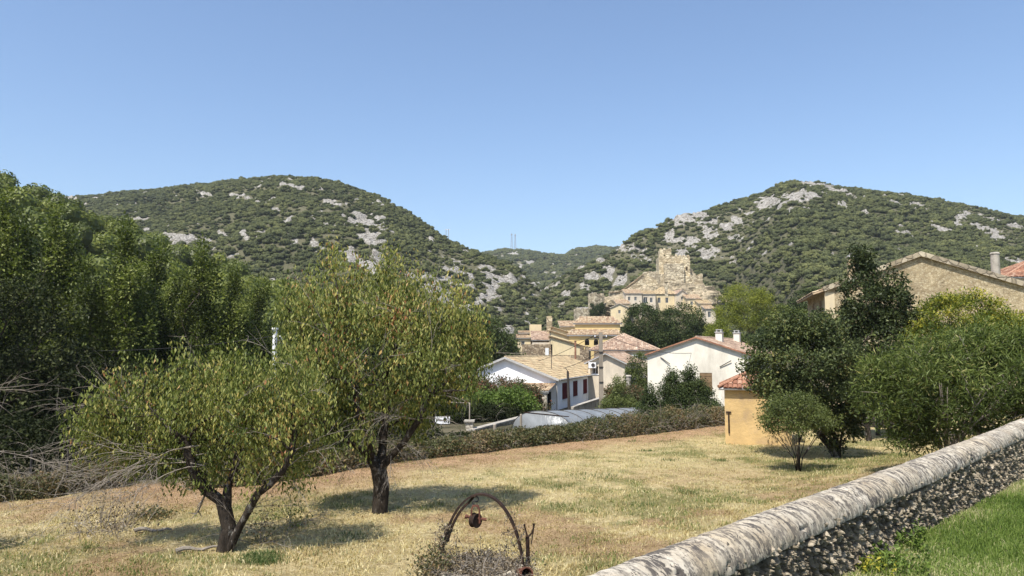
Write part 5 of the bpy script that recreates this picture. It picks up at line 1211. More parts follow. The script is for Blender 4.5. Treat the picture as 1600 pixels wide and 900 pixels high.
def roof_lean(root, fr, x0, x1, y0, z0, y1, z1, tile, k=.4, hip=0, name='roof'):
    O = fr((x0 - k, y0 - k, z0))[0]; d = np.array((y1 - y0 + k, z1 - z0)); s = np.hypot(*d); v = fr.y * d[0] / s + fr.z * d[1] / s; W_ = x1 - x0 + 2 * k; poly = [(0, 0), (W_, 0), (W_ - hip, s), (hip, s)]
    mb = MB(); tiles(mb, O, fr.x, v, poly, .33, .5, .09); r = mb.build(name, M[tile], root)
    mb = MB(); slab(mb, O, fr.x, v, poly, .22); V = np.concatenate(mb.V) - wloc(root); link('eave_board', mesh_np('eave_board', V, [np.concatenate(mb.Q), np.concatenate(mb.T)], tint=np.full(len(V), .5), mat=M['fascia']), r)
roof_lean(root, fr, 0, Wy, 0, zl - zg + .05, 4.6, P(930, 515, dY + 4.6)[2] - zg, 'tile_mix', hip=1.0)
roof_lean(root, fr, x1, Wy, 4.6, zu - zg + .05, 8.3, P(930, 495, dY + 8.3)[2] - zg, 'tile_mix', hip=1.4, name='upper_roof')
roof_lean(root, Fr(fr((x1 + Wy, 8.3 + 3.7, 0))[0] * np.array((1, 1, 1)), R(3)), x1, Wy, 0, 0, .1, .01, 'tile_mix') if False else None
# --- smaller village houses: (name,label,px left,px right,eave y,ridge y,depth,length,kind,wall,tile,base)
def vhouse(label, x0, x1, ye, yr, d, L, kind, wall, tile, az=0.0, wins=(), zg=None, over=.35, ridge='y', name='village_house'):
    o = P(x0, ye, d); ze_w = o[2]; zgr = float(Hg(*P((x0 + x1) / 2, ye, d)[:2])) - .5 if zg is None else zg; o[2] = zgr
    W = (x1 - x0) / FPX * d / cos(az); dr = d + (L if kind == 'shed' else L / 2) if ridge != 'y' or kind == 'shed' else d
    rs = max(.4, P(x0, yr, dr)[2] - ze_w)
    ze = max(1.0, ze_w - zgr)
    hs = [(W * a - w / 2, W * a + w / 2, ze + zt, ze + zt + h) for a, w, zt, h in wins]
    return house(name, label, 'house', o, az, W, L, ze, rs, wall, tile, kind=kind, over=over, ridge=ridge, front=hs, pitch=.34, row=.5, base_drop=3, wkw=dict(sill=False))
vhouse('narrow house wing with a shallow roof at the left shoulder of the yellow house', 877, 899, 511, 503, 147, 6, 'shed', 'pale', 'tile_mix', wins=[(.75, .8, -1.7, 1.1), (.3, .6, -1.5, .9)])
vhouse('house with a reddish brown roof in the middle of the left village cluster', 833, 861, 532, 519, 146, 7, 'shed', 'ruin', 'tile_pink', wins=[(.2, 1.0, -1.6, 1.0), (.75, .9, -1.5, .9)])
vhouse('small pale house at the left end of the village cluster', 809, 829, 529, 524, 152, 5, 'shed', 'pale', 'tile_mix', wins=[(.4, .7, -1.5, 1.0)])
vhouse('tiny flat roofed loft above the left end of the village cluster', 812, 826, 521, 518, 156, 5, 'shed', 'beige', 'tile_mix', wins=[(.5, 1.0, -.9, .6)])
flat_box('ruined_house', 'tall roofless pale house block behind the reddish brown roof', 'ruin', np.array((*P(828, 520, 154)[:2], 0.0)), 0, 18 / FPX * 154, 5, P(828, 507, 154)[2], 'pale', th=.4)
flat_box('stone_chimney_tower', 'narrow square stone turret standing up from the left village cluster', 'turret', np.array((*P(854.5, 520, 151)[:2], 0.0)), 0, 8.5 / FPX * 151, 1.6, P(850, 494, 151)[2], 'castle', th=.3)
flat_box('ruined_wall', 'brown rubble wall with a small white door below the village cluster', 'ruin', np.array((*P(816, 540, 134)[:2], 0.0)), 0, 47 / FPX * 134, 3, P(816, 538, 134)[2], 'ruin', th=.4, holes=[(3.9, 4.6, P(816, 550, 134)[2], P(816, 543, 134)[2])])
mb = MB(); q = P(852, 553, 133.9); q[2] -= .2; mb.box(q, q + np.array((.62, .1, 1.25))); o = mb.build('door', M['trim']); tag(o, 'small white door in the brown rubble wall', 'door')
flat_box('terrace_building', 'flat roofed store with dark openings above the rubble wall', 'building', np.array((*P(832, 536, 140)[:2], 0.0)), 0, 32 / FPX * 140, 4, P(832, 535, 140)[2], 'beige', th=.3, holes=[(.3, 1.1, P(832, 541, 140)[2], P(832, 536.5, 140)[2]), (1.5, 2.3, P(832, 541, 140)[2], P(832, 536.5, 140)[2])])
# pale buildings with falling rooflines
def sloped(label, x0, y0, x1, y1, d, L, wall, tile='tile_tan', zb=-1.0, dz=1.3):
    a, b = P(x0, y0, d), P(x1, y1, d); mb = MB(); root = thing('village_house', label, 'house', (a[0], d, zb))
    mb.prism([(a[0], d, zb), (b[0], d, zb), tuple(b), tuple(a)], (0, L, 0)); mb.build('wall', M[wall], root)
    mb = MB(); v = b - a; Ls = np.linalg.norm(v); O = b + np.array((0, -.3, .05)); tiles(mb, O, (0, 1, 0), -v, [(0, -.3), (L + .5, -.3), (L + .5, Ls + .2), (0, Ls + .2)], .34, .5, .08); r = mb.build('roof', M[tile], root)
    mb = MB(); slab(mb, O, (0, 1, 0), -v / Ls, [(0, -.3), (L + .5, -.3), (L + .5, Ls + .2), (0, Ls + .2)], .14); V = np.concatenate(mb.V) - wloc(root); link('verge', mesh_np('verge', V, [np.concatenate(mb.Q), np.concatenate(mb.T)], tint=np.full(len(V), .5), mat=M['shutter_wood']), r)
    return root
sloped('long pale wall with a falling roofline, front one of the stepped pair', 861, 526, 912, 541, 134, 6, 'pale')
sloped('pale house with a falling roofline, rear one of the stepped pair', 861, 517.5, 915, 534, 141, 6, 'pale')
sloped('cream roofed house at the top of the stepped houses', 864, 512, 893, 520.5, 146, 5, 'pale')
flat_box('ruined_wall', 'rubble wall stub at the foot of the long pale wall', 'ruin', np.array((*P(906, 550, 118)[:2], -.8)), R(12), 14 / FPX * 118, 3, P(906, 546, 118)[2] + .8, 'ruin', th=.4, crenel=.5)
flat_box('garden_wall', 'low tan wall with shrubs behind the farmhouse roof ridge', 'wall', np.array((*P(868, 556, 112)[:2], -1.0)), 0, 45 / FPX * 112, 2, P(868, 555, 112)[2] + 1.0, 'ruin', th=.4)
mb = MB(); q = P(899, 558, 104); mb.tube([q + np.array((0, 0, -1.5)), P(899, 533, 104)], .14, 10); mb.tube([P(899, 533, 104), P(899, 532, 104)], [.18, .18], 10); o = mb.build('flue_pipe', M['tile_red']); tag(o, 'slim reddish flue pipe standing behind the farmhouse roof', 'flue')

# --- castle
def pp(mb, poly, d, th, off=(0, 0)):
    mb.prism([P(x + off[0], y + off[1], d) for x, y in poly], (0, th, 0))
def ragged(x0, y0, x1, y1, n, amp, rng):
    """uneven top edge from (x0,y0) to (x1,y1), stepped like broken masonry"""
    pts = []; xs_ = np.linspace(x0, x1, n + 1)
    for i in range(n):
        ya = y0 + (y1 - y0) * (i + .5) / n + rng.uniform(-amp, amp); pts += [(xs_[i], ya), (xs_[i + 1], ya)]
    return pts
rng = np.random.default_rng(12); dK = 300.0
kb = P(1053, 470, dK); root = thing('castle', 'ruined limestone castle with a square keep on the rocky knoll above the village', 'castle', (kb[0], kb[1], kb[2]))
k0, k1 = P(1029.5, 401, dK), P(1077.3, 401, dK); zk = P(1050, 447, dK)[2] - 3
fr = Fr((k0[0], dK, 0), R(4)); Wk = k1[0] - k0[0]; Dk = 10.0
def zat(y, d=dK): return P(1050, y, d)[2]
mb = MB(); wall_holes(mb, fr, 'x', 0, Wk, zk, zat(401), 0, 1.2, [(Wk * (1070.3 - 1029.5) / 47.8, Wk * (1073.6 - 1029.5) / 47.8, zat(423), zat(417.5)), (2.4, 6.3, zat(411.3), zat(409.3))])
mb.box((0, Dk - 1.2, zk), (Wk, Dk, zat(401)), fr); mb.box((0, 1.2, zk), (1.2, Dk - 1.2, zat(401)), fr); mb.box((Wk - 1.2, 1.2, zk), (Wk, Dk - 1.2, zat(401)), fr); mb.box((1.2, 1.2, zk), (Wk - 1.2, Dk - 1.2, zat(425)), fr)
for a, b in ((5.2, 5.9), (6.5, 7.4), (8.1, 9.0), (9.6, 10.4), (11.2, 12.2)): 
    if b < Wk: mb.box((a, .003, zat(401)), (b, 1.197, zat(398.5) + rng.uniform(-.2, .2)), fr)
mb.build('keep', M['castle'], root)
mb = MB(); wall_holes(mb, fr, 'x', .35, 5.0, zat(401) + .003, zat(389.5), .003, 1.2, [(1.9, 2.5, zat(400), zat(397.8))]); mb.box((.35, 1.21, zat(401)), (1.5, 5.5, zat(390)), fr); mb.box((3.8, 1.21, zat(401)), (4.99, 5.5, zat(391.5)), fr)
for a, b in ((.4, 1.3), (2.0, 2.7), (3.9, 4.9)): mb.box((a, .006, zat(389.5)), (b, 1.19, zat(388)), fr)
mb.build('turret', M['castle'], root)
mb = MB(); mb.box((1.75, -2.6, zk), (9.6, -.004, zat(413.5)), fr); mb.box((1.9, -2.4, zat(413.5)), (9.4, -.2, zat(412.8)), fr); mb.build('forework', M['castle_grey'], root)
mb = MB(); mb.box((0.0, -.9, zk), (1.72, -.003, zat(428)), fr); mb.build('buttress', M['castle_grey'], root)
mb = MB(); pp(mb, [(1066, 452), (1066, 430)] + ragged(1067, 430.5, 1094, 431, 12, 1.3, rng) + [(1094, 427.5), (1098, 427.5), (1098, 441), (1104, 449), (1110, 455), (1121, 462), (1121, 470), (1066, 470)], 298, 5); mb.build('east_wall', M['castle'], root)
mb = MB(); pp(mb, [(1077.5, 434), (1077.5, 417)] + ragged(1078, 418, 1088, 429, 7, .9, rng) + [(1088, 434)], 304, 2.5); mb.build('broken_wall', M['castle_grey'], root)
mb = MB(); pp(mb, [(1029, 456), (1029, 424)] + ragged(1028, 424, 1007, 424, 9, 1.0, rng) + ragged(1006, 428, 974, 452, 15, .9, rng) + ragged(973, 454, 953, 455, 8, .7, rng) + [(953, 462), (1029, 470)], 293, 4); mb.build('curtain_wall', M['castle_grey'], root)
mb = MB(); pp(mb, [(971, 470), (971, 456), (985, 448), (1003, 436), (1012, 432), (1024, 437), (1031, 447), (1031, 470)], 289, 6); mb.build('lower_wall', M['castle'], root)
mb = MB(); a = [P(1005, 428.5, 292.8), P(990, 440, 292.8), P(975, 451.5, 292.8), P(966, 456, 292.8), P(950, 457, 292.8)]; mb.strip(a, (0, 1, 0), .8, .3); mb.build('wall_ledge', M['ruin'], root)
mb = MB(); pp(mb, [(1080, 470), (1084, 450), (1092, 446), (1102, 452), (1112, 460), (1121, 466), (1122, 480), (1080, 480)], 292, 5); mb.build('rampart', M['castle'], root)
# square village tower with merlons, the lower tower
flat_box('village_tower', 'square crenellated tower left of the castle with an arch of greenery beside it', 'tower', np.array((*P(930, 480, 272)[:2], P(930, 492, 272)[2])), R(-25), 17 / FPX * 272, 5, P(930, 461, 272)[2] - P(930, 492, 272)[2], 'castle_grey', crenel=1.0, th=.8)
flat_box('ruined_tower', 'lower broken tower stump below and left of the square tower', 'tower', np.array((*P(902.5, 495, 245)[:2], P(902, 505, 245)[2])), R(-10), 17 / FPX * 245, 5, P(902, 485, 245)[2] - P(902, 505, 245)[2], 'castle_grey', crenel=.9, th=.7)
# rock and masonry under the castle
def rock(name, label, c, r, seed, mat, n=24):
    th = np.linspace(0, pi, n); ph = np.linspace(0, 2 * pi, 2 * n, endpoint=False); TH, PH = np.meshgrid(th, ph, indexing='ij')
    d = np.stack([np.sin(TH) * np.cos(PH), np.sin(TH) * np.sin(PH), np.cos(TH)], -1); q = d * 1.0
    k = 1 + .45 * fbm(q[..., 0] * 2 + seed, q[..., 1] * 2, q[..., 2] * 2, 4) + .25 * np.abs(vnoise(q[..., 0] * 5 + seed, q[..., 1] * 5, q[..., 2] * 9))
    V = (np.array(c) * 0 + d * k[..., None] * np.array(r)).reshape(-1, 3); ii = np.arange(n * 2 * n).reshape(n, 2 * n); j2 = np.roll(ii, -1, 1)
    F = np.stack([ii[:-1], ii[1:], j2[1:], j2[:-1]], -1).reshape(-1, 4)
    o = link(name, mesh_np(name, V, F, mat=M[mat]), None, c); o['kind'] = 'structure'; return o
M['lime'] = m_plain('limestone_rock', (0.46, 0.38, 0.26), 0.95, .25, .35, bmp=1.0, bdist=1.2, stain=(.5, (1, 1, .5), (0.16, 0.14, 0.09), .48, .62))
for i, (px, py, d, rx, rz) in enumerate(((1053, 466, 296, 14, 6), (1020, 472, 288, 10, 5), (1095, 474, 292, 9, 5), (990, 476, 284, 9, 4), (960, 482, 280, 8, 4), (1118, 478, 296, 5, 4))):
    p = P(px, py, d); rock('knoll_rock', '', p, (rx, 5, rz), i * 3.3, 'lime')
# houses leaning on the knoll
for lab, x0, x1, ye, yr, d, L, kind, wall, tile, az, wins in (
    ('large pale mansion with a tan hipped roof directly below the keep', 1023, 1058, 459, 447, 276, 12, 'hip', 'pale', 'tile_tan', -4, [(.55, 1.1, -3.4, 2.0), (.2, 1.1, -3.4, 2.0)]),
    ('mansion wing with a pale wall left of the main tan roof', 1002, 1024, 460, 455, 274, 8, 'shed', 'beige', 'tile_tan', 3, [(.3, 1.3, -3.2, 2.2), (.7, 1.0, -3.0, 1.8)]),
    ('grey house with windows at the left foot of the castle wall', 978, 1003, 459, 453, 272, 8, 'shed', 'beige', 'tile_mix', 0, [(.2, .9, -2.5, 1.4), (.6, .9, -2.5, 1.4)]),
    ('low house with a sunlit wall below the square village tower', 954, 981, 481, 475, 258, 8, 'gable', 'pale', 'tile_mix', 10, [(.5, .8, -2.0, 1.2)]),
    ('narrow house between the low house and the grey one', 964, 984, 475, 469, 266, 7, 'shed', 'pale', 'tile_mix', 0, [(.4, .8, -2.0, 1.2)]),
    ('small gabled house right of the mansion roof', 1058, 1074, 459, 453, 274, 8, 'gable', 'beige', 'tile_pink', -12, [(.5, .8, -2.2, 1.2)]),
    ('terrace house with a shallow roof right of the small gabled one', 1074, 1096, 467, 461, 268, 7, 'shed', 'pale', 'tile_mix', 0, [(.3, .9, -2.2, 1.3), (.75, .9, -2.2, 1.3)]),
    ('house stepping down at the right foot of the castle', 1093, 1112, 475, 469, 262, 7, 'shed', 'pale', 'tile_tan', 0, [(.6, 1.0, -2.4, 1.5)]),
    ('lowest house at the right foot of the castle with a dark doorway', 1103, 1118, 483, 478, 256, 6, 'shed', 'beige', 'tile_mix', 0, [(.35, 1.0, -2.8, 2.0)])):
    vhouse(lab, x0, x1, ye, yr, d, L, kind, wall, tile, R(az), wins, zg=P(x0, 497, d)[2])
q = P(1041.5, 452, 270); fq = Fr(q, 0); rt = thing('mansion_chimney', 'tall stone chimney standing on the tan mansion roof below the keep', 'chimney', q); mb = MB(); mb.box((-.5, 0, -2.5), (.5, .8, P(1041, 441, 270)[2] - q[2]), fq); mb.build('stack', M['castle_grey'], rt); mb = MB(); mb.box((-.65, -.1, P(1041, 441, 270)[2] - q[2] + .003), (.65, .9, P(1041, 440, 270)[2] - q[2]), fq); mb.build('cap', M['castle_grey'], rt)
# scrub round the knoll
rng = np.random.default_rng(44); n = 1900; x = rng.uniform(-40, 150, n); y = rng.uniform(165, 345, n); u_, _ = to_px(x, y, Hg(x, y))
free = ~((u_ > 945) & (u_ < 1125) & (y > 250)) & ~((u_ > 800) & (u_ < 985) & (y < 168)); x, y = x[free], y[free]; sz = rng.uniform(1.2, 3.2, len(x))
scatter('knoll_scrub', np.stack([x, y, Hg(x, y) - .2 * sz], 1), sz, rng.random(len(x)) * 6.28, PROTO, 'green scrub growing on the slopes round the castle knoll', 'scrub', 3)
# masts on the far ridge
def mast(px, d, top, w, lab, kind=0):
    hgt, par_, _o = HILLS['hill_far' if d > 900 else 'hill_left']; u = ue(px, 390)[0]; b = np.array((u * d, d, float(hgt(np.array([u]), np.array([d]))[0]))); t = P(px, top, d)[2]; rt = thing('lattice_mast', lab, 'mast', b); mb = MB(); H_ = t - b[2]
    for sx in (-1, 1):
        for sy in (-1, 1): mb.tube([b + np.array((sx * w, sy * w, -1)), b + np.array((sx * w * .35, sy * w * .35, H_))], w * .09, 4)
    mb.build('mast_leg', M['metal'], rt); mb = MB()
    n_ = 9
    for i in range(n_):
        z0, z1 = H_ * i / n_, H_ * (i + 1) / n_; w0, w1 = w * (1 - .65 * i / n_), w * (1 - .65 * (i + 1) / n_)
        for sy in (-1, 1): mb.tube([b + np.array((-w0, sy * w0, z0)), b + np.array((w1, sy * w1, z1))], w * .05, 4); mb.tube([b + np.array((w0, sy * w0, z0)), b + np.array((-w1, sy * w1, z1))], w * .05, 4)
    mb.build('bracing', M['metal'], rt); mb = MB(); mb.box(b + np.array((-w * .6, -w * .6, H_)), b + np.array((w * .6, w * .6, H_ + w * .8))); mb.tube([b + np.array((0, 0, H_)), b + np.array((0, 0, H_ + w * 2.5))], w * .05, 4); mb.build('antenna', M['metal'], rt)
mast(799.5, 1320, 367, 2.3, 'lattice mast on the distant ridge, the left one of two'); mast(805, 1325, 368, 2.3, 'lattice mast on the distant ridge, the right one of two')
d_ = 640; 
for i, px in enumerate((697, 701)):
    b = P(px, 372, 500); t = P(px, 358, 500); mb = MB(); mb.tube([b - np.array((0, 0, 2)), t], .22, 6); mb.tube([t - np.array((.9, 0, .3)), t + np.array((.9, 0, -.3))], .12, 5); o = mb.build('ridge_pole', M['metal']); tag(o, ['thin pole on the skyline of the left hill, left of a close pair', 'thin pole on the skyline of the left hill, right of a close pair'][i], 'pole')
# ------------------------------------------------------------------ boundary wall in the foreground
wr = thing('boundary_wall', 'long rubble stone wall with a rounded lichen covered coping running up the right side', 'wall', (WA[0], WA[1], 2.0))
CR_W, CR_H = .166, .138                       # coping half width and height
def wall_pt(s, w): return np.stack([WA[0] + s * WD[0] + w * WN[0], WA[1] + s * WD[1] + w * WN[1]], -1)
def topz(s): return 3.0 + .012 * fbm(s * .8, 2.2) + .010 * vnoise(s * .35, 7)
sv = np.concatenate([np.arange(-3, 14, .014), np.arange(14, 44, .06)]); th = np.linspace(-.12, pi + .12, 40)
S_, T_ = np.meshgrid(sv, th, indexing='ij')
seam = np.zeros_like(S_)
for c in (.95, 2.9, 4.7, 6.9, 9.2, 11.6): seam += np.exp(-((S_ - c - .02 * np.sin(T_ * 3)) / .016) ** 2)
rr = 1 + .05 * fbm(S_ * 3.0, np.cos(T_) * 1.2, T_ * .8) + .045 * fbm(S_ * 14, np.cos(T_) * 3, T_ * 2.5, 4) + .03 * np.abs(vnoise(S_ * 38, T_ * 6)) - .09 * np.clip(seam, 0, 1) - .10 * sstep(.42, .62, fbm(S_ * 2.6, T_ * 1.4, 8, 3) + .3 * vnoise(S_ * 20, T_ * 8))
Wc = -np.cos(T_) * CR_W * rr; Zc = topz(S_) - CR_H + np.sin(T_) * CR_H * rr
XY = wall_pt(S_, Wc); V = np.concatenate([XY, Zc[..., None]], -1).reshape(-1, 3); n0, n1 = S_.shape; ii = np.arange(n0 * n1).reshape(n0, n1)
F = np.stack([ii[:-1, :-1], ii[:-1, 1:], ii[1:, 1:], ii[1:, :-1]], -1).reshape(-1, 4)
def m_coping():
    m, nt, b = newmat('lichen_coping'); a1 = nt.nodes.new('ShaderNodeAttribute'); a1.attribute_name = 'sl'; a2 = nt.nodes.new('ShaderNodeAttribute'); a2.attribute_name = 'tl'
    cx = nt.nodes.new('ShaderNodeCombineXYZ'); nt.links.new(a1.outputs['Fac'], cx.inputs[0]); nt.links.new(a2.outputs['Fac'], cx.inputs[1]); q = cx.outputs[0]; p = pos(nt)
    base = ramp(nt, noise(nt, p, 5, 6, .7), [(.3, (.34, .285, .21)), (.5, (.49, .43, .335)), (.7, (.64, .58, .475))])
    ochre = ramp(nt, noise(nt, p, 1.1, 3, .6), [(.5, (0, 0, 0)), (.7, (.55, .55, .55))]); base = mix(nt, ochre, base, (.42, .31, .17))
    k1 = ramp(nt, noise(nt, q, 21, 5, .75, (1.0, .36, 1)), [(.475, (0, 0, 0)), (.54, (1, 1, 1))])
    k2 = ramp(nt, noise(nt, p, 1.7, 3, .6), [(.36, (.35, .35, .35)), (.58, (1, 1, 1))])
    c = mix(nt, mix(nt, 1.0, k1, k2, 'MULTIPLY'), base, (.105, .092, .08))
    k3 = ramp(nt, noise(nt, q, 42, 4, .75, (1, .4, 1)), [(.56, (0, 0, 0)), (.62, (1, 1, 1))]); c = mix(nt, k3, c, (.07, .062, .055))
    nt.links.new(c, b.inputs['Base Color']); b.inputs['Roughness'].default_value = .95; b.inputs['Specular IOR Level'].default_value = .15
    bump(nt, b, noise(nt, q, 24, 6, .8, (1, .4, 1)), 1.0, .02); return m
link('coping', mesh_np('coping', V - wloc(wr), F, attrs={'sl': S_, 'tl': T_ * CR_W}, mat=m_coping(), smooth=True), wr)
# rubble faces: lawn side with real stones in relief, plain field side
FW = .150
def cells(s, z, dens, seed):
    """stone relief: returns height and cell id from a jittered grid"""
    gx, gz = s * dens, z * dens * 1.15; ix, iz = np.floor(gx), np.floor(gz); gx_ = np.zeros(s.shape); best = np.full(s.shape, 9.0); sec = np.full(s.shape, 9.0); cid = np.zeros(s.shape)
    for dx in (-1, 0, 1):
        for dz in (-1, 0, 1):
            cx, cz = ix + dx, iz + dz; jx = cx + .15 + .7 * _h(cx, cz, cx * 0 + seed); jz = cz + .15 + .7 * _h(cx, cz, cx * 0 + seed + 7); d = np.hypot(gx - jx, gz - jz)
            nb = d < best; gx_ = np.where(nb, (gx - jx) * (_h(cx, cz, cx * 0 + seed + 11) - .5) + (gz - jz) * (_h(cx, cz, cx * 0 + seed + 13) - .5), gx_); sec = np.where(nb, best, np.minimum(sec, d)); cid = np.where(nb, _h(cx, cz, cx * 0 + seed + 3), cid); best = np.where(nb, d, best)
    return gx_, sec - best, cid
sv = np.concatenate([np.arange(-3, 11, .0085), np.arange(11, 44, .05)]); zv = np.linspace(0, 1, 74)
S_, Q_ = np.meshgrid(sv, zv, indexing='ij'); zt = topz(S_) - CR_H + .03; zb_ = Hl(S_, .2) - .06; Zf = zb_ + (zt - zb_) * Q_
ws = S_ + .03 * vnoise(S_ * 14, Zf * 14, 1); wz = Zf + .03 * vnoise(S_ * 14, Zf * 14, 4)
b1_, e1, c1 = cells(ws, wz * .8, 21, 3); b2_, e2, c2 = cells(ws + .7 * wz, wz - .5 * ws, 44, 5)
rel = np.clip(e1 * 4, 0, 1) * (.010 + .035 * c1 + .075 * b1_) + np.clip(e2 * 4, 0, 1) * (.014 * c2 + .035 * b2_) + .018 * fbm(S_ * 34, Zf * 34, 2, 3) + .02 * fbm(S_ * 2.2, Zf * 2.2, 5)
XY = wall_pt(S_, FW - .03 + rel); V = np.concatenate([XY, Zf[..., None]], -1).reshape(-1, 3); n0, n1 = S_.shape; ii = np.arange(n0 * n1).reshape(n0, n1)
F = np.stack([ii[:-1, :-1], ii[1:, :-1], ii[1:, 1:], ii[:-1, 1:]], -1).reshape(-1, 4)
def m_face():
    m, nt, b = newmat('wall_rubble'); p = pos(nt)
    c = ramp(nt, attr(nt, 'cid'), [(0, (.07, .055, .038)), (.35, (.15, .12, .085)), (.7, (.28, .235, .17)), (1, (.50, .43, .33))])
    c = mix(nt, 1.0, c, ramp(nt, noise(nt, p, 26, 5, .8), [(.32, (.45, .43, .42)), (.5, (.95, .95, .93)), (.68, (1.25, 1.22, 1.18))]), 'MULTIPLY')
    c = mix(nt, ramp(nt, attr(nt, 'edge'), [(.0, (1, 1, 1)), (.2, (0, 0, 0))]), c, (.045, .038, .03))
    c = mix(nt, ramp(nt, noise(nt, p, 2.0, 5, .7), [(.56, (0, 0, 0)), (.68, (.7, .7, .7))]), c, (.40, .33, .23))
    nt.links.new(c, b.inputs['Base Color']); b.inputs['Roughness'].default_value = .95; b.inputs['Specular IOR Level'].default_value = .15
    bump(nt, b, noise(nt, p, 70, 4, .8), 1.0, .01); return m
link('wall_face', mesh_np('wall_face', V - wloc(wr), F, attrs={'cid': c1 * .6 + c2 * .4, 'edge': e1}, mat=m_face()), wr)
mb = MB(); sl_ = np.arange(-3, 44.1, 1.0)
for i in range(len(sl_) - 1):
    a, b_ = wall_pt(sl_[i], -FW), wall_pt(sl_[i + 1], -FW); c_, d_ = wall_pt(sl_[i + 1], FW - .06), wall_pt(sl_[i], FW - .06); zz = 3.0 - CR_H + .01
    V = [(*a, -.6), (*b_, -.6), (*c_, -.6), (*d_, -.6), (*a, zz), (*b_, zz), (*c_, zz), (*d_, zz)]; mb.add(V, [(0, 1, 5, 4), (2, 3, 7, 6), (4, 5, 6, 7)])
mb.build('wall_core', M['rubble_low'], wr)

# ------------------------------------------------------------------ grass
def blades(rng, X, Y, Z, h, w, lean, tint):
    n = len(X); a = rng.uniform(0, 2 * pi, n); dx, dy = np.cos(a), np.sin(a); b = rng.uniform(0, 2 * pi, n); l = lean * np.abs(rng.normal(size=n)) * h
    B = np.stack([X, Y, Z], -1); sd_ = np.stack([dx, dy, 0 * dx], -1) * (w / 2)[:, None]; m_ = B + np.stack([np.cos(b) * l * .35, np.sin(b) * l * .35, h * .6], -1); t = B + np.stack([np.cos(b) * l, np.sin(b) * l, h * np.maximum(.15, 1 - .35 * l / h)], -1)
    V = np.stack([B - sd_, B + sd_, m_ + sd_ * .7, m_ - sd_ * .7, t], 1).reshape(-1, 3); i = np.arange(n)[:, None] * 5
    return V, [i + np.array([0, 1, 2, 3])], [i + np.array([3, 2, 4])], np.repeat(tint, 5)
def grass_obj(name, label, rng, X, Y, Z, h, w, lean, tint, mat):
    V, Q, T, t = blades(rng, X, Y, Z, h, w, lean, tint); o = link(name, mesh_np(name, V, [Q[0], T[0]], tint=t, mat=mat)); tag(o, label, 'grass', kind='stuff'); return o
M['drygrass'] = m_leaf('dry_grass', [(0, (.20, .135, .06)), (.25, (.36, .27, .12)), (.55, (.56, .46, .23)), (.8, (.70, .62, .38)), (.86, (.20, .22, .07)), (1, (.10, .16, .04))], .25, .8, .15)
M['greengrass'] = m_leaf('green_grass', [(0, (.06, .10, .018)), (.4, (.13, .19, .035)), (.7, (.21, .27, .065)), (.88, (.33, .34, .14)), (1, (.52, .46, .26))], .3, .6, .25)
M['weedgrass'] = m_leaf('weed_grass', [(0, (.05, .085, .025)), (.6, (.11, .155, .05)), (1, (.24, .25, .11))], .3, .6, .2)
rng = np.random.default_rng(8); n = 900000
# sample in view space so that near ground is covered as densely as far ground looks
yy = 9 + (46 - 9) * rng.random(n) ** 1.25; xx = (rng.random(n) * 1.62 - .82) * yy
dens = .15 + .45 * sstep(-.25, .35, fbm(xx * 1.1, yy * 1.1, 6, 4)) + .75 * sstep(0, .3, vnoise(xx * 4.5, yy * 4.5, 6)); s_, w_ = wall_sw(xx, yy)
k = (rng.random(n) < dens * .62) & (w_ < -.3) & (seg_dist(xx, yy, HEDGE) > .35) & (xx > -18) & (xx < 17); hd = np.interp(xx, HEDGE[:, 0], HEDGE[:, 1]); k &= (yy < hd + .3)
xx, yy = xx[k], yy[k]; zz = Hg(xx, yy); g = green_mask(xx, yy); br = brown_mask(xx, yy)
t = np.where(rng.random(len(xx)) < g * .62, rng.uniform(.83, 1.0, len(xx)), np.clip(.52 + .2 * rng.normal(size=len(xx)) - .35 * br + .35 * fbm(xx * .8, yy * .8, 12), 0, .79))
h = (.03 + .085 * rng.random(len(xx)) ** 2.2 + .03 * g) * (1 - .4 * br) * (.8 + .3 * fbm(xx * 2, yy * 2, 3))
grass_obj('dry_grass', 'short straw coloured grass with green patches covering the field', rng, xx, yy, zz - .005, h * 1.25, .011 + .009 * rng.random(len(xx)), .9, t, M['drygrass'])
print('dry blades', len(xx))
# green weed tufts in the field
tx, ty, tt = [], [], []
cand = [Pz(x, y, 0) for x, y in ((410, 878), (405, 872), (1215, 705), (1130, 692), (1125, 720), (1045, 720), (1010, 705), (905, 745), (870, 790), (1040, 690), (1180, 700), (490, 870), (880, 760), (925, 800), (1005, 790), (950, 745), (1075, 770), (990, 690), (545, 840))]
for i, c in enumerate(cand):
    m_ = int(rng.uniform(50, 170)) if i > 1 else 700; sp_ = rng.uniform(.15, .5); tx.append(c[0] + rng.normal(size=m_) * (sp_ if i > 1 else .2)); ty.append(c[1] + rng.normal(size=m_) * (sp_ if i > 1 else .16))
tx, ty = np.concatenate(tx), np.concatenate(ty); m_ = len(tx)
grass_obj('weed_tufts', 'green weed tufts scattered over the dry field', rng, tx, ty, Hg(tx, ty), .04 + .10 * rng.random(m_), .010 + .010 * rng.random(m_), .7, rng.uniform(.1, 1.0, m_), M['weedgrass'])
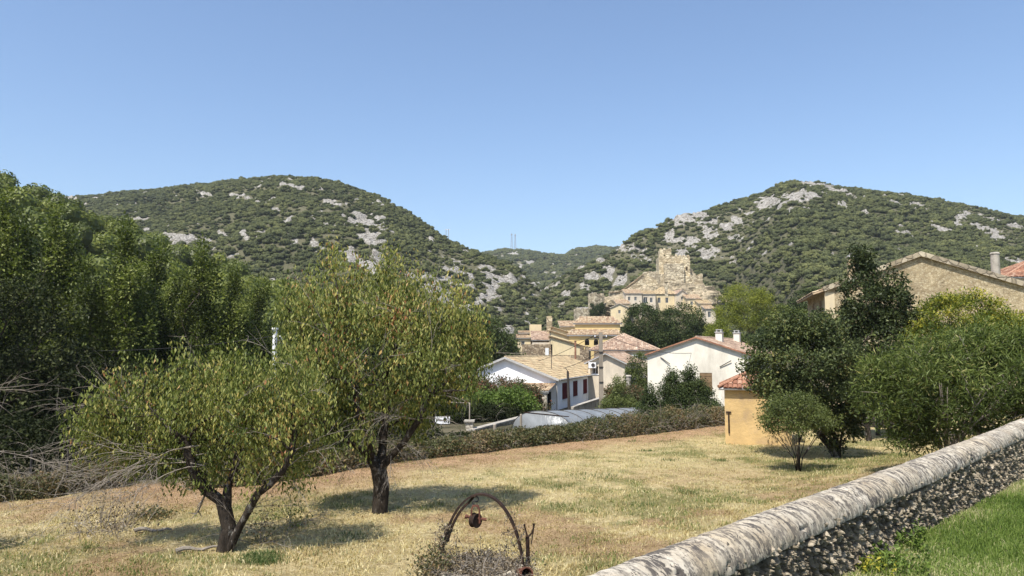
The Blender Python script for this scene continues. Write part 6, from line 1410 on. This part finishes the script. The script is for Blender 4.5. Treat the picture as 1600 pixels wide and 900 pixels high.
# lawn
n = 820000; s_ = -2 + 30 * rng.random(n) ** 1.7; w_ = .17 + 12 * rng.random(n) ** 1.6
XY = wall_pt(s_, w_); k = (XY[:, 1] > 1.0) & (rng.random(n) < np.clip(.25 + (w_ - .15) * 1.5, 0, 1) + .0) & ((XY[:, 0] / np.maximum(XY[:, 1], .1)) < 1.5) & ((XY[:, 0] / np.maximum(XY[:, 1], .1)) > .28); s_, w_, XY = s_[k], w_[k], XY[k]
ed = sstep(.55, .2, w_); t = np.clip(.46 + .22 * rng.normal(size=len(s_)) + .6 * fbm(XY[:, 0] * 1.3, XY[:, 1] * 1.3, 4) + .35 * ed * (rng.random(len(s_)) < .6), 0, 1)
h = (.035 + .045 * rng.random(len(s_))) * (1 + .5 * fbm(XY[:, 0] * 3, XY[:, 1] * 3, 1)); grass_obj('green_grass', 'fresh green grass on the lawn right of the wall', rng, XY[:, 0], XY[:, 1], Hl(s_, w_) - .004, h, .004 + .004 * rng.random(len(s_)), .8, t, M['greengrass'])
print('lawn blades', len(s_))
# leafy weeds at the foot of the wall
def weed(label, px, py, n, r, leaf, seed, mat, h=.16):
    rng = np.random.default_rng(seed); c = Pz(px, py, 2.48); s0, w0 = wall_sw(c[0], c[1]); c[2] = Hl(np.array(s0), np.array(w0)); rt = thing('weed', label, 'weed', c, 'weeds at the foot of the wall'); C = []; mb = MB()
    for i in range(n):
        a = rng.uniform(0, 6.28); q = c + np.array((cos(a), sin(a), 0)) * r * rng.random() ** .5; q[2] = c[2]; top = q + np.array((rng.normal() * .05, rng.normal() * .05, h * rng.uniform(.5, 1.2))); mb.tube([q, (q + top) / 2 + rng.normal(size=3) * .01, top], .0025, 4)
        C += [q + (top - q) * t + rng.normal(size=3) * .018 for t in rng.uniform(.2, 1.05, 12)]
    C = np.array(C); V, T = leaf_geo(rng, C, leaf, .55, .1, .5); mb.build('stem', M['greengrass'], rt); link('leaves', mesh_np('leaves', V - wloc(rt), T, tint=np.repeat(rng.random(len(C)), 4), mat=M[mat]), rt)
weed('leafy green weed hugging the middle of the wall foot', 1408, 850, 40, .17, .035, 1, 'bright', .17)
weed('spreading green weed below the first one at the wall foot', 1395, 885, 46, .20, .032, 2, 'bright', .13)
weed('yellowish weed at the bottom edge next to the wall', 1362, 893, 26, .10, .026, 3, 'yellowleaf', .09)

# ------------------------------------------------------------------ old well with iron hoop
wd = 10.0; wc = P(750, 900, wd); gz = float(Hg(wc[0], wd)); rt = thing('stone_well', 'round stone well kerb overgrown with dry brambles at the bottom of the picture', 'well', (wc[0], wd, gz))
a = np.linspace(0, 2 * pi, 37)[:-1]; mb = MB(); zt_ = 1.12
for r0, r1, z0, z1 in ((.62, .62, -.3, zt_), (.62, .42, zt_, zt_ + .04), (.42, .42, zt_ + .04, -.1)):
    V = np.concatenate([np.stack([wc[0] + r0 * np.cos(a), wd + r0 * np.sin(a), np.full(36, gz + z0)], 1), np.stack([wc[0] + r1 * np.cos(a), wd + r1 * np.sin(a), np.full(36, gz + z1)], 1)]); mb.add(V, [(i, (i + 1) % 36, 36 + (i + 1) % 36, 36 + i) for i in range(36)])
mb.build('kerb', M['rubble_low'], rt)
ha = R(10); hx = np.array((cos(ha), -sin(ha), 0)); hy = np.array((sin(ha), cos(ha), 0)); top = P(765, 772, wd); bl, br_ = P(683, 900, wd), P(817, 900, wd)
hc = np.array(((bl[0] + br_[0]) / 2, wd, gz + 1.0)); rx_ = (br_[0] - bl[0]) / 2; rz_ = top[2] - hc[2]
rh = thing('iron_hoop', 'rusty iron hoop arching over the overgrown well', 'hoop', hc)
t_ = np.linspace(-.06, pi + .06, 60); pts = hc + np.outer(np.cos(t_), hx) * rx_ + np.outer(np.sin(t_), (0, 0, 1)) * rz_; pts[:, 0] += .02
mb = MB(); mb.strip(pts, hy, .085, .024); mb.build('rim', M['rust'], rh)
mb = MB(); tb = np.linspace(pi * .60, pi * .86, 16); pb = hc + np.outer(np.cos(tb), hx) * (rx_ * .94) + np.outer(np.sin(tb), (0, 0, 1)) * (rz_ * .93) + hy * .13; pb[0] = hc + hx * rx_ * cos(pi * .55) + np.array((0, 0, rz_ * .98 * sin(pi * .55))) + hy * .03; mb.strip(pb, hy, .045, .032); mb.build('brace', M['rust'], rh)
mb = MB(); q = P(743, 774, wd); mb.tube([q + hy * .045, q - hy * .045], .018, 8); mb.build('bolt', M['rust'], rh)
# pulley
q = P(743, 777, wd); rp = thing('pulley', 'rusty well pulley hanging from the hoop on an S hook', 'pulley', q); s_ = np.linspace(0, 1, 26)
def mm(px): return px / FPX * wd
mb = MB(); pts = np.stack([q[0] + mm(4.2) * np.sin(s_ * 2 * pi * 1.02), np.full(26, q[1]), q[2] - mm(12) * s_ + mm(2) * np.sin(s_ * 4 * pi)], 1); mb.tube(pts, mm(1.1), 7); mb.build('hook', M['iron'], rp)
bx = q + np.array((0, 0, -mm(12.5)))
mb = MB(); mb.strip([bx + np.array((-mm(6.5), 0, -mm(26))), bx + np.array((-mm(6), 0, -mm(6))), bx + np.array((-mm(3.5), 0, 0)), bx + np.array((mm(3.5), 0, 0)), bx + np.array((mm(6), 0, -mm(6))), bx + np.array((mm(6.5), 0, -mm(26)))], (0, 1, 0), mm(7), mm(2.6)); mb.build('strap', M['rust_red'], rp)
wcn = bx + np.array((0, 0, -mm(22))); th = np.linspace(0, 2 * pi, 25)[:-1]; prof = [(.55, -.38), (.95, -.42), (1.0, -.36), (.72, 0), (1.0, .36), (.95, .42), (.55, .38)]; wx = np.array((cos(R(50)), sin(R(50)), 0)); wax = np.array((-sin(R(50)), cos(R(50)), 0)); Rw = mm(11)
V = np.array([wcn + Rw * r * (cos(t) * wx + sin(t) * np.array((0, 0, 1))) + wax * z * Rw for t in th for r, z in prof]); npf = len(prof); mb = MB(); mb.add(V, [(i * npf + j, ((i + 1) % 24) * npf + j, ((i + 1) % 24) * npf + (j + 1) % npf, i * npf + (j + 1) % npf) for i in range(24) for j in range(npf)]); 
mb.tube([wcn - wax * Rw * .38, wcn + wax * Rw * .38], Rw * .56, 12); mb.build('sheave', M['rust'], rp)
mb = MB(); mb.tube([wcn + np.array((-mm(15), 0, mm(6))), wcn + np.array((mm(17), 0, mm(1)))], mm(2.3), 8); mb.tube([wcn + np.array((-mm(16), 0, mm(6.2))), wcn + np.array((-mm(12.5), 0, mm(5.5)))], mm(3.3), 6); mb.build('axle', M['rust_red'], rp)
# forked stake and rusty pipe
b_ = P(826, 905, wd + .1); b_[2] = gz; t = P(824, 838, wd + .1); rt2 = thing('iron_stake', 'forked rusty iron stake standing right of the hoop', 'stake', b_); mb = MB(); mb.tube([b_, (b_ + t) / 2 + np.array((.015, 0, 0)), t], [.03, .026, .026], 8); mb.build('shaft', M['rust'], rt2)
mb = MB(); mb.tube([t - np.array((0, 0, .06)), t + np.array((.0, 0, -.01)), P(820, 823, wd + .1), P(819, 819, wd + .1)], [.014, .014, .011, .017], 7); mb.tube([t + np.array((0, 0, -.02)), P(831, 833, wd + .1), P(834, 824, wd + .1), P(834, 818, wd + .1)], [.013, .012, .012, .018], 7); mb.tube([P(834, 826, wd + .1), P(830, 850, wd + .1)], .008, 6); mb.build('fork', M['rust'], rt2)
q = P(820, 897, wd - .25); mb = MB(); ax = np.array((.25, -.9, .3)); ax /= np.linalg.norm(ax); aa = np.linspace(0, 2 * pi, 19)[:-1]; e1_ = np.cross(ax, (0, 0, 1)); e1_ /= np.linalg.norm(e1_); e2_ = np.cross(e1_, ax)
V = []; 
for r_, l_ in ((.085, -.4), (.085, .1), (.068, .1), (.068, -.4)): V += [q + ax * l_ + r_ * (cos(t) * e1_ + sin(t) * e2_) for t in aa]
mb.add(np.array(V), [(k * 18 + i, k * 18 + (i + 1) % 18, ((k + 1) % 4) * 18 + (i + 1) % 18, ((k + 1) % 4) * 18 + i) for k in range(4) for i in range(18)]); o = mb.build('rusty_pipe', M['rust_red']); tag(o, 'short rusty pipe end poking out of the brambles right of the well', 'pipe')
# dry brambles over the well
rng = np.random.default_rng(17); rt3 = thing('dry_bramble', 'tangle of dry grey brambles and seed heads covering the well', 'bramble', (wc[0], wd, gz + .9)); mb = MB(); C = []
for i in range(430):
    a0 = rng.uniform(0, 6.28); r_ = .62 * rng.random() ** .5; p = np.array((wc[0] + .02 + r_ * 1.08 * cos(a0), wd + r_ * .9 * sin(a0), gz + 1.05 + .1 * rng.random())); d = unit(rng, 1)[0]; d[2] = abs(d[2]) + .25; d /= np.linalg.norm(d)
    L_ = rng.uniform(.12, .34); q_ = p.copy(); pts = [p]
    for j in range(5): d = d + rng.normal(size=3) * .3 + np.array((0, 0, -.22)); d /= np.linalg.norm(d); q_ = q_ + d * L_ / 3.2; pts.append(q_); C.append(q_ + rng.normal(size=3) * .02)
    mb.tube(pts, np.linspace(.0055, .002, 6), 4, cap=False)
for sx, nn_ in ((-1, 60), (1, 30)):                      # clinging up both feet of the hoop
    for i in range(nn_):
        h_ = rng.random() ** 1.3 * (.62 if sx < 0 else .75); tt_ = (pi - h_ * 1.1 if sx < 0 else h_ * 1.15); p = hc + hx * rx_ * cos(tt_) + np.array((0, 0, rz_ * sin(tt_))) + rng.normal(size=3) * .03; d = unit(rng, 1)[0]; pts = [p]
        for j in range(4): d = d + rng.normal(size=3) * .5; d /= np.linalg.norm(d); p = p + d * .045; pts.append(p); C.append(p)
        mb.tube(pts, np.linspace(.004, .0015, 5), 4, cap=False)
mb.build('stem', M['deadwood'], rt3); C = np.repeat(np.array(C), 4, 0); C = C + rng.normal(size=C.shape) * .018; V, T = leaf_geo(rng, C, .028, .5, .1, .1, .5); link('foliage', mesh_np('foliage', V - wloc(rt3), T, tint=np.repeat(rng.random(len(C)) ** .8, 4), mat=M['deadleaf']), rt3)
rng = np.random.default_rng(18); nb = 1300; c = P(677, 880, wd - .1); C = c + rng.normal(size=(nb, 3)) * np.array((.13, .15, .10)); rt4 = thing('dry_bramble', 'small leafy clump spilling over the left side of the well', 'bramble', (c[0], c[1], gz)); V, T = leaf_geo(rng, C, .036, .5, .2); link('foliage', mesh_np('foliage', V - wloc(rt4), T, tint=np.repeat(rng.random(nb), 4), mat=M['bramble']), rt4); mb = MB()
for i in range(30): twig(mb, np.array((c[0] + rng.normal() * .05, c[1], gz + .7)), np.array((rng.normal() * .5, rng.normal() * .5, 1.)), .35, .005, 0, rng, .3)
mb.build('stem', M['deadwood'], rt4)

# ------------------------------------------------------------------ poles and cables
def pole(name, label, px, d, ytop, r0, r1, mat, zb=None, k=10, lean=0, fit=None, square=False):
    b = P(px, ytop, d); t = b.copy(); b[2] = float(Hg(b[0], b[1])) if zb is None else zb; t[0] += lean
    rt = thing(name, label, 'pole', b); mb = MB()
    if square: mb.add(np.array([b + np.array((sx * r0, sy * r0, -.3)) for sx, sy in ((-1, -1), (1, -1), (1, 1), (-1, 1))] + [t + np.array((sx * r1, sy * r1, 0)) for sx, sy in ((-1, -1), (1, -1), (1, 1), (-1, 1))]), [(0, 1, 5, 4), (1, 2, 6, 5), (2, 3, 7, 6), (3, 0, 4, 7), (4, 5, 6, 7)])
    else: mb.tube([b - np.array((0, 0, .3)), (b + t) / 2, t], [r0, (r0 + r1) / 2, r1], k)
    mb.build('shaft', M[mat], rt); return rt, b, t
rt, b, tA = pole('concrete_post', 'tall pale concrete utility post with a short crossarm in front of the farmhouse', 938.5, 55, 519, .17, .125, 'polew', square=True)
mb = MB(); mb.box(tA + np.array((-.5, -.06, -.45)), tA + np.array((.5, .06, -.35))); cr = mb.build('crossarm', M['iron'], rt)
for sx in (-.42, 0, .42): mb = MB(); mb.tube([tA + np.array((sx, 0, -.347)), tA + np.array((sx, 0, -.2))], [.04, .03], 7); mb.build('insulator', M['signw'], rt)
for i, zz in enumerate((-1.5, -2.6, -3.7)): mb = MB(); mb.box(tA + np.array((-.16, -.2, zz)), tA + np.array((.16, -.165, zz + .07))); mb.build('band', M['iron'], rt)
rt, b, tB = pole('wooden_post', 'dark leaning wooden post crossing the farmhouse wall between the shutters', 889.5, 58, 580, .13, .09, 'poled', lean=-.12)
mb = MB(); mb.tube([tB, tB + np.array((-.15, 0, .22)), tB + np.array((-.35, 0, .25))], .03, 6); mb.build('bracket', M['iron'], rt)
rt, b, tC = pole('wooden_post', 'weathered wooden pole standing beside the white road sign', 703, 44, 560, .17, .13, 'polebrown')
rt, b, tD = pole('lamp_post', 'white post with a hanging lantern rising above the left cherry', 430, 34, 513, .115, .10, 'trim')
mb = MB(); q = P(437, 532, 34); aa = np.linspace(-pi * .6, pi * .5, 12); mb.tube([tD + np.array((0, 0, -.35)), tD + np.array((.25, 0, -.36)), tD + np.array((.38, 0, -.6)), tD + np.array((.36, 0, -.95)), tD + np.array((.20, 0, -1.1)), tD + np.array((.1, 0, -.95))], .015, 6); mb.build('lamp_arm', M['metal'], rt)
mb = MB(); q = tD + np.array((.22, 0, -.85)); mb.tube([q, q + np.array((0, 0, .05)), q + np.array((0, 0, .28)), q + np.array((0, 0, .34))], [.07, .10, .13, .03], 8); mb.build('lantern', M['iron'], rt)
mb = MB(); mb.tube([tD - np.array((0, 0, .05)), tD + np.array((0, 0, .03))], [.15, .15], 12); mb.build('cap', M['trim'], rt)
def cable(a, b, sag, r, label):
    t = np.linspace(0, 1, 24); p = np.array(a)[None] * (1 - t)[:, None] + np.array(b)[None] * t[:, None]; p[:, 2] -= sag * 4 * t * (1 - t); mb = MB(); mb.tube(p, r, 5); o = mb.build('overhead_cable', M['cable']); tag(o, label, 'cable')
cable(tA + np.array((-.42, 0, -.2)), P(780, 562, 110), 1.2, .02, 'cable running left from the concrete post to the village')
cable(tA + np.array((0, 0, -.2)), P(861, 527, 133.8), .6, .018, 'cable from the concrete post to the pale stepped houses')
cable(tA + np.array((.42, 0, -.2)), P(1120, 545, 62), .8, .018, 'cable running right from the concrete post to the cream house')
cable(tB + np.array((-.3, 0, .25)), tA + np.array((-.1, 0, -1.4)), .15, .02, 'short cable linking the dark leaning post and the concrete post')
cable(P(-60, 537, 36), tD + np.array((0, 0, -.35)), .5, .012, 'upper cable crossing in front of the poplars to the white post')
cable(P(-60, 600, 34), P(420, 615, 34), .4, .012, 'lower cable crossing in front of the dark oaks on the left')
cable(P(-60, 596, 34), P(420, 606, 34), .4, .012, 'middle cable crossing in front of the dark oaks on the left')
# road sign
q = P(692, 667, 41.5); q[2] = float(Hg(q[0], q[1])); rt = thing('road_sign', 'white direction sign with black symbols on a white post beyond the hedge', 'sign', q)
s0, s1_ = P(680, 657, 41.5), P(703, 657, 41.5); zt = P(690, 651, 41.5)[2]; zb = P(690, 662, 41.5)[2]
mb = MB(); mb.tube([q + np.array((-.1, .06, -.2)), np.array((q[0] - .1, q[1] + .06, zt - .1))], .045, 8); mb.build('post', M['trim'], rt)
mb = MB(); mb.box((s0[0], 41.44, zb), (s1_[0], 41.48, zt)); mb.build('panel', M['signw'], rt)
mb = MB(); w_ = s1_[0] - s0[0]; hh = zt - zb; yf = 41.433
def pl(pts): mb.prism([(s0[0] + a * w_, yf, zb + b * hh) for a, b in pts], (0, .005, 0))
pl([(.05, .5), (.13, .78), (.13, .22)]); pl([(.133, .42), (.17, .42), (.17, .58), (.133, .58)]); mb.build('arrow', M['black'], rt)
mb = MB()
for cx in (.70, .88):
    a = np.linspace(0, 2 * pi, 17); mb.tube([(s0[0] + cx * w_ + .075 * cos(t), yf, zb + .5 * hh + .13 * sin(t)) for t in a], .011, 4)
    pl([(cx - .035, .36), (cx + .035, .36), (cx + .035, .5), (cx, .68), (cx - .035, .5)])
mb.build('symbol', M['black'], rt)
mb = MB(); x = .24
for wl in (.045, .03, .03, .045, .03, .03, .04): pl([(x, .36), (x + wl * .72, .36), (x + wl * .72, .62), (x, .62)]); x += wl * 1.12
mb.build('lettering', M['black'], rt)
# dark red gate, masonry pillar, bent pipe frame, low walls, white markers
q0, q1_ = P(675, 672, 45), P(690, 672, 45); mb = MB(); zb = float(Hg(q0[0], 45)) - .1
for i in range(8): x0 = q0[0] + (q1_[0] - q0[0]) * i / 8; mb.box((x0, 45, zb), (x0 + (q1_[0] - q0[0]) / 8 - .01, 45.05, P(680, 652, 45)[2]))
mb.box((q0[0], 45.055, zb + .3), (q1_[0], 45.1, zb + .4)); mb.box((q0[0], 45.055, zb + 1.0), (q1_[0], 45.1, zb + 1.1)); o = mb.build('garden_gate', M['gatered']); tag(o, 'dark red board gate behind the white road sign', 'gate')
q = P(733.5, 672, 38.5); q[2] = float(Hg(q[0], q[1])); rt = thing('gate_pillar', 'square block masonry gate pillar at the end of the low wall', 'pillar', q); zt = P(733, 659, 38.5)[2]; mb = MB(); mb.box((q[0] - .19, 38.3, q[2] - .2), (q[0] + .19, 38.7, zt)); mb.build('shaft', M['block'], rt); mb = MB(); mb.box((q[0] - .26, 38.22, zt + .003), (q[0] + .26, 38.78, zt + .09)); mb.build('cap', M['concrete'], rt)
mb = MB(); mb.tube([P(690, 628, 43.5), P(733.5, 630, 39), P(733.8, 632, 38.6), np.array((q[0], 38.5, zt + .08))], .03, 8); o = mb.build('pipe_frame', M['polew']); tag(o, 'bent pale pipe frame reaching from the pillar top to the wooden pole', 'frame')
def lowwall(label, a, b, h0, h1, th, mat, name='low_wall', capm='concrete'):
    a, b = np.array(a, float), np.array(b, float); d = (b - a)[:2]; d /= np.linalg.norm(d); n_ = np.array((d[1], -d[0])) * th / 2; za, zb = Hg(a[0], a[1]) - .5, Hg(b[0], b[1]) - .5
    rt = thing(name, label, 'wall', (a[0], a[1], float(za) + .5)); mb = MB()
    V = [(a[0] - n_[0], a[1] - n_[1], za), (a[0] + n_[0], a[1] + n_[1], za), (b[0] + n_[0], b[1] + n_[1], zb), (b[0] - n_[0], b[1] - n_[1], zb), (a[0] - n_[0], a[1] - n_[1], h0), (a[0] + n_[0], a[1] + n_[1], h0), (b[0] + n_[0], b[1] + n_[1], h1), (b[0] - n_[0], b[1] - n_[1], h1)]
    Q = [(0, 3, 2, 1), (4, 5, 6, 7), (0, 1, 5, 4), (1, 2, 6, 5), (2, 3, 7, 6), (3, 0, 4, 7)]; mb.add(V, Q); mb.build('wall', M[mat], rt); mb = MB(); n2 = n_ * 1.35; V = []
    for (p, h) in ((a, h0), (b, h1)):
        for zz in (.003, .08): V += [(p[0] - n2[0], p[1] - n2[1], h + zz), (p[0] + n2[0], p[1] + n2[1], h + zz)]
    mb.add(V, [(0, 1, 5, 4), (2, 6, 7, 3), (0, 4, 6, 2), (1, 3, 7, 5), (0, 2, 3, 1), (4, 5, 7, 6)]); mb.build('coping', M[capm], rt)
a, b = P(736, 672, 38), P(815, 652, 44); lowwall('low grey wall with a pale coping rising from the block pillar to the tunnel', (*a[:2], 0), (*b[:2], 0), P(736, 673, 38)[2], P(815, 652.5, 44)[2], .3, 'rubble_low')
a, b = P(893, 636, 58), P(968, 614, 70); lowwall('low wall climbing along the road in front of the shuttered wall', (*a[:2], 0), (*b[:2], 0), P(893, 637, 58)[2], P(968, 613, 70)[2], .3, 'concrete')
a, b = P(944, 600, 76), P(968, 600, 76); lowwall('short rubble wall beside the annex beyond the farmhouse', (*a[:2], 0), (*b[:2], 0), P(944, 609, 76)[2], P(968, 608, 76)[2], .3, 'rubble_low')
a, b = P(1325, 660, 41), P(1430, 660, 39); lowwall('dark low wall at the back of the field behind the plum tree', (*a[:2], 0), (*b[:2], 0), P(1325, 643, 41)[2], P(1430, 643, 39)[2], .3, 'poled', capm='poled')
a, b = P(1340, 629, 42.5), P(1385, 629, 42.5); mb = MB(); mb.box((a[0], 42.5, a[2] - .12), (b[0], 42.6, a[2] + .16)); mb.box((a[0], 42.52, a[2] - .6), (a[0] + .08, 42.58, a[2] - .12)); mb.box((b[0] - .08, 42.52, a[2] - .6), (b[0], 42.58, a[2] - .12)); o = mb.build('blue_rail', M['blue']); tag(o, 'faded blue board above the dark low wall behind the plum tree', 'board')
for i, (px, y0, y1, d) in enumerate(((773, 664, 680, 36.5), (814, 648, 678, 37.5))):
    b = P(px, y1, d); b[2] = float(Hg(b[0], b[1])) - .1; t = P(px, y0, d); mb = MB(); mb.tube([b, (b + t) / 2, t], .085 if i == 0 else .06, 9); mb.tube([t, t + np.array((0, 0, .04))], [.09 if i == 0 else .06, .03], 9); o = mb.build('marker_post', M['polew']); tag(o, ['stubby pale post in front of the low wall', 'pale wooden post at the near end of the plastic tunnel'][i], 'post')
# round gate post near annex
q = P(982, 640, 66); mb = MB(); q[2] = float(Hg(q[0], q[1])); t = P(982, 588, 66); mb.tube([q, (q + t) / 2, t], .22, 10); mb.tube([t, t + np.array((0, 0, .12))], [.28, .2], 10); o = mb.build('gate_post', M['concrete']); tag(o, 'stone gate post at the road bend left of the cream house', 'post')

# plastic tunnel
A, B = P(846, 660, 37.6), P(1012, 640, 48.5); A[2] = float(Hg(A[0], A[1])) - .05; B[2] = float(Hg(B[0], B[1])) - .05; ax = B - A; Lg = np.linalg.norm(ax); ax /= Lg; sdv = np.cross(ax, (0, 0, 1)); sdv /= np.linalg.norm(sdv)
rt = thing('plastic_tunnel', 'low arched plastic film tunnel with hoop ribs beyond the hedge', 'greenhouse', A); hwid = 1.75; hgt = P(870, 639, 39)[2] - A[2]
sg = np.linspace(0, Lg, 90); tg = np.linspace(0, pi, 28); S_, T_ = np.meshgrid(sg, tg, indexing='ij'); nrib = 9; ribx = np.linspace(0, Lg, nrib); dr = np.abs((S_ / Lg * (nrib - 1)) % 1 - .5) * 2
k_ = .975 + .025 * dr ** 2 + .012 * fbm(S_ * 1.5, T_ * 3, 1); zend = 1 - .12 * S_ / Lg
V = A + S_[..., None] * ax + (np.cos(T_) * hwid * k_)[..., None] * sdv + (np.sin(T_) ** .8 * hgt * k_ * zend)[..., None] * np.array((0, 0, 1)); n0, n1 = S_.shape; ii = np.arange(n0 * n1).reshape(n0, n1)
F = np.stack([ii[:-1, :-1], ii[:-1, 1:], ii[1:, 1:], ii[1:, :-1]], -1).reshape(-1, 4); V = V.reshape(-1, 3)
cap_c = len(V); V = np.concatenate([V, [A + np.array((0, 0, .02))]]); Tt = np.array([(ii[0, j], cap_c, ii[0, j + 1]) for j in range(n1 - 1)])
link('film', mesh_np('film', V - wloc(rt), [F, Tt], mat=M['film'], smooth=True), rt)
for r_ in ribx:
    mb = MB(); pts = A + r_ * ax + np.outer(np.cos(tg), sdv) * hwid * 1.01 + np.outer(np.sin(tg) ** .8, (0, 0, 1)) * hgt * 1.012 * (1 - .12 * r_ / Lg); mb.tube(pts, .016, 5); mb.build('rib', M['iron'], rt)
mb = MB(); mb.tube([A - sdv * hwid * .6 + np.array((0, 0, 1.0)), A + sdv * hwid * .9 + np.array((0, 0, .9))], .025, 5); mb.build('door_rail', M['rust'], rt)

# ------------------------------------------------------------------ air
HZ = 9300
mb = MB(); mb.box((-HZ, -HZ, -30), (HZ, HZ, 320)); m = bpy.data.materials.new('air'); m.use_nodes = True; nt = m.node_tree
nt.nodes.remove(nt.nodes['Principled BSDF']); pv = nt.nodes.new('ShaderNodeVolumePrincipled'); pv.inputs['Color'].default_value = (.86, .92, 1, 1); pv.inputs['Density'].default_value = 0.0001
nt.links.new(pv.outputs[0], nt.nodes['Material Output'].inputs['Volume'])
hz = mb.build('haze', m); hz['kind'] = 'stuff'
